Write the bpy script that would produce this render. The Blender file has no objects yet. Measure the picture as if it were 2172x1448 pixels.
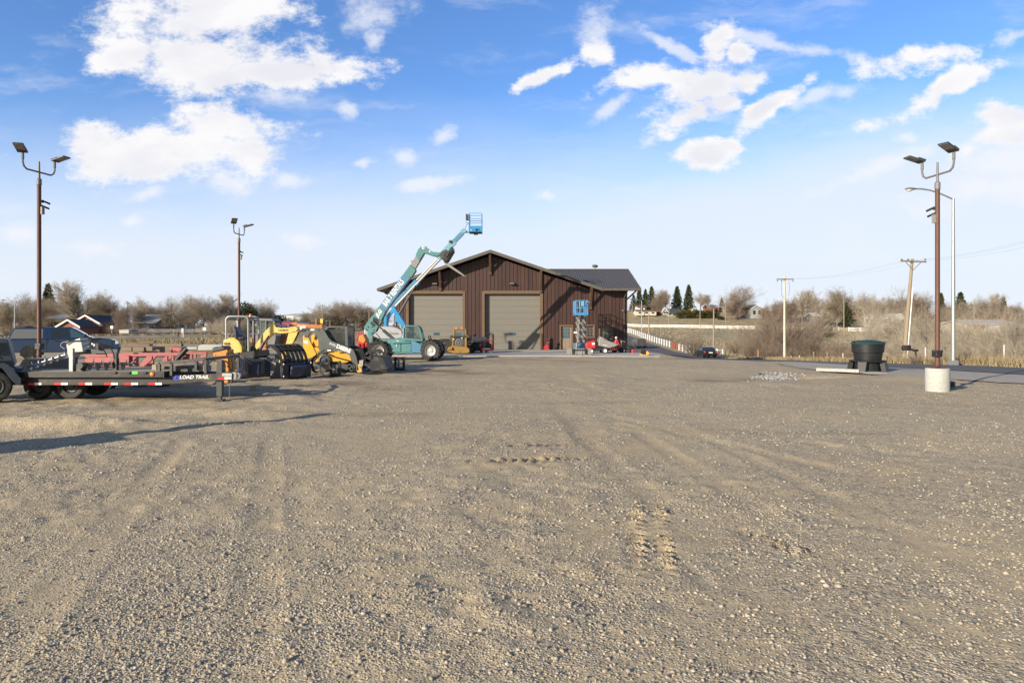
import bpy, bmesh, math, random
import numpy as np
from mathutils import Vector, Matrix
R = math.radians
scene = bpy.context.scene
C = scene.collection
# ---------------------------------------------------------------- camera
CAMH, F, CX, HY = 2.1, 1448.0, 1086.0, 690.0
cam = bpy.data.objects.new('camera', bpy.data.cameras.new('camera'))
C.objects.link(cam); scene.camera = cam
cam.location = (0, 0, CAMH); cam.rotation_euler = (R(90), 0, 0)
cam.data.sensor_width = 36; cam.data.lens = 24
cam.data.shift_y = -(724 - HY) / 2172
cam.data.clip_start = .1; cam.data.clip_end = 9000
# ---------------------------------------------------------------- sky, sun, exposure
SUN_EL, SUN_AZ = 17.0, 225.0       # azimuth of the sun, clockwise from +Y
scene.view_settings.view_transform = 'Standard'; scene.view_settings.look = 'None'
scene.view_settings.exposure = 0.55; scene.view_settings.gamma = 1
sl = bpy.data.lights.new('sun', 'SUN'); sl.energy = 5.0; sl.angle = R(.5); sl.color = (1, .88, .71)
so = bpy.data.objects.new('sun', sl); C.objects.link(so)
sd = Vector((math.sin(R(SUN_AZ)) * math.cos(R(SUN_EL)), math.cos(R(SUN_AZ)) * math.cos(R(SUN_EL)), math.sin(R(SUN_EL))))
so.rotation_euler = sd.to_track_quat('Z', 'Y').to_euler(); so.location = (0, 0, 60)

class NT:
    def __init__(s, tree): s.t = tree; s.n = tree.nodes; s.l = tree.links
    def new(s, typ, **kw):
        n = s.n.new(typ)
        for k, v in kw.items(): setattr(n, k, v)
        return n
    def put(s, sock, v):
        if v is None: return
        if isinstance(v, bpy.types.NodeSocket): s.l.new(v, sock)
        else: sock.default_value = v
    def m(s, op, a, b=None, c=None, clamp=False):
        n = s.new('ShaderNodeMath', operation=op, use_clamp=clamp)
        for i, v in enumerate((a, b, c)): s.put(n.inputs[i], v)
        return n.outputs[0]
    def vm(s, op, a, b=None, out=0):
        n = s.new('ShaderNodeVectorMath', operation=op)
        s.put(n.inputs[0], a); s.put(n.inputs[1], b)
        return n.outputs[out]
    def mix(s, f, a, b, blend='MIX'):
        n = s.new('ShaderNodeMix', data_type='RGBA', blend_type=blend)
        s.put(n.inputs[0], f); s.put(n.inputs[6], a if isinstance(a, bpy.types.NodeSocket) else (*a, 1)); s.put(n.inputs[7], b if isinstance(b, bpy.types.NodeSocket) else (*b, 1))
        return n.outputs[2]
    def noise(s, vec, scale, detail=4, rough=.55, out=0, dist=0):
        n = s.new('ShaderNodeTexNoise'); s.put(n.inputs['Vector'], vec)
        n.inputs['Scale'].default_value = scale; n.inputs['Detail'].default_value = detail
        n.inputs['Roughness'].default_value = rough; n.inputs['Distortion'].default_value = dist
        return n.outputs[out]
    def ss(s, v, a, b, lo=0., hi=1.):
        n = s.new('ShaderNodeMapRange', interpolation_type='SMOOTHSTEP'); s.put(n.inputs[0], v)
        for i, x in zip((1, 2, 3, 4), (a, b, lo, hi)): n.inputs[i].default_value = x
        return n.outputs[0]
    def ramp(s, v, stops):
        n = s.new('ShaderNodeValToRGB'); s.put(n.inputs[0], v); e = n.color_ramp.elements
        while len(e) < len(stops): e.new(.5)
        for k, (p, c) in zip(e, stops): k.position = p; k.color = (*c, 1)
        return n.outputs[0]
    def sep(s, v): return s.new_sep(v)
    def new_sep(s, v):
        n = s.new('ShaderNodeSeparateXYZ'); s.put(n.inputs[0], v); return n.outputs
    def comb(s, x=0., y=0., z=0.):
        n = s.new('ShaderNodeCombineXYZ')
        for i, v in enumerate((x, y, z)): s.put(n.inputs[i], v)
        return n.outputs[0]

world = bpy.data.worlds.new('World'); scene.world = world; world.use_nodes = True
world.node_tree.nodes.clear()
w = NT(world.node_tree)
wo = w.new('ShaderNodeOutputWorld'); bg = w.new('ShaderNodeBackground'); w.l.new(bg.outputs[0], wo.inputs[0])
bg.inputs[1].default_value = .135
sky = w.new('ShaderNodeTexSky', sky_type='NISHITA', sun_disc=False, sun_elevation=R(SUN_EL), sun_rotation=R(SUN_AZ),
            altitude=900, air_density=1.0, dust_density=.6, ozone_density=2.0)
gen = w.new('ShaderNodeTexCoord').outputs['Generated']
dx, dy, dz = w.sep(gen)
ay = w.m('MAXIMUM', w.m('ABSOLUTE', dy), .05)
u = w.m('DIVIDE', dx, ay); v = w.m('DIVIDE', dz, ay)
uv = w.comb(u, v, 0.)
wa = w.noise(uv, 5, 5, .6, out=1)
warp = w.vm('MULTIPLY', w.vm('SUBTRACT', wa, (.5, .5, .5)), (.13, .075, 0))
uvw = w.vm('ADD', uv, warp)
nf = w.noise(w.vm('MULTIPLY', uv, (1, 1.6, 1)), 11, 12, .68)
nl = w.noise(w.vm('MULTIPLY', uv, (1, 2.2, 1)), 4.5, 5, .55)
def blobs(lst, g=1.):
    cur = None
    for (px, py, rx, ry, ang) in lst:
        mp = w.new('ShaderNodeMapping', vector_type='TEXTURE'); w.l.new(uvw, mp.inputs[0])
        mp.inputs[1].default_value = ((px - CX) / F, (HY - py) / F, 0); mp.inputs[2].default_value = (0, 0, R(ang))
        mp.inputs[3].default_value = (rx * g / F, ry * g / F, 1)
        e = w.m('SUBTRACT', 1., w.vm('LENGTH', mp.outputs[0], out=1))
        cur = e if cur is None else w.m('SMOOTH_MAX', cur, e, .12)
    return cur
strong = blobs([(430, 10, 215, 95, 0), (420, 110, 190, 75, -8), (610, 150, 170, 42, 3), (285, 110, 90, 55, 10), (480, 170, 80, 50, 0),
    (370, 325, 220, 62, 6), (465, 275, 130, 48, 4), (255, 330, 110, 62, 0), (205, 290, 60, 40, 0), (540, 330, 75, 42, -5), (300, 360, 130, 32, 0),
    (1150, 162, 72, 15, 34), (1268, 112, 52, 34, 30), (1340, 163, 95, 26, 14), (1480, 185, 115, 50, 25), (1520, 95, 60, 30, 55), (1470, 235, 110, 30, 28),
    (1590, 160, 60, 32, 20), (1650, 215, 105, 22, 33), (1490, 333, 88, 32, 14), (1545, 312, 42, 18, -5),
    (1950, 132, 125, 26, 10), (1990, 200, 140, 24, 24), (2130, 262, 75, 38, 0), (2130, 300, 80, 22, 10), (690, 135, 60, 30, -10), (1570, 110, 40, 22, 20), (1430, 160, 60, 22, 5), (1530, 215, 80, 30, 30)], 1.2)
faint = blobs([(790, 10, 78, 62, 0), (800, 75, 22, 38, -10), (717, 243, 26, 22, 0), (855, 335, 48, 24, 0), (755, 355, 28, 13, 0), (915, 400, 78, 20, 4), (1165, 425, 40, 15, 0),
    (480, 388, 62, 26, 0), (615, 380, 52, 22, 0), (300, 415, 55, 15, 0), (265, 460, 36, 14, 0), (935, 290, 40, 22, 30), (600, 205, 70, 30, 0), (650, 505, 52, 26, 0), (60, 500, 70, 40, 0), (190, 510, 50, 24, 0),
    (1265, 60, 60, 90, 0), (1760, 205, 80, 24, 15), (1900, 298, 44, 18, 0), (1860, 365, 190, 24, 20), (2140, 345, 130, 52, 5), (2080, 410, 200, 50, 10), (2150, 85, 50, 18, 28), (1420, 90, 90, 18, -30), (1650, 85, 200, 20, -14), (1290, 220, 60, 20, 40)])
fs = w.m('ADD', strong, w.m('MULTIPLY', w.m('SUBTRACT', nf, .5), 3.1))
ms = w.ss(fs, -.04, .62)
ff = w.m('ADD', faint, w.m('MULTIPLY', w.m('SUBTRACT', nf, .5), 2.8))
mf = w.m('MULTIPLY', w.ss(ff, -.1, .85), .7)
# thin high veil that thickens to the horizon
veil = w.m('MULTIPLY', w.ss(w.m('ADD', v, w.m('MULTIPLY', w.m('SUBTRACT', nl, .5), .12)), .36, .07), .96)
vr = w.m('MULTIPLY', w.ss(w.m('SUBTRACT', w.m('ADD', v, w.m('MULTIPLY', w.m('SUBTRACT', nl, .5), .10)), w.m('MULTIPLY', u, .17)), .275, .10), .93)
veil = w.m('MAXIMUM', veil, vr)
hsv = w.new('ShaderNodeHueSaturation'); w.l.new(sky.outputs[0], hsv.inputs['Color']); hsv.inputs['Saturation'].default_value = 1.18; hsv.inputs['Value'].default_value = 1.0
SKYT = w.mix(1., hsv.outputs[0], (1.0, .99, 1.17), 'MULTIPLY')

c1 = w.mix(veil, SKYT, (4.05, 4.38, 4.92))
grey = w.m('MULTIPLY', w.ss(strong, .15, .75), w.ss(nl, .38, .62))
ccol = w.mix(grey, (5.0, 4.95, 5.0), (4.25, 4.28, 4.58))
c2 = w.mix(mf, c1, (4.7, 4.75, 5.0))
ci = w.new('ShaderNodeMapping'); w.l.new(uvw, ci.inputs[0]); ci.inputs[2].default_value = (0, 0, R(-17)); ci.inputs[3].default_value = (2.2, 11, 1)
cir = w.m('MULTIPLY', w.ss(w.m('ADD', w.noise(ci.outputs[0], 1.6, 9, .62), w.m('MULTIPLY', w.m('SUBTRACT', nl, .5), .6)), .5, .85), .5)
c2 = w.mix(cir, c2, (4.6, 4.7, 5.0))
c3 = w.mix(ms, c2, ccol)
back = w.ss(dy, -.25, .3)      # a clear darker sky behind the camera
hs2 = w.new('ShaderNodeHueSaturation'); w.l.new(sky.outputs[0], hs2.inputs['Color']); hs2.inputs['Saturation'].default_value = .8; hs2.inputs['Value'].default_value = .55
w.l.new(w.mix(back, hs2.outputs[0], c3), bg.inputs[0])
world.cycles.sampling_method = 'MANUAL'; world.cycles.sample_map_resolution = 512
# ---------------------------------------------------------------- helpers
def X(px, Y): return (px - CX) / F * Y
def Z(py, Y): return CAMH - (py - HY) / F * Y
def thing(name, label, cat, loc=(0, 0, 0), rotz=0, group=None):
    o = bpy.data.objects.new(name, None); C.objects.link(o); o.empty_display_size = .2
    o.location = loc; o.rotation_euler = (0, 0, R(rotz)); o['label'] = label; o['category'] = cat; o['kind'] = 'thing'
    if group: o['group'] = group
    return o
def tag(o, label, cat, group=None):
    o['label'] = label; o['category'] = cat
    if not o.get('kind'): o['kind'] = 'thing'
    if group: o['group'] = group
    return o
def copy_tree(o, parent=None):
    c = o.copy(); C.objects.link(c)
    if parent: c.parent = parent
    for ch in o.children: copy_tree(ch, c)
    return c
def mesh_np(name, V, Fc, mat, parent=None, smooth=False):
    """numpy arrays: V (n,3), Fc (m,3|4)"""
    me = bpy.data.meshes.new(name); V = np.asarray(V, np.float32); Fc = np.asarray(Fc, np.int32)
    me.vertices.add(len(V)); me.vertices.foreach_set('co', V.ravel())
    k = Fc.shape[1]; me.loops.add(Fc.size); me.loops.foreach_set('vertex_index', Fc.ravel())
    me.polygons.add(len(Fc)); me.polygons.foreach_set('loop_start', np.arange(0, Fc.size, k, dtype=np.int32))
    if smooth: me.polygons.foreach_set('use_smooth', np.ones(len(Fc), bool))
    me.update(calc_edges=True); me.materials.append(mat)
    o = bpy.data.objects.new(name, me); C.objects.link(o)
    if parent: o.parent = parent
    return o
def basis(d):
    d = Vector(d).normalized(); a = Vector((0, 0, 1)) if abs(d.z) < .95 else Vector((1, 0, 0))
    x = d.cross(a).normalized(); return x, d.cross(x).normalized(), d
class MB:
    def __init__(s, root=None):
        s.v = []; s.f = []; s.mi = []; s.m = 0
        s.off = Vector(root.location) if root else Vector((0, 0, 0))
    def add(s, vs, fs):
        n = len(s.v); s.v += [tuple(p) for p in vs]
        for f in fs: s.f.append([i + n for i in f]); s.mi.append(s.m)
        return s
    def b(s, x0, x1, y0, y1, z0, z1):
        return s.add([(x, y, z) for x in (x0, x1) for y in (y0, y1) for z in (z0, z1)],
                     [(0, 1, 3, 2), (4, 6, 7, 5), (0, 4, 5, 1), (2, 3, 7, 6), (0, 2, 6, 4), (1, 5, 7, 3)])
    def prism(s, pts, y0, y1, ax='xz', y0f=None, y1f=None):
        n = len(pts); A = []; B = []
        for (a, c) in pts:
            p0 = y0f(a, c) if y0f else y0; p1 = y1f(a, c) if y1f else y1
            if ax == 'xz': A.append((a, p0, c)); B.append((a, p1, c))
            elif ax == 'xy': A.append((a, c, p0)); B.append((a, c, p1))
            else: A.append((p0, a, c)); B.append((p1, a, c))
        return s.add(A + B, [list(range(n))[::-1], list(range(n, 2 * n))] + [(i, (i + 1) % n, n + (i + 1) % n, n + i) for i in range(n)])
    def tube(s, pts, r, n=8, closed=False):
        pts = [Vector(p) for p in pts]; k = len(pts); V = []; rs = r if isinstance(r, (list, tuple)) else [r] * k
        pd = None
        for i, p in enumerate(pts):
            a = pts[i - 1] if (i or closed) else p; b = pts[(i + 1) % k] if (i < k - 1 or closed) else p
            d = (b - a).normalized()
            if pd is None: x, y, _ = basis(d)
            else:
                q = pd.rotation_difference(d); x = q @ x; y = q @ y
            pd = d
            V += [p + (x * math.cos(t) + y * math.sin(t)) * rs[i] for t in (2 * math.pi * j / n for j in range(n))]
        fs = []
        for i in range(k if closed else k - 1):
            a = i * n; b = ((i + 1) % k) * n
            fs += [(a + j, a + (j + 1) % n, b + (j + 1) % n, b + j) for j in range(n)]
        if not closed: fs += [list(range(n))[::-1], list(range((k - 1) * n, k * n))]
        return s.add(V, fs)
    def cyl(s, p0, p1, r, r1=None, n=14): return s.tube([p0, p1], [r, r if r1 is None else r1], n)
    def bar(s, p0, p1, w, h=None):       # rectangular bar, w across (y side), h in the xz plane
        p0 = Vector(p0); p1 = Vector(p1); d = (p1 - p0).normalized(); h = h or w
        a = Vector((0, 1, 0)) if abs(d.y) < .9 else Vector((0, 0, 1))
        x = (a - d * a.dot(d)).normalized() * w / 2; y = d.cross(x).normalized() * h / 2
        V = [p + x * i + y * j for p in (p0, p1) for i, j in ((-1, -1), (1, -1), (1, 1), (-1, 1))]
        return s.add(V, [(3, 2, 1, 0), (4, 5, 6, 7)] + [(i, (i + 1) % 4, 4 + (i + 1) % 4, 4 + i) for i in range(4)])
    def lathe(s, c, axis, prof, n=24):
        x, y, d = basis(axis); c = Vector(c); V = []
        for (r, h) in prof: V += [c + d * h + (x * math.cos(t) + y * math.sin(t)) * max(r, 1e-4) for t in (2 * math.pi * j / n for j in range(n))]
        fs = []
        for i in range(len(prof) - 1):
            a = i * n; b = a + n
            fs += [(a + j, a + (j + 1) % n, b + (j + 1) % n, b + j) for j in range(n)]
        return s.add(V, fs)
    def ell(s, c, r, n=16, m=10, zmin=-1.):
        prof = []
        for i in range(m + 1):
            a = -math.pi / 2 + math.pi * i / m; prof.append((math.cos(a), max(math.sin(a), zmin)))
        x = []; c = Vector(c)
        for (q, h) in prof: x += [(c.x + math.cos(t) * q * r[0], c.y + math.sin(t) * q * r[1], c.z + h * r[2]) for t in (2 * math.pi * j / n for j in range(n))]
        fs = []
        for i in range(m): fs += [(i * n + j, i * n + (j + 1) % n, i * n + n + (j + 1) % n, i * n + n + j) for j in range(n)]
        return s.add(x, fs)
    def strip(s, pts, y0, y1, th, ax='xz', closed=False):   # a bent sheet: polyline in the plane, extruded, with thickness
        P = [Vector((a, c)) for a, c in pts]; k = len(P); out = []
        for i, p in enumerate(P):
            a = P[i - 1] if (i or closed) else p; b = P[(i + 1) % k] if (i < k - 1 or closed) else p
            t = (b - a).normalized(); out.append(p + Vector((-t.y, t.x)) * th)
        for i in range(k if closed else k - 1):
            j = (i + 1) % k
            s.prism([tuple(P[i]), tuple(P[j]), tuple(out[j]), tuple(out[i])], y0, y1, ax)
        return s
    def build(s, name, mat, parent=None, bevel=0, smooth=38, seg=2):
        me = bpy.data.meshes.new(name); o = s.off
        me.from_pydata([(p[0] - o.x, p[1] - o.y, p[2] - o.z) for p in s.v], [], s.f)
        for x in (mat if isinstance(mat, (list, tuple)) else [mat]): me.materials.append(x)
        me.polygons.foreach_set('material_index', s.mi)
        bm = bmesh.new(); bm.from_mesh(me); bmesh.ops.recalc_face_normals(bm, faces=bm.faces); bm.to_mesh(me); bm.free()
        if smooth:
            me.polygons.foreach_set('use_smooth', [True] * len(me.polygons)); me.set_sharp_from_angle(angle=R(smooth))
        ob = bpy.data.objects.new(name, me); C.objects.link(ob)
        if parent: ob.parent = parent
        if bevel:
            md = ob.modifiers.new('bevel', 'BEVEL'); md.width = bevel; md.segments = seg; md.limit_method = 'ANGLE'; md.angle_limit = R(40); md.harden_normals = False
        return ob
def text(body, size, mat, parent, c, root, ang=0, ext=.006, shear=0., bold=.02, sx=1., name='lettering', axis='-y'):
    cu = bpy.data.curves.new(name, 'FONT'); cu.body = body; cu.size = size; cu.extrude = ext; cu.shear = shear; cu.offset = bold * size
    cu.align_x = 'CENTER'; cu.align_y = 'CENTER'; cu.resolution_u = 3
    t = bpy.data.objects.new(name, cu); C.objects.link(t)
    dg = bpy.context.evaluated_depsgraph_get(); me = bpy.data.meshes.new_from_object(t.evaluated_get(dg))
    bpy.data.objects.remove(t); bpy.data.curves.remove(cu)
    off = root.location if root else Vector((0, 0, 0)); ca, sa = math.cos(R(ang)), math.sin(R(ang))
    for v in me.vertices:
        a, b_, d = v.co.x * sx, v.co.y, v.co.z
        v.co = (c[0] + a * ca - b_ * sa - off.x, c[1] - d - off.y, c[2] + a * sa + b_ * ca - off.z)
    me.materials.clear(); me.materials.append(mat)
    o = bpy.data.objects.new(name, me); C.objects.link(o); o.parent = parent
    return o
# ---------------------------------------------------------------- materials
MATS = {}
def mat_base(name):
    m = bpy.data.materials.new(name); m.use_nodes = True; m.node_tree.nodes.clear(); t = NT(m.node_tree)
    o = t.new('ShaderNodeOutputMaterial'); p = t.new('ShaderNodeBsdfPrincipled'); t.l.new(p.outputs[0], o.inputs[0])
    t.p = p; t.out = o; t.obj = t.new('ShaderNodeTexCoord').outputs['Object']; MATS[name] = m
    return m, t
def paint(name, c, rough=.45, metal=0., dirt=.25, dcol=(.22, .18, .13), scale=2.5, bump=0., var=.12, coat=0.):
    m, t = mat_base(name)
    n1 = t.noise(t.obj, scale, 6, .65); n2 = t.noise(t.obj, scale * 6, 4, .6)
    col = t.mix(t.ss(n2, .3, .7), tuple(x * (1 - var) for x in c), tuple(min(1, x * (1 + var)) for x in c))
    if dirt: col = t.mix(t.m('MULTIPLY', t.ss(n1, .48, .75), dirt), col, dcol)
    t.put(t.p.inputs['Base Color'], col)
    t.put(t.p.inputs['Roughness'], t.m('ADD', rough, t.m('MULTIPLY', t.m('SUBTRACT', n1, .5), .3), clamp=True))
    t.p.inputs['Metallic'].default_value = metal; t.p.inputs['Coat Weight'].default_value = coat
    if bump:
        b = t.new('ShaderNodeBump'); b.inputs['Strength'].default_value = bump; b.inputs['Distance'].default_value = .02
        t.l.new(n2, b.inputs['Height']); t.l.new(b.outputs[0], t.p.inputs['Normal'])
    return m
def glass(name, c=(.02, .03, .035), rough=.05, alpha=1.):
    m, t = mat_base(name); t.put(t.p.inputs['Base Color'], (*c, 1)); t.p.inputs['Roughness'].default_value = rough
    t.p.inputs['IOR'].default_value = 1.5; t.p.inputs['Specular IOR Level'].default_value = .8
    if alpha < 1: t.p.inputs['Alpha'].default_value = alpha
    return m
def emis(*a, **k): pass
paint('black', (.018, .018, .02), .5, dirt=.35)
paint('black_gloss', (.012, .013, .016), .28, dirt=.2)
paint('dark_grey', (.05, .055, .06), .5, dirt=.3)
paint('mid_grey', (.16, .16, .16), .5)
paint('steel', (.42, .42, .42), .32, .85, .3)
paint('galv', (.34, .365, .375), .45, .5, .2)
paint('silver', (.42, .42, .41), .4, .3, .3)
paint('rust_pole', (.11, .048, .033), .6, .1, .3, (.06, .03, .02))
paint('rust', (.16, .075, .035), .8, 0, .4)
paint('rubber', (.03, .029, .028), .85, 0, .6, (.16, .14, .11), 4)
paint('rubber_clean', (.02, .02, .02), .75, 0, .3)
paint('white', (.75, .75, .74), .5, 0, .15)
paint('white_dirty', (.6, .6, .58), .6, 0, .4)
paint('fence_white', (.82, .82, .8), .45, 0, .05)
paint('yellow', (.68, .41, .07), .45, 0, .35)
paint('pale_yellow', (.66, .48, .13), .45, 0, .35)
paint('deere_yellow', (.68, .36, .03), .4, 0, .35)
paint('deere_grey', (.085, .095, .095), .45, 0, .2)
paint('orange', (.60, .23, .035), .45, 0, .35)
paint('case_orange', (.42, .15, .04), .5, 0, .4)
paint('amber', (.8, .25, .03), .3, 0, 0)
paint('red', (.48, .03, .035), .4, 0, .15)
paint('pink_red', (.40, .115, .115), .65, 0, .45)
paint('teal', (.085, .225, .235), .42, 0, .25, (.16, .2, .19))
paint('teal_blue', (.085, .215, .34), .42, 0, .2, (.12, .2, .25))
paint('lift_blue', (.03, .24, .50), .4, 0, .12)
paint('pale_blue', (.16, .35, .45), .45, 0, .2)
paint('navy', (.020, .042, .11), .22, .25, .05, coat=1.)
paint('bin_black', (.013, .014, .016), .45, 0, .15, (.08, .075, .07))
paint('navy_matte', (.035, .048, .10), .45, 0, .3)
paint('compressor', (.055, .075, .10), .5, 0, .2)
paint('hood_grey', (.36, .37, .39), .45, 0, .2)
paint('hopper', (.24, .235, .225), .6, 0, .2)
paint('concrete', (.40, .41, .38), .85, 0, .35, (.25, .24, .21), 3, .15)
paint('slab', (.42, .40, .365), .9, 0, .4, (.33, .29, .235), 1.2, .1)
paint('timber', (.20, .155, .11), .85, 0, .5, (.08, .065, .05), 3, .3)
paint('deck_wood', (.34, .28, .2), .85, 0, .4, (.2, .16, .12), 3, .2)
paint('rough_trim', (.145, .095, .06), .9, 0, .6, (.09, .06, .045), 4, .4)
paint('door_tan', (.168, .158, .138), .55, 0, .10, (.13, .12, .10), .5, 0, .02)
paint('mandoor', (.24, .18, .145), .6, 0, .1)
paint('roof_metal', (.088, .084, .088), .62, 0, .15, (.12, .11, .1))
paint('fascia', (.095, .083, .072), .55, 0, .15)
paint('bracket', (.085, .045, .03), .7, 0, .3, (.05, .03, .02))
paint('asphalt', (.085, .082, .08), .9, 0, .35, (.10, .095, .085), .5, .1)
paint('apron', (.36, .315, .26), .92, 0, .5, (.26, .24, .21), .6, .1)
paint('pole_wood', (.28, .225, .16), .85, 0, .4, (.2, .15, .1), 5, .1)
paint('pole_pale', (.55, .5, .42), .85, 0, .5, (.3, .22, .15), 6, .1)
paint('brick', (.25, .09, .06), .85, 0, .3)
paint('stucco', (.52, .48, .4), .9, 0, .1)
paint('wall_white', (.66, .66, .64), .8, 0, .15)
paint('wall_blue', (.12, .16, .22), .8, 0, .1)
paint('wall_grey', (.3, .33, .34), .8, 0, .1)
paint('wall_yellow', (.5, .46, .26), .8, 0, .1)
paint('roof_brown', (.16, .1, .07), .85, 0, .3)
paint('roof_dark', (.06, .062, .068), .85, 0, .3)
paint('roof_pale', (.4, .4, .41), .7, 0, .3)
paint('green_lid', (.016, .046, .038), .5, 0, .5, (.14, .10, .05), 2)
paint('sign_yellow', (.75, .55, .08), .5, 0, 0)
paint('sticker_green', (.1, .7, .06), .5, 0, 0)
paint('logo_blue', (.03, .06, .5), .4, 0, 0)
paint('tape_red', (.6, .02, .025), .35, 0, .1)
paint('tape_white', (.72, .74, .76), .35, 0, .1)
paint('bark', (.17, .135, .10), .95, 0, .3, (.1, .08, .06), 3)
paint('bark_pale', (.40, .36, .29), .95, 0, .3, (.2, .16, .12), 3)
glass('glass_dark'); glass('glass_blue', (.05, .10, .13)); glass('glass_clear', (.10, .16, .16), .05, .22); glass('glass_smoke', (.17, .18, .18), .12)
M = MATS
def twigmat(name, a, b):
    m, t = mat_base(name)
    n = t.noise(t.obj, .7, 3)
    oi = t.new('ShaderNodeObjectInfo').outputs['Random']
    col = t.mix(t.ss(n, .3, .7), a, b)
    col = t.mix(t.m('MULTIPLY', oi, .35), col, (b[0] * .6, b[1] * .58, b[2] * .56))
    t.put(t.p.inputs['Base Color'], col); t.p.inputs['Roughness'].default_value = .95; t.p.inputs['Specular IOR Level'].default_value = .1
twigmat('twig', (.29, .24, .18), (.40, .34, .26))
twigmat('twig_pale', (.38, .325, .255), (.48, .42, .335))
twigmat('twig_red', (.245, .19, .15), (.345, .275, .215))
twigmat('needle', (.035, .055, .022), (.075, .095, .04))
twigmat('needle_warm', (.10, .085, .022), (.065, .08, .03))
twigmat('dry_grass', (.36, .295, .18), (.28, .225, .135))
# ---------------------------------------------------------------- ground height
def lerp_table(y, T): return np.interp(y, [t[0] for t in T], [t[1] for t in T])
def sst(x, a, b):
    t = np.clip((x - a) / (b - a), 0, 1); return t * t * (3 - 2 * t)
ROADZ = [(-80, 0), (27, 0), (31, -.08), (40, -.3), (52, -.8), (68, -1.4), (92, -2.4), (115, -2.4), (140, -1.4), (170, .2), (200, .6), (230, .9), (250, 1.3), (270, 4.5), (290, 8.0), (320, 9), (600, 10), (4000, 30)]
RAIL = [(-72, 40), (-69, 80), (-65, 100.7), (-55.6, 128.7), (-45, 165), (-30, 215)]
def edge(y): return np.interp(y, [36, 39, 41.5, 43.5, 45, 62, 90], [17.5, 16., 13.4, 11.2, 10.6, 10.5, 13.5])
def hbase(x, y):
    x = np.asarray(x, float); y = np.asarray(y, float)
    gz = lerp_table(y, ROADZ)
    e = edge(y)
    t = sst(x, e, e + np.where(y < 41, 3., 4.5))
    tl = sst(x, -30, 20) * sst(y, 84, 100)
    z = gz * np.maximum(t, tl)
    # creek hollow beyond the white fence
    z = z - 1.0 * sst(x, 31, 40) * sst(y, 80, 105) * (1 - sst(y, 150, 185)) - .25 * sst(x, 28, 33) * (1 - sst(y, 60, 90))
    # hill top lowers to the far right
    z = z - 4.0 * sst(x / np.maximum(y, 1), .42, .72) * sst(y, 255, 285)
    # railway bank
    rx = lerp_table(y, [(b, a) for a, b in RAIL]); d = np.abs(x - rx)
    z = z + .55 * (1 - sst(d, 2.2, 6.0)) * sst(y, 55, 75) * (1 - sst(y, 200, 215))
    z = z + sst(-x, 60, 140) * sst(y, 120, 260) * 1.5
    return z
def G(x, y): return float(hbase(x, y))
def _hash(ix, iy, s):
    h = (ix.astype(np.int64) * 374761393 + iy.astype(np.int64) * 668265263 + s * 974634777) & 0x7fffffff
    h = ((h ^ (h >> 13)) * 1274126177) & 0x7fffffff
    return ((h ^ (h >> 16)) & 0xffff) / 65535.
def vnoise(x, y, s=0):
    ix = np.floor(x); iy = np.floor(y); fx = x - ix; fy = y - iy; fx = fx * fx * (3 - 2 * fx); fy = fy * fy * (3 - 2 * fy)
    a = _hash(ix, iy, s); b = _hash(ix + 1, iy, s); c = _hash(ix, iy + 1, s); d = _hash(ix + 1, iy + 1, s)
    return a + (b - a) * fx + (c - a) * fy + (a - b - c + d) * fx * fy - .5
def fbm(x, y, s=0, o=4):
    r = 0; a = 1.
    for i in range(o): r = r + a * vnoise(x * 2 ** i + 17.3 * i, y * 2 ** i + 9.1 * i, s + i); a *= .5
    return r
def seg_d(x, y, p, q):
    dx_, dy_ = q[0] - p[0], q[1] - p[1]; L = math.hypot(dx_, dy_); ux, uy = dx_ / L, dy_ / L
    a = (x - p[0]) * ux + (y - p[1]) * uy; d = -(x - p[0]) * uy + (y - p[1]) * ux
    return a, d, L
LUGS = [((.98, 5.3), (1.58, 8.6), .16, .055), ((1.24, 5.3), (1.84, 8.6), .16, .055), ((-1.2, 10.4), (1.5, 10.75), .28, .065), ((-.6, 11.75), (1.6, 12.0), .26, .065), ((2.8, 6.0), (2.2, 7.5), .14, .06), ((-2.6, 17), (-6.5, 20.5), .3, .05), ((-7.5, 14.2), (-3.5, 14.9), .3, .04)]
TRACKS = [((2.2, 3), (1.2, 14), .32), ((3.1, 3), (2.4, 14), .32), ((-6, 6.5), (4.5, 13), .3), ((-7, 8), (4, 14.6), .3), ((-3, 4.5), (6, 10), .28), ((5, 9), (-2, 26), .35), ((6.6, 9), (-.4, 26), .35), ((-9, 15.5), (3, 20), .4), ((-11, 17), (2, 21.5), .4), ((1.6, 12), (-.6, 44), .5), ((3.4, 12), (1.2, 44), .5), ((-7, 25), (12, 31), .5), ((-7, 26.8), (12, 32.8), .5), ((4.2, 3), (3.4, 16), .3), ((-1.2, 3), (-4.6, 13), .3), ((-2.8, 3), (-6.2, 13), .3), ((7, 6), (14, 22), .4), ((8.7, 6), (15.6, 21), .4)]
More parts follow.
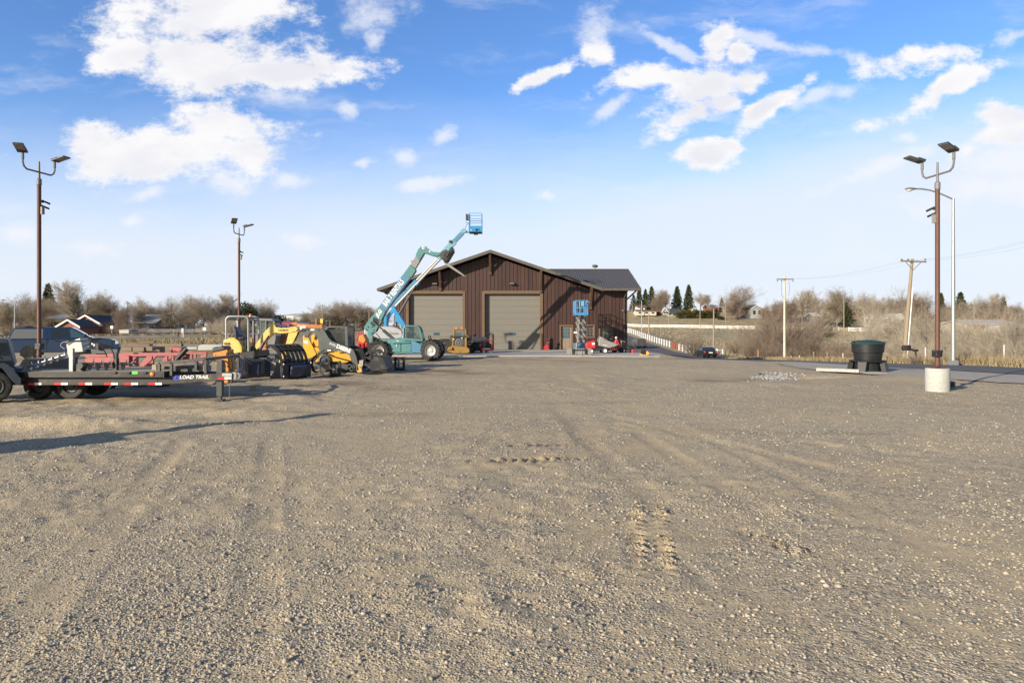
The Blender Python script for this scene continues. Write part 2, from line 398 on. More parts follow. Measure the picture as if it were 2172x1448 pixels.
def hdetail(x, y):
    ed = edge(y); lot = (1 - sst(x, ed - 1.5, ed + .5)) * (1 - sst(y, 44.5, 46.4)) * sst(y, -20, 0)
    rough = sst(fbm(x * .35, y * .35, 5, 3), -.25, .45)
    z = .05 * fbm(x / 5, y / 5, 1, 2) + (.012 + .03 * rough) * fbm(x / .8, y / .8, 2, 3) + (.008 + .02 * rough) * fbm(x / .2, y / .2, 3, 3)
    left = sst(-x, 2.5, 7) * sst(y, 11, 15) * (1 - sst(y, 34, 42))
    z = z + left * (.09 * fbm(x / 1.6, y / .9, 7, 3) + .05 * fbm(x / .4, y / .4, 8, 2))
    z = z + .22 * np.exp(-((x + 9.6) / 2.4) ** 2 - ((y - 14.3) / .5) ** 2) + .10 * np.exp(-((x + 7.4) / 1.8) ** 2 - ((y - 16.3) / .35) ** 2)
    for p, q, wd in TRACKS:
        a, d, L = seg_d(x, y, p, q); k = np.exp(-(d / wd * 2) ** 4) * sst(a, 0, 1) * (1 - sst(a, L - 1, L)); z = z * (1 - .5 * k) - .006 * k + .004 * np.exp(-((np.abs(d) - wd * .75) / .07) ** 2) * sst(a, 0, 1) * (1 - sst(a, L - 1, L))
    for p, q, wd, h in LUGS:
        a, d, L = seg_d(x, y, p, q); k = np.exp(-(d / wd * 2) ** 6) * sst(a, 0, .25 * L) * (1 - sst(a, L * .7, L)) * np.clip(.7 + 1.2 * fbm(x / .5, y / .5, 71, 2), .15, 1)
        z = z + k * h * (np.sin((a + .9 * np.abs(d)) * 2 * math.pi / .17) * .75 + .9 * vnoise(a * 5, d * 7, 11))
    # hollow at the culvert
    z = z - .32 * np.exp(-((x - 12.4) / 1.2) ** 2 - ((y - 28.3) / .8) ** 2) + .12 * np.exp(-((x - 15.2) / 2.2) ** 2 - ((y - 27.0) / 1.2) ** 2)
    # bank at the edge of the slab
    z = z + .16 * np.exp(-((x - 10.8) / 2.2) ** 2 - ((y - 43.6) / .8) ** 2) * (.6 + 1.2 * fbm(x / .8, y / .8, 21, 2)) + .05 * np.exp(-((y - 44.6) / .9) ** 2) * fbm(x / .9, y / .5, 22, 3) * (np.abs(x) < 14)
    off = (1 - lot) * (1 - sst(np.abs(x - 23.8), 4.2, 6.) * 0 - 1 + sst(np.abs(x - 23.8), 4.4, 7.)) 
    return z * lot + off * (.25 * fbm(x / 9, y / 9, 31, 3) + .1 * fbm(x / 1.5, y / 1.5, 32, 2)) * sst(y, 30, 60) * (1 - sst(-x, -14, 0) * (1 - sst(y, 84, 95)) * (1 - sst(-x, 30, 40)))
def GG(x, y): return hbase(x, y) + hdetail(np.asarray(x, float), np.asarray(y, float))
# ---------------------------------------------------------------- ground sheet
ys = [-80, -40, -20, -10, -5, -2, 0.]; yv = 1.2
while yv < 4200: ys.append(yv); yv += max(.022, .0062 * yv) if yv < 60 else .014 * yv
ys = np.array(ys)
ts = np.concatenate([np.linspace(-4, -1.02, 40), np.linspace(-.99, .99, 500), np.linspace(1.02, 4, 40)])
YY, TT = np.meshgrid(ys, ts, indexing='ij'); XX = TT * (np.maximum(YY, 1.2) + 1.6)
ZZ = GG(XX, YY)
nr, nc = XX.shape; idx = np.arange(nr * nc).reshape(nr, nc)
FQ = np.stack([idx[:-1, :-1], idx[:-1, 1:], idx[1:, 1:], idx[1:, :-1]], -1).reshape(-1, 4)
gm, t = mat_base('gravel_and_grass')
geo = t.new('ShaderNodeNewGeometry').outputs['Position']
zone = t.new('ShaderNodeAttribute', attribute_name='zone').outputs['Fac']; lane = t.new('ShaderNodeAttribute', attribute_name='lane').outputs['Fac']; damp = t.new('ShaderNodeAttribute', attribute_name='damp').outputs['Fac']
patch = t.noise(geo, .55, 4, .6); patch2 = t.noise(geo, 2.3, 4, .6); big = t.noise(geo, .12, 3, .5)
loose = t.ss(t.m('ADD', t.m('MULTIPLY', patch, .6), t.m('MULTIPLY', patch2, .4)), .40, .60)
vo = t.new('ShaderNodeTexVoronoi', feature='F1'); t.l.new(geo, vo.inputs['Vector']); vo.inputs['Scale'].default_value = 62; vo.inputs['Randomness'].default_value = 1
vb = t.new('ShaderNodeTexVoronoi', feature='F1'); t.l.new(geo, vb.inputs['Vector']); vb.inputs['Scale'].default_value = 26
rs = t.new_sep(vo.outputs['Color']); rb = t.new_sep(vb.outputs['Color'])
stone = t.ramp(rs[0], [(0, (.19, .18, .165)), (.25, (.38, .335, .265)), (.55, (.50, .435, .325)), (.8, (.58, .51, .39)), (1, (.70, .65, .55))])
stone2 = t.ramp(rb[0], [(0, (.2, .195, .19)), (.4, (.42, .375, .30)), (.8, (.55, .48, .37)), (1, (.66, .6, .5))])
dirt = t.mix(t.noise(geo, 40, 3, .7), (.48, .405, .28), (.60, .51, .36))
stn = t.mix(t.ss(t.m('ADD', rb[1], t.m('MULTIPLY', loose, .5)), .95, 1.0), stone, stone2)
fines = t.ss(t.m('SUBTRACT', t.m('ADD', rs[1], t.m('MULTIPLY', loose, .65)), t.m('MULTIPLY', lane, .22)), .55, .75)
gr = t.mix(fines, dirt, stn)
gr = t.mix(t.m('MULTIPLY', t.ss(big, .35, .7), .35), gr, t.mix(1., gr, (.8, .76, .72), 'MULTIPLY'))
gr = t.mix(t.m('MULTIPLY', t.ss(patch, .55, .75), .3), gr, (.50, .40, .26))
dp = t.noise(t.vm('MULTIPLY', geo, (.16, .42, .2)), 1, 5, .62)
gr = t.mix(t.m('MULTIPLY', t.ss(dp, .56, .72), .55), gr, t.mix(1., gr, (.60, .54, .47), 'MULTIPLY'))
gr = t.mix(1., gr, (.905, .86, .785), 'MULTIPLY')
gr = t.mix(t.m('MULTIPLY', damp, .8), gr, t.mix(t.noise(geo, 2.2, 4, .7), (.13, .095, .065), (.27, .205, .145)))
g1 = t.noise(geo, .35, 5, .65); g2 = t.noise(geo, 3.5, 5, .7)
gs = t.ramp(t.m('ADD', t.m('MULTIPLY', g1, .6), t.m('MULTIPLY', g2, .4)), [(.3, (.13, .105, .07)), (.45, (.29, .24, .15)), (.6, (.43, .355, .22)), (.75, (.35, .295, .185))])
t.put(t.p.inputs['Base Color'], t.mix(t.ss(t.m('ADD', zone, t.m('MULTIPLY', t.m('SUBTRACT', g2, .5), .5)), .35, .65), gr, gs))
t.p.inputs['Roughness'].default_value = .95; t.p.inputs['Specular IOR Level'].default_value = .15
hgt = t.m('ADD', t.m('MULTIPLY', t.m('SUBTRACT', 1., vo.outputs['Distance']), t.m('ADD', .35, t.m('MULTIPLY', fines, .65))), t.m('MULTIPLY', t.m('SUBTRACT', 1., vb.outputs['Distance']), t.m('MULTIPLY', loose, 1.2)))
bp = t.new('ShaderNodeBump'); bp.inputs['Strength'].default_value = .9; bp.inputs['Distance'].default_value = .010
t.l.new(hgt, bp.inputs['Height']); t.l.new(bp.outputs[0], t.p.inputs['Normal'])
ground = mesh_np('ground', np.stack([XX, YY, ZZ], -1).reshape(-1, 3), FQ, gm, smooth=True); ground['kind'] = 'structure'
zn = sst(XX, np.where(YY < 43, 26.8, edge(YY) + 2), np.where(YY < 43, 27.6, edge(YY) + 4.5)) + sst(YY, 66, 84)
rx = lerp_table(YY, [(b, a) for a, b in RAIL]); zn = np.clip(zn, 0, 1) * (1 - .9 * (1 - sst(np.abs(XX - rx), 3, 6)))
zn = np.maximum(zn, .42 * sst(-XX, 24, 32) * sst(YY, 36, 50))
at = ground.data.attributes.new('zone', 'FLOAT', 'POINT'); at.data.foreach_set('value', zn.ravel().astype(np.float32))
def lanes(x, y):
    r_ = np.zeros_like(x)
    for p, q, wd in TRACKS:
        a, d, L = seg_d(x, y, p, q); r_ = np.maximum(r_, np.exp(-(d / wd * 1.5) ** 4) * sst(a, 0, 2) * (1 - sst(a, L - 2, L)))
    return r_ * np.clip(.75 + 1.3 * fbm(x / 1.2, y / 1.2, 61, 3), 0, 1)
at = ground.data.attributes.new('lane', 'FLOAT', 'POINT'); at.data.foreach_set('value', lanes(XX, YY).ravel().astype(np.float32))
dm = np.zeros_like(XX)
for gx_, gy_, sx_, sy_ in ((1., 40.5, 4., 2.2), (-2.5, 43.5, 3.5, 1.2), (6.5, 44.2, 3., .9), (9.5, 42.8, 2.4, .9), (-6., 24., 3., 2.), (-9, 27.5, 4, 1.5), (-3.2, 31, 2.5, 2), (-10, 20.5, 4, .8), (12.2, 28.9, 1., .5), (7.5, 26, 2.2, .8)): dm = np.maximum(dm, np.exp(-((XX - gx_) / sx_) ** 2 - ((YY - gy_) / sy_) ** 2))
dm = np.clip(dm * 1.2 * np.clip(.5 + 1.6 * fbm(XX / 1.5, YY / .8, 63, 4), 0, 1), 0, 1)
at = ground.data.attributes.new('damp', 'FLOAT', 'POINT'); at.data.foreach_set('value', dm.ravel().astype(np.float32))
# ---------------------------------------------------------------- loose stones
rng = np.random.default_rng(5)
ico = bmesh.new(); bmesh.ops.create_icosphere(ico, subdivisions=1, radius=1)
IV = np.array([v.co[:] for v in ico.verts]); IF = np.array([[v.index for v in f.verts] for f in ico.faces]); ico.free()
def stones(name, xs, yy, sz, mat, sink=.25):
    n = len(xs); zz = GG(xs, yy)
    sc = sz[:, None] * rng.uniform(.6, 1.25, (n, 3)) * np.array([1, 1, .68]); jit = rng.uniform(.78, 1.22, (n, 12, 1))
    V = IV[None] * jit * sc[:, None]; a = rng.uniform(0, 6.28, n); ca, sa = np.cos(a)[:, None], np.sin(a)[:, None]
    W = np.stack([V[..., 0] * ca - V[..., 1] * sa + xs[:, None], V[..., 0] * sa + V[..., 1] * ca + yy[:, None], V[..., 2] + (zz + sz * .68 * sink)[:, None]], -1)
    F_ = (IF[None] + (np.arange(n) * 12)[:, None, None]).reshape(-1, 3)
    return mesh_np(name, W.reshape(-1, 3), F_, mat, smooth=False)
pm, t = mat_base('pebble')
ri = t.new('ShaderNodeNewGeometry').outputs['Random Per Island']
pc = t.ramp(ri, [(0, (.13, .13, .13)), (.2, (.25, .235, .21)), (.5, (.36, .31, .235)), (.85, (.43, .37, .28)), (.97, (.47, .42, .35)), (1, (.52, .49, .43))])
t.put(t.p.inputs['Base Color'], t.mix(t.m('MULTIPLY', t.noise(t.obj, 90, 3), .5), pc, (.43, .355, .25))); t.p.inputs['Roughness'].default_value = .9
n = 74000; tt = rng.uniform(-.84, .84, n); yy = 3.1 * np.exp(rng.uniform(0, 1, n) ** 1.15 * math.log(24 / 3.1)); xs = tt * (yy + 1.2)
keep = (-.28 * lanes(xs, yy) + fbm(xs * .5, yy * .5, 41, 3) + .5 * fbm(xs * 1.7, yy * 1.7, 43, 2)) > rng.uniform(-.55, .45, n); xs, yy = xs[keep], yy[keep]
sz = np.clip(rng.lognormal(math.log(.0088), .36, len(xs)), .004, .026) * np.clip(.75 + yy * .05, .9, 1.15)
o = stones('gravel_stones', xs, yy, sz, pm); o['kind'] = 'stuff'; tag(o, 'loose gravel stones strewn over the yard', 'gravel')
n = 190; tt = rng.uniform(-.84, .84, n); yy = 3.4 * np.exp(rng.uniform(0, 1, n) * math.log(26 / 3.4)); xs = tt * (yy + 1)
o = stones('cobbles', xs, yy, rng.uniform(.014, .028, n), pm); o['kind'] = 'stuff'; tag(o, 'scattered fist sized cobbles lying on the gravel', 'cobbles')
paint('white_rock', (.30, .31, .31), .9, 0, .2)
yy = rng.normal(28.3, .95, 420); xs = X(1655 + rng.normal(0, 22, 420) + 6 * (yy - 28.3), yy)
o = stones('rock_bed', xs, yy, rng.uniform(.025, .065, 420), M['white_rock']); o['kind'] = 'stuff'; tag(o, 'pale crushed rock heaped below the culvert pipe', 'rock')
# ---------------------------------------------------------------- road, apron, slab
def sheet(name, rows, mat, dz, nx=14):
    """rows: (y, x0, x1)"""
    V = []; 
    for (y, a, b) in rows:
        xs_ = np.linspace(a, b, nx); V += list(zip(xs_, [y] * nx, hbase(xs_, np.full(nx, y)) + dz))
    k = len(rows); ii = np.arange(k * nx).reshape(k, nx)
    o = mesh_np(name, V, np.stack([ii[:-1, :-1], ii[:-1, 1:], ii[1:, 1:], ii[1:, :-1]], -1).reshape(-1, 4), mat, smooth=True); o['kind'] = 'structure'; return o
yr = list(np.arange(-10, 60, .8)) + list(np.arange(60, 262, 1.5))
xl = lambda y: float(np.interp(y, [0, 29, 33, 38, 50, 70, 92, 115, 170, 262], [21.6, 21.8, 21.4, 20.8, 20.2, 20.6, 20.5, 20.2, 21.5, 26]))
xr = lambda y: float(np.interp(y, [0, 37, 45, 70, 92, 115, 170, 262], [27.4, 27.3, 26.8, 27.2, 28.0, 27.6, 27.4, 32]))
sheet('road', [(y, xl(y), xr(y)) for y in yr], M['asphalt'], .055)
ap = [(24.2, 18.4, 21.9), (25.5, 17.3, 21.9), (27, 16.8, 21.9), (28.6, 15.2, 21.9), (30, 14.6, 21.7), (32, 14.2, 21.6), (34, 14.0, 21.3), (36.5, 14.2, 21.0), (39, 15.4, 20.8), (42, 17.4, 20.6), (44, 18.8, 20.5)]
yq = np.arange(24.2, 44, .6)
sheet('asphalt_apron', [(y, np.interp(y, [a[0] for a in ap], [a[1] for a in ap]) + .3 * float(vnoise(np.array([y * 1.3]), np.array([3.]), 9)[0]) + .12 * math.sin(y * 5), np.interp(y, [a[0] for a in ap], [a[2] for a in ap])) for y in yq], M['apron'], .035)
s = MB(); s.prism([(-13, 46.6), (-4, 46.2), (3, 46.4), (8, 45.6), (9.9, 45.5), (10.3, 47), (10.4, 58.4), (-13, 58.4)], -.35, .04, 'xy')
o = s.build('concrete_slab', M['slab'], smooth=0); o['kind'] = 'structure'
# lines of the far edge of the road surface: a pale shoulder strip
# ---------------------------------------------------------------- dry grass
def blades(name, xs, yy, h, wd, mat, label):
    n = len(xs); z = GG(xs, yy); a = rng.uniform(0, 6.28, n); lean = rng.normal(0, .35, (n, 2)) * h[:, None]
    wx, wy = np.cos(a) * wd, np.sin(a) * wd
    V = np.stack([np.stack([xs - wx, yy - wy, z], -1), np.stack([xs + wx, yy + wy, z], -1), np.stack([xs + lean[:, 0], yy + lean[:, 1], z + h], -1)], 1).reshape(-1, 3)
    o = mesh_np(name, V, np.arange(3 * n).reshape(-1, 3), mat); o['kind'] = 'stuff'; tag(o, label, 'grass'); return o
n = 26000; yy = 31 + 60 * rng.uniform(0, 1, n) ** 2.6; xs = np.array([xr(y) for y in yy]) + .5 + 6.5 * rng.uniform(0, 1, n) ** 1.3
k = fbm(xs * .4, yy * .4, 51, 3) > rng.uniform(-.6, .3, n); xs, yy = xs[k], yy[k]
blades('verge_grass', xs, yy, rng.uniform(.25, .8, len(xs)) * (1 - .5 * sst(yy, 45, 80)), .028, M['dry_grass'], 'tall dry straw coloured grass along the far road edge')
n = 7000; yy = rng.uniform(76, 96, n); xs = X(rng.uniform(255, 470, n), yy); k = fbm(xs * .15, yy * .15, 53, 3) > rng.uniform(-.1, .5, n); xs, yy = xs[k], yy[k]
blades('trackside_grass', xs, yy, rng.uniform(.15, .55, len(xs)), .05, M['dry_grass'], 'dry tan grass tufts in front of the railway bank')
n = 16000; yy = rng.uniform(95, 255, n); xs = rng.uniform(31, 40, n) + (yy - 95) * rng.uniform(0, .75, n); k = fbm(xs * .1, yy * .1, 55, 3) > rng.uniform(-.3, .4, n); xs, yy = xs[k], yy[k]
blades('hillside_grass', xs, yy, rng.uniform(.25, .6, len(xs)), .07, M['dry_grass'], 'dry grass tufts scattered over the hillside')
# ---------------------------------------------------------------- the building
BY = 58.5; k0 = BY / F
def bx(px): return (px - CX) * k0
def bz(py): return CAMH - (py - HY) * k0
RX, PZ, SL = -1.82, 8.39, .341     # ridge x, ridge height, roof slope
EZ = 5.19
def mainroof(x): return PZ - SL * abs(x - RX)
def wallz(x): return max(mainroof(x), 5.60 if x > 4 else 0) - .30
sm, t = mat_base('siding')
pn = t.new_sep(t.obj)
bd = t.m('FLOOR', t.m('DIVIDE', pn[0], .325)); wn = t.new('ShaderNodeTexWhiteNoise', noise_dimensions='1D'); t.l.new(bd, wn.inputs['W'])
sn = t.noise(t.vm('MULTIPLY', t.obj, (6, 6, .6)), 1, 5, .6)
sc = t.mix(wn.outputs[0], (.036, .0165, .0135), (.058, .026, .020)); sc = t.mix(t.m('MULTIPLY', t.ss(sn, .4, .75), .35), sc, (.10, .05, .038))
t.put(t.p.inputs['Base Color'], sc); t.p.inputs['Roughness'].default_value = .5
shop = thing('workshop', 'large dark brown board sided workshop with two garage doors and gabled roof', 'workshop', (0, BY, 0))
D1 = (bx(867), bx(981.5), 0, bz(623)); D2 = (bx(1028), bx(1146), 0, bz(623))
MD = (bx(1190), bx(1213), 0, bz(692)); W1 = (bx(1238), bx(1259), bz(714), bz(691)); W2 = (bx(1273), bx(1297), bz(718), bz(693))
holes = [D1, D2, MD, W1, W2]
XL, XR = -9.98, 9.86
s = MB(shop); xk = XL
while xk < XR - .01:
    x1 = min(xk + .325, XR)
    cuts = {xk, x1}
    for h in holes:
        for q in h[:2]:
            if xk < q < x1: cuts.add(q)
    if xk < RX < x1: cuts.add(RX)
    cs = sorted(cuts)
    for a, b in zip(cs, cs[1:]):
        g0 = .04 if a == xk else 0; z0 = 0; mid = (a + b) / 2
        spans = sorted([(h[2], h[3]) for h in holes if h[0] < mid < h[1]])
        for (p, q) in spans + [(99, 99)]:
            top = min(p, 99)
            if top > z0 + .02:
                if p == 99: s.prism([(a + g0, z0), (b, z0), (b, wallz(b - .001)), (a + g0, wallz(a + .001))], BY, BY + .04)
                else: s.b(a + g0, b, BY, BY + .04, z0, top)
                if p == 99: s.prism([(a, z0), (b, z0), (b, wallz(b - .001)), (a, wallz(a + .001))], BY + .045, BY + .06)
                else: s.b(a, b, BY + .045, BY + .06, z0, top)
            z0 = q
    xk = x1
# backing sheet behind the board gaps, side and rear walls
s.b(XL, XL + .12, BY + .1, BY + 24, 0, mainroof(XL) - .32); s.b(6.3, 6.42, BY + 9.9, BY + 24, 0, mainroof(6.3) - .3)
s.prism([(BY + .1, 0), (BY + 9.8, 0), (BY + 9.8, 5.3), (BY + 4.9, 7.0), (BY + .1, 5.3)], XR - .12, XR, 'yz')
s.b(6.3, XR - .13, BY + 9.7, BY + 9.85, 0, 5.2)
s.prism([(XL + .13, 0), (6.2, 0), (6.2, 5.3), (RX, PZ - .4), (XL + .13, 5.3)], BY + 23.9, BY + 24)
s.build('wall', sm, shop, smooth=0)
# roof
s = MB(shop); Y0r, Y1r = BY - 1.25, BY + 25; th = .1
def slope(x0, x1):
    s.prism([(x0, mainroof(x0)), (x1, mainroof(x1)), (x1, mainroof(x1) - th), (x0, mainroof(x0) - th)], Y0r, Y1r)
slope(RX - 9.4, RX); slope(RX, RX + 9.4)
for i in range(62):
    y = Y0r + .2 + i * .42
    for a, b in ((RX - 9.38, RX - .02), (RX + .02, RX + 9.38)): s.prism([(a, mainroof(a)), (b, mainroof(b)), (b, mainroof(b) + .035), (a, mainroof(a) + .035)], y, y + .04)
s.prism([(RX - .3, mainroof(RX - .3) + .01), (RX, PZ + .05), (RX + .3, mainroof(RX + .3) + .01), (RX, PZ)], Y0r, Y1r)
s.build('roof', M['roof_metal'], shop, smooth=0)
s = MB(shop); WY0, WRY, WX1 = BY - 1.25, BY + 4.85, 10.78; WZR = EZ + SL * (WRY - WY0)
def wz(y): return EZ + SL * (y - WY0) if y < WRY else WZR - SL * (y - WRY)
vx = lambda y: RX + (PZ - wz(y)) / SL - .06
s.add([(vx(WY0), WY0, wz(WY0) + .002), (WX1, WY0, wz(WY0) + .002), (WX1, WRY, WZR), (vx(WRY), WRY, WZR), (vx(WY0), WY0, wz(WY0) - th), (WX1, WY0, wz(WY0) - th), (WX1, WRY, WZR - th), (vx(WRY), WRY, WZR - th)],
      [(0, 1, 2, 3), (7, 6, 5, 4), (0, 4, 5, 1), (1, 5, 6, 2), (2, 6, 7, 3), (3, 7, 4, 0)])
YB = WRY * 2 - WY0
s.add([(vx(WRY), WRY, WZR), (WX1, WRY, WZR), (WX1, YB, EZ), (7.5, YB, EZ), (vx(WRY), WRY, WZR - th), (WX1, WRY, WZR - th), (WX1, YB, EZ - th), (7.5, YB, EZ - th)],
      [(0, 1, 2, 3), (7, 6, 5, 4), (0, 4, 5, 1), (1, 5, 6, 2), (2, 6, 7, 3), (3, 7, 4, 0)])
x = WX1 - .02
while x > 1.6:
    ya = WY0 if x > vx(WY0) else WY0 + (vx(WY0) - x) / 1.0 * (WRY - WY0) / (vx(WY0) - vx(WRY))
    s.add([(x + dx_, y, wz(y) + dz_) for y in (ya, WRY) for dx_, dz_ in ((-.025, -.02), (-.018, .04), (.018, .04), (.025, -.02))], [(0, 1, 2, 3), (7, 6, 5, 4), (0, 4, 5, 1), (1, 5, 6, 2), (2, 6, 7, 3), (3, 7, 4, 0)]); x -= .225
s.b(vx(WRY) + .1, WX1, WRY - .09, WRY + .09, WZR + .0, WZR + .07)
s.build('wing_roof', M['roof_metal'], shop, smooth=0)
s = MB(shop)
for sg in (-1, 1):
    a, b = RX + sg * 9.42, RX + sg * .0
    s.prism([(a, mainroof(a) + .06), (b, mainroof(b) + .06), (b, mainroof(b) - .2), (a, mainroof(a) - .2)], Y0r - .05, Y0r - .005)
    s.prism([(a, mainroof(a) - .104), (b, mainroof(b) - .104), (b, mainroof(b) - .13), (a, mainroof(a) - .13)], Y0r + .01, BY - .005)
s.b(RX - 9.52, RX - 9.42, Y0r, Y1r, EZ - .2, EZ + .02)
s.b(7.62, WX1 + .06, WY0 - .09, WY0 - .01, EZ - .17, EZ + .01)
s.add([(WX1 + .005, WY0, EZ + .04), (WX1 + .05, WY0, EZ + .04), (WX1 + .05, WRY, WZR + .04), (WX1 + .005, WRY, WZR + .04), (WX1 + .005, WY0, EZ - .18), (WX1 + .05, WY0, EZ - .18), (WX1 + .05, WRY, WZR - .18), (WX1 + .005, WRY, WZR - .18)],
      [(0, 1, 2, 3), (7, 6, 5, 4), (0, 4, 5, 1), (1, 5, 6, 2), (2, 6, 7, 3), (3, 7, 4, 0)])
s.b(7.7, WX1, WY0 + .01, BY - .005, EZ - .135, EZ - .105)
s.build('fascia', M['fascia'], shop, smooth=0)
# doors
for di, (x0, x1, z0, z1) in enumerate((D1, D2)):
    s = MB(shop); n = 9; dy_ = .36
    for i in range(n):
        a = z0 + .05 + (z1 - z0 - .05) * i / n; b = z0 + .05 + (z1 - z0 - .05) * (i + 1) / n - .012; xa, xb = x0 + .02, x1 - .02
        if i == 2:      # section with three windows
            ww = .52; wh0, wh1 = a + .13, b - .14; xs_ = [xa + (xb - xa) * f - ww / 2 for f in (.08, .51, .92)]
            s.b(xa, xb, BY + dy_, BY + dy_ + .05, a, wh0); s.b(xa, xb, BY + dy_, BY + dy_ + .05, wh1, b); e = xa
            for q in xs_: s.b(e, q, BY + dy_, BY + dy_ + .05, wh0, wh1); e = q + ww
            s.b(e, xb, BY + dy_, BY + dy_ + .05, wh0, wh1)
        else: s.b(xa, xb, BY + dy_, BY + dy_ + .05, a, b)
    s.b(x0 + .03, x1 - .03, BY + dy_ + .055, BY + dy_ + .07, z0, z1)
    dr = s.build('garage_door', M['door_tan'], shop, smooth=0)
    for q in xs_:
        s = MB(shop); s.b(q + .002, q + ww - .002, BY + dy_ + .02, BY + dy_ + .03, wh0 + .002, wh1 - .002); s.build('pane', M['glass_blue'], dr, smooth=0)
    s = MB(shop); s.b(x0, x1, BY - .02, BY + dy_ - .01, z0 - .1, z0 + .04); s.build('threshold', M['slab'], dr, smooth=0)
    s = MB(shop); tw = .22
    s.b(x0 - tw, x0, BY - .06, BY - .003, 0, z1 + tw); s.b(x1, x1 + tw, BY - .06, BY - .003, 0, z1 + tw); s.b(x0 - .002, x1 + .002, BY - .07, BY - .003, z1, z1 + tw + .04)
    s.b(x0 - .05, x0 + .018, BY + .1, BY + dy_, 0, z1); s.b(x1 - .018, x1 + .05, BY + .1, BY + dy_, 0, z1); s.b(x0, x1, BY + .1, BY + dy_, z1 - .01, z1 + .06)
    s.b(x0 - .002, x0 + .01, BY - .003, BY + .1, 0, z1); s.b(x1 - .01, x1 + .002, BY - .003, BY + .1, 0, z1); s.b(x0, x1, BY - .003, BY + .1, z1 - .01, z1)
    s.build('door_frame', M['rough_trim'], shop, bevel=.012)
def frame(x0, x1, z0, z1, tw, sill=True, mat='rough_trim', nm='window_frame', parent=shop):
    s = MB(shop); s.b(x0 - tw, x0, BY - .05, BY - .003, z0 - (tw if sill else 0), z1 + tw); s.b(x1, x1 + tw, BY - .05, BY - .003, z0 - (tw if sill else 0), z1 + tw)
    s.b(x0, x1, BY - .055, BY - .003, z1, z1 + tw)
    if sill: s.b(x0, x1, BY - .055, BY - .003, z0 - tw, z0)
    s.b(x0 - .01, x0 + .012, BY, BY + .22, z0, z1); s.b(x1 - .012, x1 + .01, BY, BY + .22, z0, z1); s.b(x0, x1, BY, BY + .22, z1 - .012, z1 + .01)
    return s.build(nm, M[mat], parent, bevel=.01)
# man door
x0, x1, z0, z1 = MD
s = MB(shop); gx0, gx1, gz0, gz1 = x0 + .14, x1 - .14, 1.0, 1.88
s.b(x0 + .02, gx0, BY + .12, BY + .17, .06, z1 - .02); s.b(gx1, x1 - .02, BY + .12, BY + .17, .06, z1 - .02); s.b(gx0, gx1, BY + .12, BY + .17, .06, gz0); s.b(gx0, gx1, BY + .12, BY + .17, gz1, z1 - .02)
s.b(gx0 + .03, (gx0 + gx1) / 2 - .04, BY + .105, BY + .119, .2, .85); s.b((gx0 + gx1) / 2 + .04, gx1 - .03, BY + .105, BY + .119, .2, .85)
md = s.build('door', M['mandoor'], shop, bevel=.008); md['label'] = 'tan entry door with a glazed upper half'
s = MB(shop); s.b(gx0, gx1, BY + .14, BY + .15, gz0, gz1); s.build('pane', M['glass_blue'], md, smooth=0)
s = MB(shop)
for i in (1, 2): s.b(gx0 + (gx1 - gx0) * i / 3 - .01, gx0 + (gx1 - gx0) * i / 3 + .01, BY + .128, BY + .138, gz0, gz1); s.b(gx0, gx1, BY + .126, BY + .1275, gz0 + (gz1 - gz0) * i / 3 - .01, gz0 + (gz1 - gz0) * i / 3 + .01)
s.build('muntin', M['mandoor'], md, smooth=0)
s = MB(shop); s.cyl((x0 + .09, BY + .1, .95), (x0 + .09, BY + .04, .95), .03); s.ell((x0 + .09, BY + .04, .95), (.045, .03, .045)); s.build('handle', M['steel'], md)
frame(x0, x1, 0, z1, .13, False, nm='door_frame')
for (x0, x1, z0, z1) in (W1, W2):
    fr = frame(x0, x1, z0, z1, .12)
    wd = MB(shop); wd.b(x0, x1, BY + .15, BY + .16, z0, z1); wd.build('pane', M['glass_dark'], fr, smooth=0)
    s = MB(shop)
    for i in (1, 2): s.b(x0 + (x1 - x0) * i / 3 - .012, x0 + (x1 - x0) * i / 3 + .012, BY + .13, BY + .145, z0, z1)
    for i in (1, 2, 3): s.b(x0, x1, BY + .125, BY + .1285, z0 + (z1 - z0) * i / 4 - .01, z0 + (z1 - z0) * i / 4 + .01)
    s.b(x0, x0 + .05, BY + .11, BY + .1245, z0, z1); s.b(x1 - .05, x1, BY + .11, BY + .1245, z0, z1)
    s.build('muntin', M['mandoor'], fr, smooth=0)
# timber roof brackets
for px, pt, pb in ((1040, 541, 583), (934.5, 571, 617), (1147, 573, 621), (1252.5, 610, 656), (830, 612, 640)):
    s = MB(shop); x = bx(px); zt = wallz(x) + .05; zb = bz(pb)
    s.b(x - .11, x + .11, BY - .2, BY - .003, zb, zt)
    s.bar((x, BY - .12, zb + .25), (x, BY - 1.1, min(mainroof(x), 99) - .22), .16, .18)
    s.b(x - .08, x + .08, BY - 1.15, BY - .21, mainroof(x) - .30, mainroof(x) - .14)
    s.build('roof_bracket', M['bracket'], shop, bevel=.012)
s = MB(shop); s.bar((XR + .02, BY + .3, bz(635)), (XR + .85, BY + .3, EZ - .1), .12, .12); s.build('roof_bracket', M['bracket'], shop)
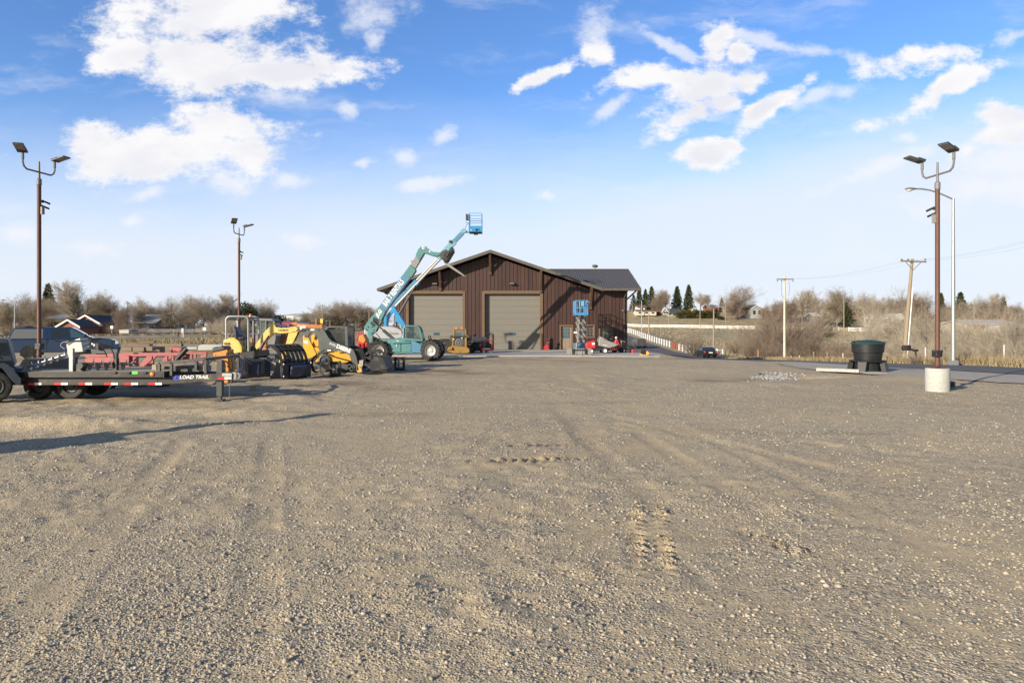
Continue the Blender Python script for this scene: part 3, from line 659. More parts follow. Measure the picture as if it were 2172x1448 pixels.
# downspouts, wall lamps, cameras, sign
s = MB(shop); x = bx(1323.5); s.tube([(x + .12, BY - 1.1, EZ - .15), (x + .1, BY - .9, EZ - .3), (x, BY - .1, EZ - .75), (x, BY - .08, .1)], .055, 6); s.build('downspout', M['fascia'], shop)
s = MB(shop); x = bx(808); s.tube([(x + .45, BY - 1.1, EZ - .15), (x + .5, BY - 1.0, EZ - .35), (XL - .08, BY - .1, EZ - .75), (XL - .08, BY - .08, .1)], .055, 6); s.build('downspout', M['fascia'], shop)
for px, py in ((923, 602), (1086, 602)):
    s = MB(shop); x, z = bx(px), bz(py); s.prism([(BY - .003, z + .12), (BY - .1, z + .12), (BY - .42, z + .02), (BY - .42, z - .05), (BY - .003, z - .1)], x - .2, x + .2, 'yz'); s.build('wall_lamp', M['mid_grey'], shop, bevel=.02)
for px, py in ((1249, 641), (1320, 658), (1277, 617)):
    s = MB(shop); x, z = bx(px), bz(py); s.b(x - .05, x + .05, BY - .1, BY - .003, z - .05, z + .07); s.cyl((x, BY - .11, z), (x + .06, BY - .33, z - .06), .06); s.build('security_camera', M['mid_grey'], shop)
s = MB(shop); s.b(bx(1217), bx(1224), BY - .02, BY - .003, bz(707), bz(703)); s.build('door_sign', M['white'], shop, smooth=0)
dish = thing('satellite_dish', 'grey satellite dish on the ridge of the wing roof', 'satellite dish', (X(1262, WRY), WRY, WZR))
s = MB(dish); x0 = X(1262, WRY); s.tube([(x0, WRY, WZR + .05), (x0, WRY, WZR + .22)], .025, 6); s.bar((x0 - .1, WRY, WZR + .06), (x0 + .1, WRY, WZR + .06), .1, .03); s.build('mast', M['mid_grey'], dish)
s = MB(dish); dv = Vector((.12, .45, .9)).normalized(); s.lathe((x0, WRY, WZR + .24), dv, [(.02, 0), (.12, .015), (.22, .05), (.27, .09), (.28, .1), (.26, .1), (.21, .065), (.1, .03), (0, .02)], 22)
s.build('reflector', M['mid_grey'], dish)
s = MB(dish); s.tube([Vector((x0, WRY - .1, WZR + .26)), Vector((x0, WRY - .12, WZR + .42)) + dv * .1], .015, 5); s.build('feed_arm', M['mid_grey'], dish)
for px, yb, lab in ((1148.3, 57.6, 'brown steel bollard right of the right hand garage door'), (1045, 57.4, 'dark steel bollard left of the right hand garage door')):
    s = MB(); x = X(px, yb); s.lathe((x, yb, 0), (0, 0, 1), [(0, 0), (.11, 0), (.11, 1.32), (.09, 1.39), (0, 1.42)], 16)
    bo = s.build('bollard', M['bracket']); tag(bo, lab, 'bollard', 'bollards by the garage doors')
# ================================================================ vehicles and machines, left side
def wheel(parent, root, c, r, w, rim='steel', lugs=0, rr=.58, ax=(0, 1, 0), name='wheel', side=-1, bolts=8, rub='rubber'):
    """tyre with a rim as its child; ax is the axle direction, side = -1 shows the dish towards -ax"""
    a = Vector(ax).normalized(); c = Vector(c); s = MB(root); h = w / 2; ri = r * rr
    s.lathe(c, a, [(ri, -h * .8), (r * .80, -h), (r * .93, -h * .93), (r, -h * .6), (r, h * .6), (r * .93, h * .93), (r * .80, h), (ri, h * .8), (ri, -h * .8)], 36)
    if lugs:
        x, y, _ = basis(a)
        for i in range(lugs):
            for sg in (-1, 1):
                t0 = 2 * math.pi * (i + (.5 if sg > 0 else 0)) / lugs; t1 = t0 + sg * .0 + 2 * math.pi / lugs * .75
                d0 = x * math.cos(t0) + y * math.sin(t0); d1 = x * math.cos(t1) + y * math.sin(t1)
                s.bar(c + d0 * (r + .005) + a * sg * h * 1.0, c + d1 * (r + .015) + a * sg * h * .05, r * .09, r * .09)
    t = s.build(name, M[rub], parent)
    s = MB(root); q = side * h
    s.lathe(c, a, [(ri * 1.03, q * .86), (ri * 1.0, q * .97), (ri * .93, q * .9), (ri * .84, q * .45), (ri * .45, q * .35), (ri * .40, q * .62), (.001, q * .66)], 28)
    if bolts:
        x, y, _ = basis(a)
        for i in range(bolts):
            t_ = 2 * math.pi * i / bolts; d = x * math.cos(t_) + y * math.sin(t_)
            s.cyl(c + d * ri * .62 + a * q * .35, c + d * ri * .62 + a * q * .52, ri * .06, n=6)
    s.build('rim', M[rim], t)
    return t
def side(Y): return lambda *pp: [(X(a, Y), Z(b, Y)) for a, b in pp]
def hose(root, parent, pts, r=.02, mat='black', name='hose'):
    P = [Vector(p) for p in pts]; out = []
    for i in range(len(P) - 1):            # Catmull-Rom
        p0, p1, p2, p3 = P[max(i - 1, 0)], P[i], P[i + 1], P[min(i + 2, len(P) - 1)]
        for j in range(6):
            t_ = j / 6; out.append(.5 * ((2 * p1) + (p2 - p0) * t_ + (2 * p0 - 5 * p1 + 4 * p2 - p3) * t_ ** 2 + (3 * p1 - p0 - 3 * p2 + p3) * t_ ** 3))
    s = MB(root); s.tube(out + [P[-1]], r, 6); return s.build(name, M[mat], parent)
def belt(s, pts, y0, y1, th, lug=.03, n=64):
    P = [Vector(p) for p in pts]; seg = [(P[i], P[(i + 1) % len(P)]) for i in range(len(P))]; L = sum((b - a).length for a, b in seg); out = []
    for i in range(n):
        d = L * i / n
        for a, b in seg:
            l = (b - a).length
            if d <= l: out.append(tuple(a + (b - a) * d / l)); break
            d -= l
    s.strip(out, y0, y1, th, closed=True)
    area = sum(out[i][0] * out[(i + 1) % n][1] - out[(i + 1) % n][0] * out[i][1] for i in range(n))
    for i in range(0, n, 2):
        a, b = Vector(out[i]), Vector(out[(i + 1) % n]); t_ = (b - a).normalized(); nn = Vector((t_.y, -t_.x)) * (1 if area > 0 else -1); m_ = (a + b) / 2; hw = (b - a).length * .4
        q = [m_ - t_ * hw, m_ + t_ * hw, m_ + t_ * hw * .8 + nn * lug, m_ - t_ * hw * .8 + nn * lug]
        s.prism([tuple(k) for k in q], y0, y1)
def helix(s, p0, p1, r0, r1, turns, th=.012, n=20, taper=0):
    x, y, d = basis(Vector(p1) - Vector(p0)); p0 = Vector(p0); L = (Vector(p1) - p0).length; V = []; k = int(turns * n)
    for i in range(k + 1):
        t_ = 2 * math.pi * i / n; e = x * math.cos(t_) + y * math.sin(t_); c = p0 + d * L * i / k; rr = r1 * (1 - taper * max(0, i / k - .85) / .15)
        V += [c + e * r0 - d * th, c + e * rr - d * th * .5, c + e * rr + d * th * .5, c + e * r0 + d * th]
    fs = []
    for i in range(k): fs += [(4 * i + j, 4 * i + (j + 1) % 4, 4 * i + 4 + (j + 1) % 4, 4 * i + 4 + j) for j in range(4)]
    s.add(V, fs)
# ---------------------------------------------------------------- cars (local: x forward, y across, z up)
def car(name, label, cat, loc, rot, W, low, top, mat, wheels, r, win, side_win, wid=.22, arch=True, group=None):
    """low/top outlines in xz; windows are outlines on the tapering side of the greenhouse"""
    t = thing(name, label, cat, loc, rot, group)
    zb = min(p[1] for p in top); zt = max(p[1] for p in top); h = W / 2
    yf = lambda x, z: (h - .03) - max(0, z - zb) * .27
    s = MB(); s.prism(low, 0, 0, y0f=lambda x, z: -(h - (.04 if z < .5 else 0) - max(0, z - .85) * .12), y1f=lambda x, z: h - (.04 if z < .5 else 0) - max(0, z - .85) * .12)
    body = s.build('body', M[mat], t, bevel=.045, seg=3)
    s = MB(); s.prism(top, 0, 0, y0f=lambda x, z: -yf(x, z), y1f=yf); s.build('cabin', M[mat], t, bevel=.04, seg=3)
    for nm, gl, pts in side_win:
        for sg in (-1, 1):
            s = MB(); s.prism(pts, 0, 0, y0f=lambda x, z: sg * (yf(x, z) + .006), y1f=lambda x, z: sg * (yf(x, z) - .02)); s.build(nm, M[gl], t, smooth=0)
    for nm, gl, (a, b) in win:     # front or rear screen between two xz points
        ya, yb = yf(*a) - .1, yf(*b) - .1; d = Vector((b[1] - a[1], 0, -(b[0] - a[0]))).normalized()
        if d.x * (a[0] + b[0]) < 0 and nm != 'x': d = -d
        q = [Vector((a[0], -ya, a[1])), Vector((a[0], ya, a[1])), Vector((b[0], yb, b[1])), Vector((b[0], -yb, b[1]))]
        s = MB(); s.add([p + d * .008 for p in q] + [p - d * .01 for p in q], [(0, 1, 2, 3), (7, 6, 5, 4)] + [(i, (i + 1) % 4, 4 + (i + 1) % 4, 4 + i) for i in range(4)]); s.build(nm, M[gl], t, smooth=0)
    for wx in wheels:
        for sg in (-1, 1):
            wheel(t, None, (wx, sg * (h - wid / 2 - .01), r), r, wid, 'mid_grey', 0, .66, (0, 1, 0), side=sg, bolts=5, rub='rubber_clean')
            if arch:
                s = MB(); P = [(wx + (r + .07) * math.cos(a), r + (r + .07) * math.sin(a)) for a in np.linspace(-.35, math.pi + .35, 18)]
                s.prism(P, sg * (h - .06), sg * (h + .004)); s.build('wheel_arch', M['black'], t)
    return t, yf
# dark blue crew cab pickup with a topper on its bed
ol = [(-2.95, .55), (-2.95, .75), (-2.90, 1.26), (-.95, 1.27), (1.30, 1.30), (1.42, 1.33), (2.4, 1.24), (2.78, 1.13), (2.9, .95), (2.95, .85), (2.95, .52), (2.6, .42), (-2.6, .45)]
tp = [(-2.90, 1.26), (-2.62, 1.94), (-2.3, 1.98), (-.95, 1.99), (.15, 2.0), (.42, 1.95), (1.42, 1.32), (1.3, 1.26)]
TY = 43.0; tx = X(141, TY)
truck, yf = car('pickup_truck', 'dark blue crew cab pickup with a grey windowed topper over its bed', 'pickup truck', (tx, TY, 0), 27, 1.98, ol, tp, 'navy', (-1.78, 2.12), .41,
    [('windscreen', 'glass_dark', ((.5, 1.90), (1.33, 1.37)))],
    [('topper_window', 'glass_smoke', [(-2.78, 1.31), (-2.56, 1.88), (-1.12, 1.88), (-1.12, 1.31)]), ('window', 'glass_dark', [(-.7, 1.34), (-.68, 1.87), (.12, 1.89), (.2, 1.34)]), ('window', 'glass_blue', [(.34, 1.34), (.27, 1.88), (.45, 1.84), (1.12, 1.40), (1.1, 1.34)])])
for sg in (-1, 1):
    s = MB(); s.prism([(2.72, .92), (2.74, 1.12), (2.85, 1.08), (2.92, .94)], sg * .70, sg * 1.0); s.build('headlight', M['tape_white'], truck, bevel=.01)
    s = MB(); s.b(1.0, 1.18, sg * .98, sg * 1.2, 1.34, 1.56); s.b(1.02, 1.12, sg * .95, sg * 1.0, 1.36, 1.42); s.build('mirror', M['black'], truck, bevel=.03)
    for xx in (-.55, .55): s = MB(); s.b(xx, xx + .26, sg * .985, sg * 1.01, 1.12, 1.17); s.build('door_handle', M['black'], truck, bevel=.01)
s = MB(); s.b(-2.15, -1.72, -.25, .25, 1.975, 2.06); s.build('roof_rack', M['black'], truck, bevel=.02)
s = MB(); s.b(2.93, 3.0, -.95, .95, .52, .72); s.build('bumper', M['black'], truck, bevel=.03)
s = MB()
for xx in (-.93, .25): s.b(xx, xx + .012, -.992, .992, .55, 1.24)
s.b(.95, .962, -.992, .992, .6, 1.24); s.build('door_seam', M['black'], truck, smooth=0)
# black sedan and dark suv on the road
so_ = [(-2.35, .35), (-2.4, .6), (-2.36, .98), (-1.75, 1.03), (1.0, .98), (2.1, .80), (2.35, .6), (2.38, .35), (1.9, .25), (-1.9, .25)]
st_ = [(-1.75, 1.0), (-1.05, 1.40), (-.6, 1.45), (.2, 1.44), (1.05, .97)]
sz = G(27.0, 95)
sed, yf = car('sedan', 'black sedan seen from behind driving up the road past the white fence', 'car', (X(1497, 95), 95, sz + .06), 90, 1.86, so_, st_, 'black_gloss', (-1.4, 1.45), .34,
    [('rear_window', 'glass_dark', ((-1.68, 1.05), (-1.05, 1.38))), ('windscreen', 'glass_dark', ((.3, 1.40), (.98, 1.02)))],
    [('window', 'glass_dark', [(-1.3, 1.04), (-.95, 1.33), (-.15, 1.38), (-.15, 1.03)]), ('window', 'glass_dark', [(-.05, 1.03), (-.05, 1.38), (.2, 1.37), (.8, 1.02)])], .22)
for sg in (-1, 1): s = MB(); s.b(-2.405, -2.3, sg * .68, sg * .9, .70, .92); s.build('tail_light', M['red'], sed, bevel=.02)
s = MB(); s.b(-2.415, -2.38, -.26, .26, .68, .82); s.build('number_plate', M['white'], sed)
so_ = [(-2.2, .4), (-2.25, .7), (-2.2, 1.08), (1.0, 1.08), (2.0, .98), (2.25, .75), (2.25, .4), (1.9, .3), (-1.9, .3)]
st_ = [(-2.2, 1.06), (-1.95, 1.62), (-1.5, 1.72), (.2, 1.72), (1.1, 1.06)]
suv, yf = car('suv', 'dark grey suv parked beside the road beyond the workshop corner', 'car', (X(1353, 124), 124, G(X(1353, 124), 124) + .05), 98, 1.9, so_, st_, 'dark_grey', (-1.35, 1.4), .36,
    [('rear_window', 'glass_dark', ((-2.14, 1.12), (-1.95, 1.56))), ('windscreen', 'glass_dark', ((.35, 1.64), (1.05, 1.12)))],
    [('window', 'glass_dark', [(-1.85, 1.14), (-1.7, 1.6), (-.2, 1.64), (-.2, 1.12)]), ('window', 'glass_dark', [(-.1, 1.12), (-.1, 1.64), (.2, 1.64), (.85, 1.1)])], .24)
for sg in (-1, 1): s = MB(); s.b(-2.26, -2.12, sg * .76, sg * .93, .9, 1.12); s.build('tail_light', M['red'], suv, bevel=.02)
# ---------------------------------------------------------------- towable air compressor at the left edge
Y = 19.0; p = side(Y)
comp = thing('air_compressor', 'dark slate towable air compressor with slatted hood cut by the left edge', 'air compressor', (X(42, Y), Y - .02, 0), 34)
s = MB(comp); s.prism(p((-150, 768), (-150, 722), (-140, 718), (18, 718), (23, 722), (34, 772), (30, 780), (-150, 780)), Y - .02, Y + 1.6); s.build('hood', M['compressor'], comp, bevel=.03, seg=3)
s = MB(comp)
for i in range(13):
    a = -52 + i * 5.6
    s.prism(p((a, 726), (a + 3, 726), (a + 3 + 2.6, 752), (a + 2.6, 752)), Y - .035, Y - .022)
s.build('vent', M['black'], comp, smooth=0)
s = MB(comp); s.prism(p((-150, 764), (-150, 767), (30, 767), (29, 764)), Y - .05, Y - .021); s.build('trim', M['black'], comp)
s = MB(comp); s.prism(p((-150, 800), (-150, 781), (46, 781), (46, 815), (28, 815), (24, 800)), Y + .1, Y + 1.5); s.build('chassis', M['compressor'], comp, bevel=.02)
s = MB(comp)
FO = p((-46, 815), (-36, 778), (-28, 769), (18, 768), (24, 771), (46, 801), (46, 814), (38, 814), (30, 804), (14, 778), (-20, 778), (-32, 815)); s.prism(FO, Y - .36, Y + .1); s.build('fender', M['compressor'], comp, bevel=.01)
s = MB(comp); s.b(X(28, Y), X(52, Y), Y - .1, Y - .0, Z(807, Y), Z(800, Y)); s.build('light_bracket', M['black'], comp)
s = MB(comp); s.lathe((X(37, Y), Y - .1, Z(802, Y)), (0, -1, 0), [(.05, 0), (.05, .03), (.03, .05), (0, .055)], 12); s.build('marker_light', M['amber'], comp)
wheel(comp, comp, (X(-3, Y), Y - .16, .45), .45, .26, 'dark_grey', 0, .56)
text('SULLAIR', .12, M['white'], comp, (X(-7.5, Y), Y - .03, Z(757.5, Y)), comp, 0, .004, bold=.03)
# ---------------------------------------------------------------- flatbed trailer
Y = 18.9; p = side(Y); YF = Y + 2.45
tr = thing('flatbed_trailer', 'long black flatbed equipment trailer with red and white reflective tape along its side', 'trailer', (X(230, Y), Y + 1.2, 0))
x0, x1 = X(22, Y), X(345, Y); zt = Z(788, Y)
s = MB(tr)
for i in range(9):
    ya = Y + .03 + i * (2.38 / 9); s.b(x0, x1 - .02, ya, ya + 2.38 / 9 - .015, zt - .05, zt)
s.build('deck', M['deck_wood'], tr, smooth=0)
s = MB(tr)
for ya in (Y - .03, YF):
    s.b(x0, x1, ya, ya + .06, zt - .16, zt - .004)
s.b(x1, x1 + .06, Y - .03, YF + .06, zt - .17, zt + .003)
zb0, zb1 = Z(817.5, Y), zt - .165
for ya in (Y + .12, YF - .3): s.b(x0 - .3, x1 - .2, ya, ya + .18, zb0, zb1)
for i in range(12): xa = x0 + .3 + i * (x1 - x0 - .8) / 11; s.b(xa, xa + .07, Y + .31, YF - .31, zb0 + .15, zb1)
s.build('frame', M['black'], tr, bevel=.008)
s = MB(tr); tz0, tz1 = Z(816, Y), Z(797.5, Y)
s.prism([(x1 - .25, tz0), (X(350, Y), tz0 - .0), (X(470, Y), Z(807, Y)), (X(488, Y), Z(805, Y)), (X(488, Y), Z(792, Y)), (X(466, Y), Z(792, Y)), (X(345, Y), tz1), (x1 - .25, tz1)], Y + .13, Y + .34)
s.prism([(x1 - .25, tz0), (X(470, Y), Z(807, Y)), (X(470, Y), Z(793, Y)), (x1 - .25, tz1)], Y + .3, Y + .5, y0f=lambda a, c: YF - .3 - (a - x1) / (X(470, Y) - x1) * (YF - Y - .85), y1f=lambda a, c: YF - .1 - (a - x1) / (X(470, Y) - x1) * (YF - Y - .85))
s.build('tongue', M['black'], tr, bevel=.01)
s = MB(tr)
for xa, tl, th_, nm in ((459, 764, 800, 0),): s.b(X(452, Y), X(464, Y), Y + .2, Y + .36, Z(842, Y) , Z(764, Y)); s.b(X(454, Y), X(461.5, Y), Y + .22, Y + .33, .0, Z(836, Y)); s.b(X(449, Y), X(467, Y), Y + .14, Y + .4, 0, .03)
s.build('jack', M['dark_grey'], tr, bevel=.008)
s = MB(tr); s.b(X(488, Y), X(496, Y), Y + .17, Y + .3, Z(806, Y), Z(790, Y)); s.lathe((X(497, Y), Y + .235, Z(798, Y)), (0, 1, 0), [(.05, -.04), (.09, -.04), (.09, .04), (.05, .04), (.05, -.04)], 16); s.build('coupler', M['steel'], tr, bevel=.006)
hose(tr, tr, [(X(485, Y), Y + .2, Z(806, Y)), (X(482, Y), Y + .15, Z(822, Y)), (X(480.5, Y), Y + .2, Z(840, Y)), (X(480, Y), Y + .2, Z(846, Y))], .014, 'steel', 'safety_chain')
for a in (53, 109, 161, 216, 259, 310):
    s = MB(tr); s.b(X(a, Y), X(a + 14.5, Y), Y + .112, Y + .119, Z(817, Y), Z(812, Y)); s.build('reflective_tape', M['tape_red'], tr, smooth=0)
    s = MB(tr); s.b(X(a + 14.6, Y), X(a + 29, Y), Y + .112, Y + .119, Z(817, Y), Z(812, Y)); s.build('reflective_tape', M['tape_white'], tr, smooth=0)
s = MB(tr); s.b(X(458, Y), X(472, Y), Y + .122, Y + .129, Z(805.5, Y), Z(800.5, Y)); s.build('reflective_tape', M['tape_red'], tr, smooth=0)
s = MB(tr); s.b(X(472.1, Y), X(487, Y), Y + .122, Y + .129, Z(805, Y), Z(800, Y)); s.build('reflective_tape', M['tape_white'], tr, smooth=0)
s = MB(tr); s.b(X(467, Y), X(487.5, Y), Y + .122, Y + .129, Z(798.5, Y), Z(791.8, Y)); s.build('decal_plate', M['silver'], tr, smooth=0)
s = MB(tr); s.b(X(281.5, Y), X(293.5, Y), Y - .041, Y - .034, Z(793, Y), Z(787, Y)); s.build('sticker', M['sticker_green'], tr, smooth=0)
s = MB(tr); s.lathe((X(324, Y), Y - .032, Z(793, Y)), (0, -1, 0), [(.055, 0), (.055, .02), (.03, .035), (0, .04)], 14); s.build('marker_light', M['amber'], tr)
s = MB(tr)
for a in (240, 270, 305): s.b(X(a, Y), X(a + 8, Y), Y - .07, Y - .033, Z(792, Y), Z(787.5, Y))
s.build('stake_pocket', M['black'], tr)
text('LOAD TRAIL', .135, M['tape_white'], tr, (X(407, Y), Y + .125, Z(800.5, Y)), tr, .5, .003, shear=.25, bold=.03, sx=1.08)
s = MB(tr); lp = lambda *q: s.prism([(X(a, Y), Z(b, Y)) for a, b in q], Y + .119, Y + .128)
lp((366, 796.5), (371, 796.5), (368.5, 804.5), (373, 804.5), (372.5, 807), (363.5, 807)); lp((372.5, 797), (377, 797), (376.5, 799.5), (372, 799.5)); lp((372, 801.5), (375.5, 801.5), (374.5, 807), (373.6, 807)); s.build('logo', M['logo_blue'], tr, smooth=0)
# front rack and the treadplate fender
s = MB(tr); rk = lambda a, b, w=.075: s.bar(a, b, w, w)
for ya in (Y + .1, YF - .1):
    rk((X(334, Y), ya, Z(770, Y)), (X(434, Y), ya, Z(762, Y))); rk((X(334, Y), ya, Z(798, Y)), (X(334, Y), ya, Z(768, Y))); rk((X(360, Y), ya, Z(797, Y)), (X(360, Y), ya, Z(768, Y))); rk((X(433, Y), ya, Z(792, Y)), (X(433, Y), ya, Z(762, Y)))
rk((X(433, Y), Y + .1, Z(762.5, Y)), (X(433, Y), YF - .1, Z(762.5, Y))); rk((X(412, Y), Y + .12, Z(786, Y)), (X(412, Y), Y + .12, Z(765, Y)))
s.build('front_rack', M['dark_grey'], tr, bevel=.006)
s = MB(tr); s.prism(p((350, 791), (350, 778), (398, 777), (408, 781), (408, 791)), Y + .45, Y + 1.2); s.build('tool_box', M['dark_grey'], tr, bevel=.015)
s = MB(tr); s.b(X(410, Y), X(430, Y), Y + .2, Y + .5, Z(789, Y), Z(775, Y)); s.build('battery_box', M['mid_grey'], tr, bevel=.01)
fm, t = mat_base('treadplate'); vv = t.new_sep(t.obj)
cc = t.m('MULTIPLY', t.m('SINE', t.m('MULTIPLY', vv[0], 105.)), t.m('SINE', t.m('MULTIPLY', vv[2], 105.)))
t.put(t.p.inputs['Base Color'], t.mix(t.ss(cc, .1, .5), (.15, .15, .145), (.36, .35, .32))); t.p.inputs['Metallic'].default_value = .0; t.p.inputs['Roughness'].default_value = .5
pf_ = side(Y + 1.75); s = MB(tr); s.prism(pf_((30, 790), (48, 764), (155, 762), (166, 775), (168, 790)), Y + 1.75, Y + 1.79); s.prism(pf_((48, 764), (52, 761), (150, 760), (155, 762)), Y + 1.75, YF); s.build('fender', fm, tr)
s = MB(tr); s.b(X(144, Y), X(152.5, Y), Y + .04, Y + .13, zt, Z(739, Y)); s.build('stake_post', M['galv'], tr, bevel=.006)
for a in (77, 148): 
    for ya in (Y + .62, YF - .75): wheel(tr, tr, (X(a, Y + .5), ya, .40), .40, .26, 'black', 0, .58, rub='rubber_clean')
# things lying on the deck
Y2 = Y + .25; p = side(Y2); 
s = MB(); A, B = Vector((X(48, Y2), Y2 + .2, Z(779, Y2))), Vector((X(136, Y2), Y2 + .35, Z(749, Y2))); s.tube([A, B], [.035, .05], 10); helix(s, A, B - (B - A) * .12, .04, .105, 6, .010); s.lathe(B, B - A, [(.06, -.06), (.075, -.06), (.075, .05), (.05, .05)], 10)
o = s.build('auger_bit', M['steel']); tag(o, 'slim bright steel auger bit propped up slanting on the trailer deck', 'auger')
dr = thing('auger_drive', 'dented silver auger drive head with looping black hydraulic hoses on the trailer', 'auger drive', (X(150, Y2), Y2 + .3, zt))
s = MB(dr); s.prism(p((132, 727), (136, 757), (143, 759), (146, 748), (170, 747), (166, 725), (150, 724)), Y2 + .15, Y2 + .55); s.prism(p((143, 724), (163, 716), (165, 725)), Y2 + .15, Y2 + .5); s.build('housing', M['silver'], dr, bevel=.02)
s = MB(dr); s.prism(p((152, 741), (236, 741), (236, 750), (152, 752)), Y2 + .3, Y2 + .42); s.prism(p((136, 757), (142, 757), (140, 787), (136, 787)), Y2 + .3, Y2 + .5); s.prism(p((226, 750), (234, 750), (234, 787), (226, 787)), Y2 + .3, Y2 + .42); s.build('mounting_frame', M['dark_grey'], dr, bevel=.008)
s = MB(dr)
for a, b, r_ in ((178, 734, .06), (186, 730, .05), (191, 733, .07)): s.ell((X(a, Y2), Y2 + .25, Z(b, Y2)), (r_, r_, r_ * 1.2), 10, 6)
s.build('fitting', M['steel'], dr)
hz = lambda q, yy=0: [(X(a, Y2), Y2 + .1 + yy + .02 * i, Z(b, Y2)) for i, (a, b) in enumerate(q)]
hose(dr, dr, hz([(134, 730), (150, 723), (172, 722), (186, 716), (184, 724), (168, 735), (148, 738), (136, 733), (140, 726), (160, 722)]), .017)
hose(dr, dr, hz([(132, 740), (123, 734), (125, 727), (138, 724)]), .011, 'galv')
hose(dr, dr, hz([(192, 725), (205, 730), (214, 742), (220, 757)]), .014); hose(dr, dr, hz([(183, 716), (187, 718), (184, 728), (178, 733)]), .017)
s = MB(dr); s.prism(p((194, 728), (200, 728), (200, 742), (193, 742)), Y2 + .2, Y2 + .35); s.build('motor', M['black'], dr, bevel=.01)
s = MB(); A, B = Vector((X(168, Y2), Y2 + .1, Z(773, Y2))), Vector((X(254, Y2), Y2 + .55, Z(774, Y2))); s.tube([A, B], .05, 10); helix(s, A + (B - A) * .12, B, .05, .17, 5.2, .012, taper=.45)
s.lathe(A, A - B, [(.03, -.1), (.065, -.1), (.065, .08), (.04, .08), (.04, 0)], 12)
for i in range(5): s.bar(B + Vector((0, .03 * i - .06, .05 * math.sin(i))), B + Vector((.13, .04 * i - .08, .08 * math.cos(i * 2))), .02)
o = s.build('auger_bit', M['hopper']); tag(o, 'fat dirty auger bit with wide flights lying along the trailer deck', 'auger')
s = MB(); s.prism(p((165, 776), (172, 769), (182, 769), (184, 776), (178, 783), (186, 788), (182, 792), (172, 789), (160, 793), (158, 788), (166, 784)), Y2 - .15, Y2 + .1); o = s.build('auger_coupler', M['dark_grey'], bevel=.015); tag(o, 'greasy dark auger coupler hanging over the trailer edge', 'coupler')
s = MB(); s.b(X(300, Y2), X(388, Y2), Y2 + .9, Y2 + 1.1, Z(788, Y2), Z(774, Y2)); o = s.build('timber_beam', M['timber'], bevel=.008); tag(o, 'grey squared timber beam lying on the trailer front', 'timber beam')
s = MB(); s.b(X(302, Y2), X(312, Y2), Y2 + .5, Y2 + .75, Z(788, Y2), Z(775.5, Y2)); o = s.build('wood_block', M['deck_wood'], bevel=.008); tag(o, 'short pale wood block on the trailer deck', 'wood block')
# second low trailer behind, only its wheels and rail show
Yb = 22.6
t2 = thing('low_trailer', 'dark low trailer parked behind the flatbed, its wheels showing underneath', 'trailer', (X(200, Yb), Yb + 1, 0))
s = MB(t2); s.b(X(120, Yb), X(372, Yb), Yb - .1, Yb + .02, .45, .58); s.b(X(120, Yb), X(372, Yb), Yb + 1.9, Yb + 2.02, .45, .58)
for i in range(7): a = X(124 + i * 40, Yb); s.b(a, a + .08, Yb + .02, Yb + 1.9, .45, .55)
s.build('frame', M['black'], t2)
for a in (170, 232): wheel(t2, t2, (X(a, Yb), Yb - .05, .36), .36, .22, 'galv', 0, .6, rub='rubber_clean')
for a in (297, 345): wheel(t2, t2, (X(a, Yb + .6), Yb + .6, .34), .34, .22, 'black', 0, .6, rub='rubber_clean')
# ---------------------------------------------------------------- faded red trailer frame
Y = 26; p = side(Y)
rt = thing('implement_frame', 'faded red steel implement frame behind the flatbed trailer', 'implement frame', (X(290, Y), Y + .8, 0))
s = MB(rt)
for ya in (Y, Y + 1.5):
    q = lambda *k, w=.1: s.prism(p(*k), ya, ya + w)
    q((178, 752), (400, 750), (401, 754), (178, 757)); q((180, 757), (246, 757), (246, 779), (180, 781)); q((278, 757), (290, 757), (281, 767), (281, 779), (276, 779)); q((312, 755), (322, 755), (322, 763), (303, 779), (292, 779)); q((388, 757), (401, 753), (399, 762), (385, 765)); q((384, 764), (392, 764), (392, 788), (388, 788))
    for a in (351, 364, 373): q((a, 755), (a + 4, 755), (a + 4, 772), (a, 772))
    q((180, 786), (180, 779), (320, 779), (320, 786))
for a in (182, 276, 391): s.b(X(a, Y), X(a, Y) + .12, Y + .1, Y + 1.5, .45, .58)
s.b(X(186, Y), X(186, Y) + .1, Y + .1, Y + 1.5, 0, .4); s.b(X(392, Y), X(392, Y) + .1, Y + .0, Y + .1, 0, .5)
s.build('frame', M['pink_red'], rt, bevel=.008)
s = MB(rt); s.b(X(254, Y), X(277, Y), Y - .1, Y + .5, Z(780, Y), Z(753.5, Y)); s.build('gear_box', M['pink_red'], rt, bevel=.02)
s = MB(); s.cyl((X(379, Y), Y - .2, Z(764, Y)), (X(399, Y), Y - .1, Z(739, Y)), .09); o = s.build('steel_roller', M['black']); tag(o, 'black roller tube leaning up out of the red frame', 'roller')
# ---------------------------------------------------------------- hydraulic breaker
Y = 25; p = side(Y)
br = thing('hydraulic_breaker', 'bright orange hydraulic breaker standing upright behind the trailer tongue', 'hydraulic breaker', (X(470, Y), Y + .3, 0))
s = MB(br); s.prism(p((451, 748), (482, 741), (485.5, 790), (480, 792), (476, 765), (466, 771), (456, 764)), Y, Y + .05); s.prism(p((478, 743), (484, 742), (487, 796), (481, 796)), Y + .05, Y + .5); s.prism(p((451, 748), (482, 741), (485.5, 790), (480, 792), (470, 765), (456, 764)), Y + .5, Y + .55); s.prism(p((453, 752), (457, 751), (468, 790), (463, 792)), Y - .02, Y + .55); s.build('side_plate', M['orange'], br, bevel=.008)
s = MB(br); s.prism(p((466, 806), (463, 799), (478, 797), (486, 800), (482, 812), (474, 814)), Y + .05, Y + .5); s.build('foot', M['orange'], br, bevel=.02)
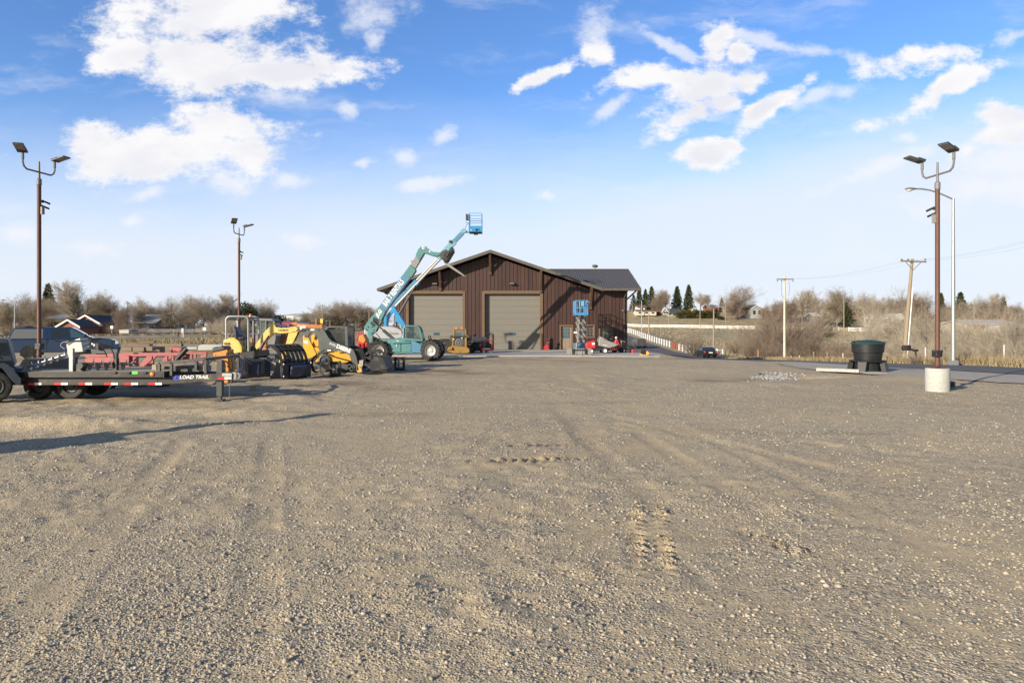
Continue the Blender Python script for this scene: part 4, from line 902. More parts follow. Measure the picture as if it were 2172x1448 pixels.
s = MB(br); s.cyl((X(470, Y), Y + .27, Z(798, Y)), (X(468, Y), Y + .27, Z(760, Y)), .15); s.build('hammer_body', M['silver'], br)
s = MB(br); s.prism(p((449, 744), (452, 737), (458, 735), (463, 737), (470, 733), (476, 736), (478, 741), (452, 747)), Y - .05, Y + .6); s.build('rubber_cap', M['dark_grey'], br, bevel=.03, seg=3)
hh = lambda *q: [(X(a, Y), Y - .08 - .01 * i, Z(b, Y)) for i, (a, b) in enumerate(q)]
hose(br, br, hh((482, 749), (492, 747), (504, 754), (514, 763), (519, 775), (516, 785), (505, 787), (494, 784), (486, 775)), .026)
hose(br, br, hh((482, 751), (490, 757), (495, 770), (495, 783), (486, 790)), .026); hose(br, br, hh((446, 770), (452, 764), (464, 765), (474, 764), (480, 775), (478, 790)), .03); hose(br, br, hh((520, 755), (530, 768), (536, 772)), .02)
# ---------------------------------------------------------------- yellow mini excavator
Y = 31.; p = side(Y)
ex = thing('mini_excavator', 'yellow mini excavator with open canopy, amber beacon and bent boom', 'mini excavator', (X(510, Y), Y + .8, 0))
s = MB(ex); s.prism(p((471.5, 720), (484, 716.5), (495, 717), (505.5, 724), (511.5, 735), (512, 745), (507, 752), (482, 752), (471, 733)), Y + .05, Y + 1.45); cwt = s.build('counterweight', M['pale_yellow'], ex, bevel=.09, seg=4)
s = MB(ex); s.prism(p((484, 716), (495, 715.5), (506, 723), (512, 735), (512.5, 746), (507, 753), (504, 753), (509, 745), (508.5, 736), (503, 725.5), (494, 719)), Y + .02, Y + .06); s.build('counterweight_seam', M['yellow'], cwt, bevel=.01)
s = MB(ex)
for a in (727, 733, 739.5): s.prism(p((474.5, a), (485, a - .5), (486, a + 3), (475, a + 3.3)), Y - .012, Y + .08)
s.build('vent', M['rust'], cwt, smooth=0)
s = MB(ex); s.prism(p((505, 747), (546, 743), (548, 756), (540, 760), (500, 760), (488, 753)), Y + .02, Y + 1.5); s.build('deck', M['black'], ex, bevel=.02)
s = MB(ex)
for ya in (Y + .1, Y + 1.4): s.tube([(X(478, Y), ya, Z(722, Y)), (X(478, Y), ya, Z(677, Y)), (X(481, Y), ya, Z(672.5, Y)), (X(486, Y), ya, Z(671, Y)), (X(516, Y), ya, Z(671, Y)), (X(522, Y), ya, Z(673, Y)), (X(524.5, Y), ya, Z(679, Y)), (X(525.5, Y), ya, Z(745, Y))], .045, 8)
s.cyl((X(478, Y), Y + .1, Z(677, Y)), (X(478, Y), Y + 1.4, Z(677, Y)), .04); s.cyl((X(524, Y), Y + .1, Z(678, Y)), (X(524, Y), Y + 1.4, Z(678, Y)), .04)
s.build('canopy_frame', M['galv'], ex)
s = MB(ex); s.prism(p((481, 671.5), (523, 671.5), (524, 675), (480, 674.5)), Y + .15, Y + 1.36); s.build('canopy_roof', M['mid_grey'], ex, bevel=.02)
s = MB(ex); s.lathe((X(522.5, Y), Y + .5, Z(671.5, Y)), (0, 0, 1), [(.07, 0), (.062, .10), (.04, .13), (0, .135)], 14); s.build('beacon', M['amber'], ex)
s = MB(ex); s.prism(p((484, 694), (489, 692.5), (499, 710), (498, 716), (489, 716)), Y + .45, Y + 1.0); s.prism(p((488, 714), (508, 714), (508, 720), (490, 722)), Y + .45, Y + 1.0); s.build('seat', M['navy_matte'], ex, bevel=.04, seg=3)
s = MB(ex)
for a, b in ((509, 705), (514, 703), (518, 707)): s.tube([(X(a + 2, Y), Y + .4, Z(740, Y)), (X(a, Y), Y + .4, Z(712, Y)), (X(a + 1, Y), Y + .4, Z(b, Y))], .025, 6)
s.tube([(X(499, Y), Y + .2, Z(716, Y)), (X(506, Y), Y + .2, Z(714, Y)), (X(515, Y), Y + .2, Z(727, Y))], .025, 6); s.build('lever', M['black'], ex)
s = MB(ex); s.ell((X(531, Y), Y + .3, Z(741, Y)), (.14, .12, .16), 10, 6); s.build('work_light', M['black'], ex)
ym = Y + .55; Yo, Y = Y, Y + .55; p = side(Y)
s = MB(ex); s.prism(p((538, 748), (540, 733), (562, 702.5), (575, 690), (578, 685.5), (581, 686), (585, 693.5), (600, 696.5), (624, 692), (628, 693), (632, 697), (628, 702.5), (618, 705), (596, 707), (583, 705.5), (574, 711), (550, 738), (546, 752), (540, 752)), ym, ym + .3); bm_ = s.build('boom', M['pale_yellow'], ex, bevel=.015)
text('YANMAR', .12, M['black'], bm_, (X(601, Y), ym - .004, Z(700.5, Y)), ex, 2, .003, bold=.03)
s = MB(ex); s.prism(p((612, 703), (624, 694), (630, 692.5), (633, 698), (628, 712), (621, 726), (610, 744), (596, 768), (590, 768), (601, 740), (607, 725)), ym + .04, ym + .26); s.build('stick', M['pale_yellow'], ex, bevel=.012)
s = MB(ex); s.cyl((X(572, Y), ym - .08, Z(712, Y)), (X(560, Y), ym - .08, Z(727, Y)), .035); s.cyl((X(561, Y), ym - .08, Z(726, Y)), (X(549, Y), ym - .08, Z(748, Y)), .075); s.cyl((X(585, Y), ym + .15, Z(689.5, Y)), (X(606, Y), ym + .15, Z(692.5, Y)), .07); s.cyl((X(606, Y), ym + .15, Z(692.5, Y)), (X(624, Y), ym + .15, Z(694, Y)), .035); s.cyl((X(630, Y), ym + .15, Z(704, Y)), (X(622, Y), ym + .15, Z(722, Y)), .07); s.build('hydraulic_ram', M['navy_matte'], ex)
s = MB(ex); s.prism(p((574, 783), (578, 776), (586, 774), (596, 766), (592, 778), (586, 791), (578, 792)), ym - .1, ym + .45)
for i in range(3): yy_ = ym - .06 + i * .22; s.prism(p((568, 768), (576, 765), (588, 770), (594, 778), (590, 780), (584, 775), (574, 771)), yy_, yy_ + .08)
s.build('bucket', M['hopper'], ex, bevel=.015)
Y = Yo; p = side(Y)
for ya in (Y - .02, Y + 1.2):
    s = MB(ex); belt(s, p((470, 768), (476, 761), (545, 761), (553, 768), (553, 780), (546, 788), (476, 788), (470, 781)), ya, ya + .3, .03, .02); s.prism(p((478, 765), (545, 765), (545, 784), (478, 784)), ya + .05, ya + .25); s.build('track', M['rubber'], ex)
s = MB(ex); s.prism(p((556, 769), (560, 769), (563, 790), (558, 790)), Y + .0, Y + 1.5); s.prism(p((530, 772), (557, 776), (557, 781), (530, 778)), Y + .3, Y + .45); s.build('blade', M['mid_grey'], ex, bevel=.01)
# ---------------------------------------------------------------- orange excavator behind
Y = 38.; p = side(Y)
ce = thing('excavator', 'large orange excavator with grey cab parked behind the yellow mini excavator', 'excavator', (X(560, Y), Y + 1, 0))
s = MB(ce)
CB = p((536, 740), (536, 679), (541, 676.5), (574, 677), (580, 681), (583, 715), (578, 740))
for ya in (Y + .1, Y + 1.2):
    for a, b in zip(CB, CB[1:] + CB[:1]): s.bar((a[0], ya, a[1]), (b[0], ya, b[1]), .1, .1)
    s.bar((X(548, Y), ya, Z(712, Y)), (X(548, Y), ya, Z(678, Y)), .07, .07); s.bar((X(563, Y), ya, Z(740, Y)), (X(563, Y), ya, Z(678, Y)), .07, .07)
s.prism(p((534, 680), (541, 675), (575, 675.5), (582, 681)), Y + .02, Y + 1.28); s.prism(p((537, 710), (582, 712), (577, 738), (537, 738)), Y + .12, Y + 1.2); cabf = s.build('cab', M['mid_grey'], ce, bevel=.02)
for q_ in (.14, 1.16): s = MB(ce); s.prism(p((538, 710), (538, 681), (573, 681), (579, 684), (581, 711)), Y + q_, Y + q_ + .02); s.build('window', M['glass_clear'], cabf, smooth=0)
s = MB(ce); s.prism(p((558, 712), (560, 700), (566, 699), (568, 712), (574, 716), (574, 722), (558, 722)), Y + .5, Y + .9); s.build('seat', M['black'], cabf, bevel=.04)
s = MB(ce); s.prism(p((503, 752), (505, 722), (517, 717), (536, 717), (536, 752)), Y + .0, Y + 2.1); s.prism(p((545, 752), (545, 728), (566, 730), (566, 752)), Y - .02, Y + .11); s.build('engine_hood', M['case_orange'], ce, bevel=.05)
s = MB(ce)
for a in (735, 739, 743): s.prism(p((517, a), (525, a), (525, a + 2), (517, a + 2)), Y - .02, Y + .02)
s.prism(p((531, 726), (535, 726), (535, 733), (531, 733)), Y - .02, Y + .02); s.build('vent', M['black'], ce, smooth=0)
s = MB(ce); s.prism(p((500, 753), (584, 753), (584, 762), (500, 762)), Y + .0, Y + 2.1); s.build('turntable', M['dark_grey'], ce, bevel=.03)
for ya in (Y - .1, Y + 1.7):
    s = MB(ce); belt(s, p((510, 768), (517, 761), (588, 761), (596, 766), (596, 772), (590, 777), (517, 777), (510, 773)), ya, ya + .4, .04, .03); s.prism(p((518, 763), (590, 763), (590, 775), (518, 775)), ya + .06, ya + .34); s.build('track', M['dark_grey'], ce)
ym = Y + 1.3; Y = ym; p = side(Y)
s = MB(ce); s.prism(p((584, 745), (594, 721), (604, 703), (612, 690), (618, 684.5), (628, 682), (634, 685.5), (683, 689), (684, 697), (664, 696.5), (628, 693), (616, 700), (606, 720), (596, 748)), ym, ym + .35); cb = s.build('boom', M['case_orange'], ce, bevel=.02)
s = MB(ce); s.cyl((X(628, Y), ym + .17, Z(684.5, Y)), (X(656, Y), ym + .17, Z(686, Y)), .09); s.cyl((X(656, Y), ym + .17, Z(686, Y)), (X(674, Y), ym + .17, Z(688, Y)), .045); s.build('hydraulic_ram', M['navy_matte'], ce)
text('CASE', .2, M['white'], cb, (X(640, Y), ym - .005, Z(695, Y) + .06), ce, -4, .004, bold=.04)
s = MB(ce); s.prism(p((672, 690), (683, 686), (686, 692), (682, 716), (676, 716), (678, 698)), ym + .04, ym + .3); s.cyl((X(670, Y), ym + .1, Z(690, Y)), (X(670, Y), ym + .1, Z(676, Y)), .05); s.build('stick', M['case_orange'], ce, bevel=.02)
# ---------------------------------------------------------------- skid steer buckets and the grapple rake
def bucket(name, label, loc, rot, W, mat, h=.62, d=.75):
    t = thing(name, label, 'bucket', loc, rot); s = MB()
    P = [(d, 0), (.12, 0), (.03, .06), (0, .16), (.02, h * .8), (.10, h)]
    s.strip(P, -W / 2, W / 2, .02); s.build('shell', M[mat], t, bevel=.004)
    for sg in (-1, 1):
        s = MB(); s.prism([(d - .03, .0), (.12, -.0), (.0, .06), (-.02, .16), (.0, h * .8), (.09, h + .02), (.22, h), (d - .12, .22)], sg * W / 2, sg * (W / 2 + .03)); s.build('side_plate', M[mat], t, bevel=.004)
    s = MB(); s.b(d - .06, d + .1, -W / 2 - .03, W / 2 + .03, -.003, .028); s.build('cutting_edge', M['steel'], t)
    s = MB()
    for yy_ in (-W * .27, W * .27): s.prism([(-.02, .12), (-.03, h * .8), (.06, h), (-.12, h - .04), (-.12, .14)], yy_ - .06, yy_ + .06)
    s.b(-.1, -.03, -W * .27, W * .27, h - .12, h - .05); s.build('mounting_bracket', M['black'], t)
    s = MB()
    for yy_ in (-W * .12, W * .12): s.prism([(-.005, .05), (-.06, .1), (-.05, h * .75), (.0, h * .8)], yy_ - .02, yy_ + .02)
    s.build('rib', M[mat], t)
    return t
Y = 27.2
bucket('loader_bucket', 'dark blue loader bucket standing in front of the mini excavator', (X(538, Y), Y + .1, .02), 118, 1.15, 'navy_matte', .72, .6)
gr_ = thing('grapple_rake', 'black root grapple rake with curved ribs and jaws open to the left', 'grapple', (X(616, 27.3), 27.1, 0), -36)
arc = lambda cx, cz, r, a0, a1, n=14: [(cx + r * math.cos(R(a)), cz + r * math.sin(R(a))) for a in np.linspace(a0, a1, n)]
def jaw(s, y, w, up):
    if up:
        o_ = arc(-.38, .60, .88, 122, -2); i_ = [(-.38 + (.70 + .16 * max(0, a - 70) / 52) * math.cos(R(a)), .60 + (.70 + .16 * max(0, a - 70) / 52) * math.sin(R(a))) for a in np.linspace(-2, 122, 14)]; s.prism(o_ + i_, y - w, y + w)
    else: o_ = [(-1.05, .0), (.42, .0), (.42, .66), (.12, .72), (.02, .72)]; i_ = arc(-.80, .80, .80, -8, -74, 10); s.prism(o_ + i_, y - w, y + w)
for i in range(7):
    yy_ = -.66 + i * .22
    s = MB(); jaw(s, yy_, .012, True); s.build('upper_rib', M['black_gloss'], gr_)
    s = MB(); jaw(s, yy_, .012, False); s.build('lower_rib', M['dark_grey'], gr_)
s = MB()
for a in (10, 50, 85): x_, z_ = -.38 + .78 * math.cos(R(a)), .60 + .78 * math.sin(R(a)); s.cyl((x_, -.68, z_), (x_, .68, z_), .03)
s.b(.5, .56, -.75, .75, .05, .62); s.b(.56, .62, -.75, -.45, .05, .7); s.b(.56, .62, .45, .75, .05, .7); s.b(.5, .62, -.75, .75, .62, .7); s.build('back_frame', M['black'], gr_, bevel=.008)
s = MB()
for yy_ in (-.3, .3): s.cyl((.5, yy_, .3), (.42, yy_, .6), .05); s.cyl((.42, yy_, .6), (.36, yy_, .85), .03); s.b(.45, .6, yy_ - .05, yy_ + .05, .55, .72)
s.build('hydraulic_ram', M['black_gloss'], gr_)
s = MB()
for yy_ in (-.72, .72): 
    for zz in (.15, .66): s.ell((.64, yy_, zz), (.035, .035, .035), 8, 6)
s.build('pin', M['tape_white'], gr_)
s = MB(); s.prism([(.62, .08), (.66, .1), (.80, .5), (.64, .62)], -.4, .4); s.build('guard_plate', M['navy_matte'], gr_, bevel=.01)
gr_.scale = (.88, .88, .92)
# ---------------------------------------------------------------- compact track loader
Y = 30.4; p = side(Y); YB_ = Y + 1.75
dl = thing('track_loader', 'yellow and grey compact track loader with mesh sided cab', 'track loader', (X(700, Y), Y + .9, 0))
ARM = ((646, 711), (648, 705), (653, 698.5), (660, 696.5), (676, 695.5), (685, 697), (691, 705), (697, 715.5), (703, 722), (716, 727.5), (731, 733), (744, 738), (750, 742), (756, 755), (762, 784), (757, 787), (752, 781), (746, 766), (741, 753), (733, 748), (720, 745), (708, 741.5), (698, 740), (689, 741.5), (681, 746.5), (676, 741), (675, 722), (671, 707), (666, 703.5), (659, 705.5), (655, 711), (652, 716))
s = MB(dl)
for ya in (Y - .02, YB_ - .14): s.prism(p(*ARM), ya, ya + .16)
s.prism(p((752, 768), (759, 768), (761, 776), (755, 776)), Y + .14, YB_ - .14); arm = s.build('lift_arm', M['deere_grey'], dl, bevel=.015)
for ya in (Y + .16, YB_ - .3): s = MB(dl); s.prism(p((640, 712.5), (644, 709.5), (649, 710), (653, 718), (669, 750.5), (664, 758), (641.5, 762)), ya, ya + .14); s.build('tower', M['deere_yellow'], dl, bevel=.015)
s = MB(dl); s.prism(p((656, 736), (662.5, 715), (667, 710), (673, 711), (679, 720), (677, 730), (668, 738)), Y + .3, YB_ - .3); s.build('engine_hood', M['deere_yellow'], dl, bevel=.03)
s = MB(dl); s.prism(p((664, 768), (668, 757), (684, 749), (700, 746), (733, 746), (741, 751), (745, 766), (730, 770), (700, 771)), Y + .12, YB_ - .12); s.build('body', M['deere_yellow'], dl, bevel=.03)
s = MB(dl); s.prism(p((672, 745), (700, 741), (702, 745.5), (674, 749)), Y + .02, Y + .12); s.build('side_step', M['deere_grey'], dl, bevel=.01)
CABP = ((688, 700), (691, 694), (694, 692.8), (733, 692.3), (734, 737), (716, 733), (700, 726), (692, 714))
s = MB(dl); s.prism(p((687, 700), (690.5, 693.5), (694, 691.5), (735, 691.5), (735, 694.5), (694, 695.5), (690, 701)), Y + .2, YB_ - .2)
for ya in (Y + .2, YB_ - .27):
    q = lambda *k: s.prism(p(*k), ya, ya + .07)
    q((729, 694), (735, 694), (736, 738), (730, 736)); q((687, 700), (691, 700), (703, 723), (731, 733), (731, 738), (700, 729))
s.prism(p((687, 700), (690, 700), (703, 725), (700, 728)), Y + .27, YB_ - .27); cab = s.build('cab', M['deere_grey'], dl, bevel=.012)
mm, t = mat_base('cab_mesh'); vv = t.new_sep(t.obj)
gx = t.m('MAXIMUM', t.ss(t.m('ABSOLUTE', t.m('SUBTRACT', t.m('FRACT', t.m('MULTIPLY', vv[0], 21.)), .5)), .30, .34), t.ss(t.m('ABSOLUTE', t.m('SUBTRACT', t.m('FRACT', t.m('MULTIPLY', vv[2], 21.)), .5)), .30, .34))
t.put(t.p.inputs['Base Color'], (.035, .04, .042, 1)); t.put(t.p.inputs['Alpha'], gx)
for ya in (Y + .22, YB_ - .22):
    s = MB(dl); s.prism(p((691, 699), (730, 694.5), (730.5, 732.5), (716, 728), (703, 722)), ya, ya + .004); s.build('side_mesh', mm, cab, smooth=0)
s = MB(dl); s.b(X(733.5, Y), X(734.5, Y), Y + .27, YB_ - .27, Z(735, Y), Z(695, Y)); s.build('windscreen', M['glass_blue'], cab, smooth=0)
s = MB(dl); s.b(X(708, Y), X(713, Y), Y + .5, Y + 1.1, Z(735, Y), Z(705, Y)); s.b(X(708, Y), X(722, Y), Y + .5, Y + 1.1, Z(735, Y), Z(727, Y)); s.build('seat', M['black'], cab, bevel=.03)
TRK = ((660, 763), (667, 756), (677, 750.5), (688, 749), (698, 752), (706, 757), (744, 767), (752, 774), (754, 782), (750, 789), (743, 792), (672, 792), (663, 786), (659, 775))
for ya in (Y - .02, YB_ - .38):
    s = MB(dl); belt(s, p(*TRK), ya, ya + .4, .04, .03, 76); tk = s.build('track', M['rubber'], dl)
    s = MB(dl); s.lathe((X(687.5, Y), ya + .2, Z(763.5, Y)), (0, -1, 0), [(.27, 0), (.27, .15), (.2, .17), (.2, .12), (.1, .12), (.09, .18), (0, .18)], 22); s.lathe((X(741, Y), ya + .2, Z(781, Y)), (0, -1, 0), [(.2, 0), (.2, .15), (.15, .17), (.14, .1), (.06, .1), (.05, .18), (0, .18)], 22)
    for a in (680, 695, 710, 725): s.lathe((X(a, Y), ya + .2, Z(785, Y)), (0, -1, 0), [(.12, 0), (.12, .15), (.08, .17), (0, .17)], 14)
    s.prism(p((672, 776), (735, 772), (738, 780), (674, 785)), ya + .1, ya + .3); s.prism(p((721, 769), (739, 773), (736, 788), (719, 783)), ya + .02, ya + .1); s.build('track_roller', M['dark_grey'], tk)
text('DEERE', .235, M['white'], arm, (X(729, Y), Y - .03, Z(739.5, Y)), dl, -21.5, .006, bold=.05)
text('317G', .13, M['tape_white'], arm, (X(705.5, Y), Y - .03, Z(730.5, Y)), dl, -21.5, .006, bold=.03)
s = MB(dl); s.b(X(659, Y), X(667, Y), Y - .03, Y - .021, Z(701, Y), Z(697.5, Y)); s.b(X(694.5, Y), X(702, Y), Y + .005, Y + .018, Z(744.5, Y), Z(741.5, Y)); s.prism(p((641, 722), (651, 723), (651.5, 729), (643, 728)), Y + .148, Y + .159); s.build('decal', M['white'], dl, smooth=0)
s = MB(dl)
for a, b in ((646, 712.5), (668, 712)): s.lathe((X(a, Y), Y + .15, Z(b, Y)), (0, -1, 0), [(.06, 0), (.06, .04), (0, .05)], 10)
s.lathe((X(653, Y), Y - .02, Z(699, Y)), (0, -1, 0), [(.05, 0), (.05, .02), (0, .02)], 10); s.lathe((X(675, Y), Y - .02, Z(699.5, Y)), (0, -1, 0), [(.05, 0), (.05, .02), (0, .02)], 10); s.build('pivot_pin', M['dark_grey'], dl)
s = MB(dl); s.prism(p((715, 742), (724, 742), (727, 747), (716, 748)), Y - .0, Y + .12); s.build('arm_stop', M['deere_yellow'], dl, bevel=.01)
s = MB(dl); s.prism(p((750, 742), (764, 737), (772, 760), (771, 772), (761, 770)), Y + .15, Y + .4); s.build('quick_coupler', M['black_gloss'], dl, bevel=.015); s = MB(dl); s.prism(p((750, 742), (764, 737), (772, 760), (771, 772), (761, 770)), YB_ - .4, YB_ - .15); s.build('quick_coupler', M['black_gloss'], dl, bevel=.015)
s = MB(dl); s.cyl((X(767, Y), Y + .0, Z(769, Y)), (X(767, Y), Y + .0, Z(789, Y)), .05); s.prism(p((763, 764), (771, 763), (770, 776), (762, 779)), Y - .06, Y + .06); s.build('tilt_ram', M['silver'], dl)
s = MB(dl); s.prism(p((759, 775), (763, 768), (766, 784), (763, 790), (757, 788)), Y - .02, Y + .1); s.build('coupler_plate', M['deere_yellow'], dl)
# attachments round the loader
Y = 29.6; p = side(Y)
gb = thing('rock_bucket', 'black grapple bucket carried on the front of the track loader', 'grapple', (X(795, Y), Y + .8, 0))
s = MB(gb); s.prism(p((800, 758), (812, 757), (823, 783), (806, 785)), Y, Y + 1.7); s.build('shell', M['black'], gb, bevel=.015)
s = MB(gb)
for ya in (Y + .05, Y + .85, Y + 1.55): s.prism(p((772, 757), (800, 755), (808, 785), (776, 788), (784, 778), (786, 765)), ya, ya + .05); s.prism(arc(X(787, Y), Z(757, Y), .3, 20, 160, 8) + arc(X(787, Y), Z(757, Y), .2, 160, 20, 8), ya, ya + .05)
s.b(X(772, Y), X(786, Y), Y + .1, Y + 1.6, Z(778, Y), Z(772, Y)); s.cyl((X(786, Y), Y, Z(758, Y)), (X(786, Y), Y + 1.6, Z(758, Y)), .05); s.build('tine_frame', M['black'], gb, bevel=.006)
s = MB(gb)
for ya in (Y + .3, Y + 1.2): s.cyl((X(778, Y), ya, Z(775, Y)), (X(798, Y), ya, Z(780, Y)), .05)
s.build('hydraulic_ram', M['dark_grey'], gb)
def plate_attachment(label, px, Y, ring):
    p = side(Y); t = thing('attachment_frame', label, 'attachment', (X(px, Y), Y + .2, 0), 0, 'loader attachments left on the gravel')
    s = MB(t)
    for a in (0, 18): s.b(X(px + a, Y), X(px + a + 5, Y), Y - .05, Y + .08, .0, .62)
    s.b(X(px + 5, Y), X(px + 18, Y), Y, Y + .06, .5, .6); s.b(X(px + 5, Y), X(px + 18, Y), Y, Y + .06, .03, .12); s.b(X(px - 2, Y), X(px + 25, Y), Y - .1, Y + .35, 0, .03); s.build('frame', M['black'], t, bevel=.006)
    s = MB(t); s.cyl((X(px + 9, Y), Y + .05, .12), (X(px + 9, Y), Y + .05, .48), .05); s.build('hydraulic_motor', M['mid_grey'], t)
    cx_, cz_ = X(px + ring, Y), .36
    for k in range(2): hose(t, t, [(cx_ + (.24 + .03 * k) * math.cos(a), Y - .08 - .02 * k, cz_ - .04 * k + .30 * math.sin(a)) for a in np.linspace(.5 + k, 6.0 + k, 12)], .013, 'dark_grey')
    return t
plate_attachment('dark attachment frame with a hose loop standing against the loader track', 700, 28.4, -7)
plate_attachment('small black attachment frame with coiled hoses near the telehandler wheel', 836, 32.0, -10)
Y = 28.9; p = side(Y)
s = MB(); s.prism(p((664, 770), (668, 768), (692, 784), (690, 790), (682, 788)), Y, Y + .9); o = s.build('blade_plate', M['dark_grey'], bevel=.01); tag(o, 'dark steel blade plate leaning by the loader track', 'attachment')
# red trencher with an orange hood
Y = 36.5; p = side(Y)
tn = thing('trencher', 'red trencher with an orange hood behind the track loader', 'trencher', (X(768, Y), Y + .5, 0))
s = MB(tn); s.prism(p((761, 713), (770, 708), (777, 722), (771, 729), (760, 723)), Y, Y + .8); s.build('hood', M['orange'], tn, bevel=.04)
s = MB(tn)
for k in range(3): s.bar((X(755 + 3 * k, Y), Y + .05 + .3 * k, Z(724, Y)), (X(761 + 2.5 * k, Y), Y + .05 + .3 * k, Z(704, Y)), .06)
s.prism(p((757, 726), (778, 724), (780, 745), (757, 747)), Y + .05, Y + .7)
for a in (760, 768, 776): s.b(X(a, Y), X(a + 2, Y), Y - .1, Y, .1, Z(728, Y))
s.build('frame', M['red'], tn, bevel=.01)
for a in (762, 776): wheel(tn, tn, (X(a, Y), Y - .05, .24), .24, .18, 'red', 0, .55)
paint('loader_yellow', (.27, .15, .028), .5, 0, .6, (.12, .09, .06), 2.5)
# ================================================================ telehandler
Y = 40.6; p = side(Y); YM = Y + 1.0
th_ = thing('telehandler', 'teal telehandler with its lettered boom raised high to the right', 'telehandler', (X(850, Y), YM, 0))
s = MB(th_)
s.prism(p((820, 748), (820, 722), (834, 719), (842, 716), (893, 718), (896, 724), (896, 748), (892, 750), (822, 750)), Y + .35, Y + 1.75); s.build('chassis', M['teal'], th_, bevel=.03)
s = MB(th_); s.prism(p((829, 746.5), (829, 730), (848, 729), (848, 746.5)), Y + .31, Y + .36); s.prism(p((851, 746.5), (851, 729), (870, 729), (870, 746.5)), Y + .31, Y + .36); s.build('access_panel', M['teal'], th_, bevel=.01)
s = MB(th_); s.prism(p((829, 728.5), (838, 719), (871, 720), (871, 727.5)), Y + .2, Y + .35); s.build('step', M['teal'], th_, bevel=.02)
s = MB(th_); s.prism(p((872, 720), (896, 732), (892, 749), (872, 748)), Y + .12, Y + .34); s.build('fuel_tank', M['teal_blue'], th_, bevel=.02)
s = MB(th_); s.b(X(838.5, Y), X(840, Y), Y + .28, Y + .305, Z(735, Y), Z(731, Y)); s.b(X(840, Y), X(845, Y), Y + .185, Y + .199, Z(724, Y), Z(722.5, Y)); s.build('decal', M['white'], th_, smooth=0)
# front and rear axle frames
s = MB(th_); s.prism(p((786, 740), (788, 724), (822, 724), (822, 746)), Y + .5, Y + 1.5); s.prism(p((890, 745), (893, 726), (910, 722), (930, 726), (936, 745)), Y + .5, Y + 1.5); s.prism(p((896, 725), (908, 719), (914, 722), (900, 730)), Y + .1, Y + .6)
s.cyl((X(801, Y), Y + .3, Z(743, Y)), (X(801, Y), Y + 1.9, Z(743, Y)), .12); s.cyl((X(914, Y), Y + .3, Z(744, Y)), (X(914, Y), Y + 1.9, Z(744, Y)), .12); s.build('axle', M['dark_grey'], th_, bevel=.02)
for a, b, sk in ((801, 743.5, -.24), (914, 744, .16)):
    for yy_, sd_ in ((Y + .12, -1), (Y + 1.95, 1)):
        wheel(th_, th_, (X(a, Y), yy_, .60), .60, .40, 'silver', 18, .55, (sk, 1, 0), side=sd_, bolts=10)
# cab
s = MB(th_)
CB = p((855.5, 718), (856, 697), (858, 692.5), (862, 691), (884, 692), (888, 694.5), (891, 702), (896, 722))
for ya in (Y + .1, Y + .95): s.tube([(a, ya, b) for a, b in CB], .05, 8)
s.bar((X(883, Y), Y + .1, Z(692, Y)), (X(883, Y), Y + .95, Z(692, Y)), .06); s.bar((X(859, Y), Y + .1, Z(692.5, Y)), (X(859, Y), Y + .95, Z(692.5, Y)), .06)
s.prism(p((858, 691), (884, 691.5), (886, 693), (858, 693)), Y + .12, Y + .93); s.prism(p((855, 716), (896, 721), (896, 724), (855, 722)), Y + .08, Y + .97); cb = s.build('cab', M['teal'], th_, bevel=.01)
for q_ in (.13, .9): s = MB(th_); s.prism(CB, Y + q_, Y + q_ + .01); s.build('window', M['glass_clear'], cb, smooth=0)
s = MB(th_); s.prism(p((860, 718), (860, 704), (864, 704), (866, 714), (872, 715), (872, 719)), Y + .35, Y + .75); s.tube([(X(876, Y), Y + .55, Z(719, Y)), (X(885, Y), Y + .55, Z(712, Y))], .03, 6); s.build('seat', M['black'], cb)
s = MB(th_); s.tube([(X(853.5, Y), Y + .25, Z(717, Y)), (X(854.5, Y), Y + .25, Z(704, Y)), (X(853, Y), Y + .25, Z(699, Y)), (X(849, Y), Y + .25, Z(695, Y)), (X(846, Y), Y + .25, Z(691, Y))], .045, 8); s.tube([(X(842.5, Y), Y + .25, Z(688.5, Y)), (X(848, Y), Y + .25, Z(688.5, Y)), (X(849, Y), Y + .25, Z(694, Y))], .05, 8); s.build('exhaust', M['silver'], th_)
s = MB(th_); s.b(X(907, Y), X(909, Y), Y + .25, Y + .4, Z(718, Y), Z(711, Y)); s.b(X(910.5, Y), X(912, Y), Y + .45, Y + .6, Z(720, Y), Z(712, Y)); s.b(X(907, Y), X(914, Y), Y + .25, Y + .6, Z(722, Y), Z(718, Y)); s.build('headlight', M['black'], th_, bevel=.01)
# boom: outer, middle, gooseneck
yb0, yb1 = Y + 1.05, Y + 1.6; Yo, Y = Y, Y + 1.05; p = side(Y)
s = MB(th_); s.prism(p((800, 676), (791.5, 668.5), (803, 651), (869.5, 562), (880, 570.5), (881, 574), (817, 662), (806, 681)), yb0, yb1); bo = s.build('boom', M['teal_blue'], th_, bevel=.012)
s = MB(th_); s.prism(p((772, 694), (776, 688), (788, 671), (793, 668), (803, 651), (816, 657), (817, 662), (797, 703), (784, 708), (774, 699)), yb0 - .03, yb0 - .004); s.prism(p((772, 694), (776, 688), (788, 671), (793, 668), (803, 651), (816, 657), (817, 662), (797, 703), (784, 708), (774, 699)), yb1 + .004, yb1 + .03); s.prism(p((866, 567), (869.5, 561.5), (881, 571), (881, 575), (872, 588), (856, 585)), yb0 - .02, yb1 + .02); s.build('boom_plate', M['teal'], th_, bevel=.006)
s = MB(th_)
for a, b in ((781.5, 693.7), (790, 693.5), (793.5, 700), (778, 699)): s.lathe((X(a, Y), yb0 - .031, Z(b, Y)), (0, -1, 0), [(.05, 0), (.05, .008), (0, .009)], 12)
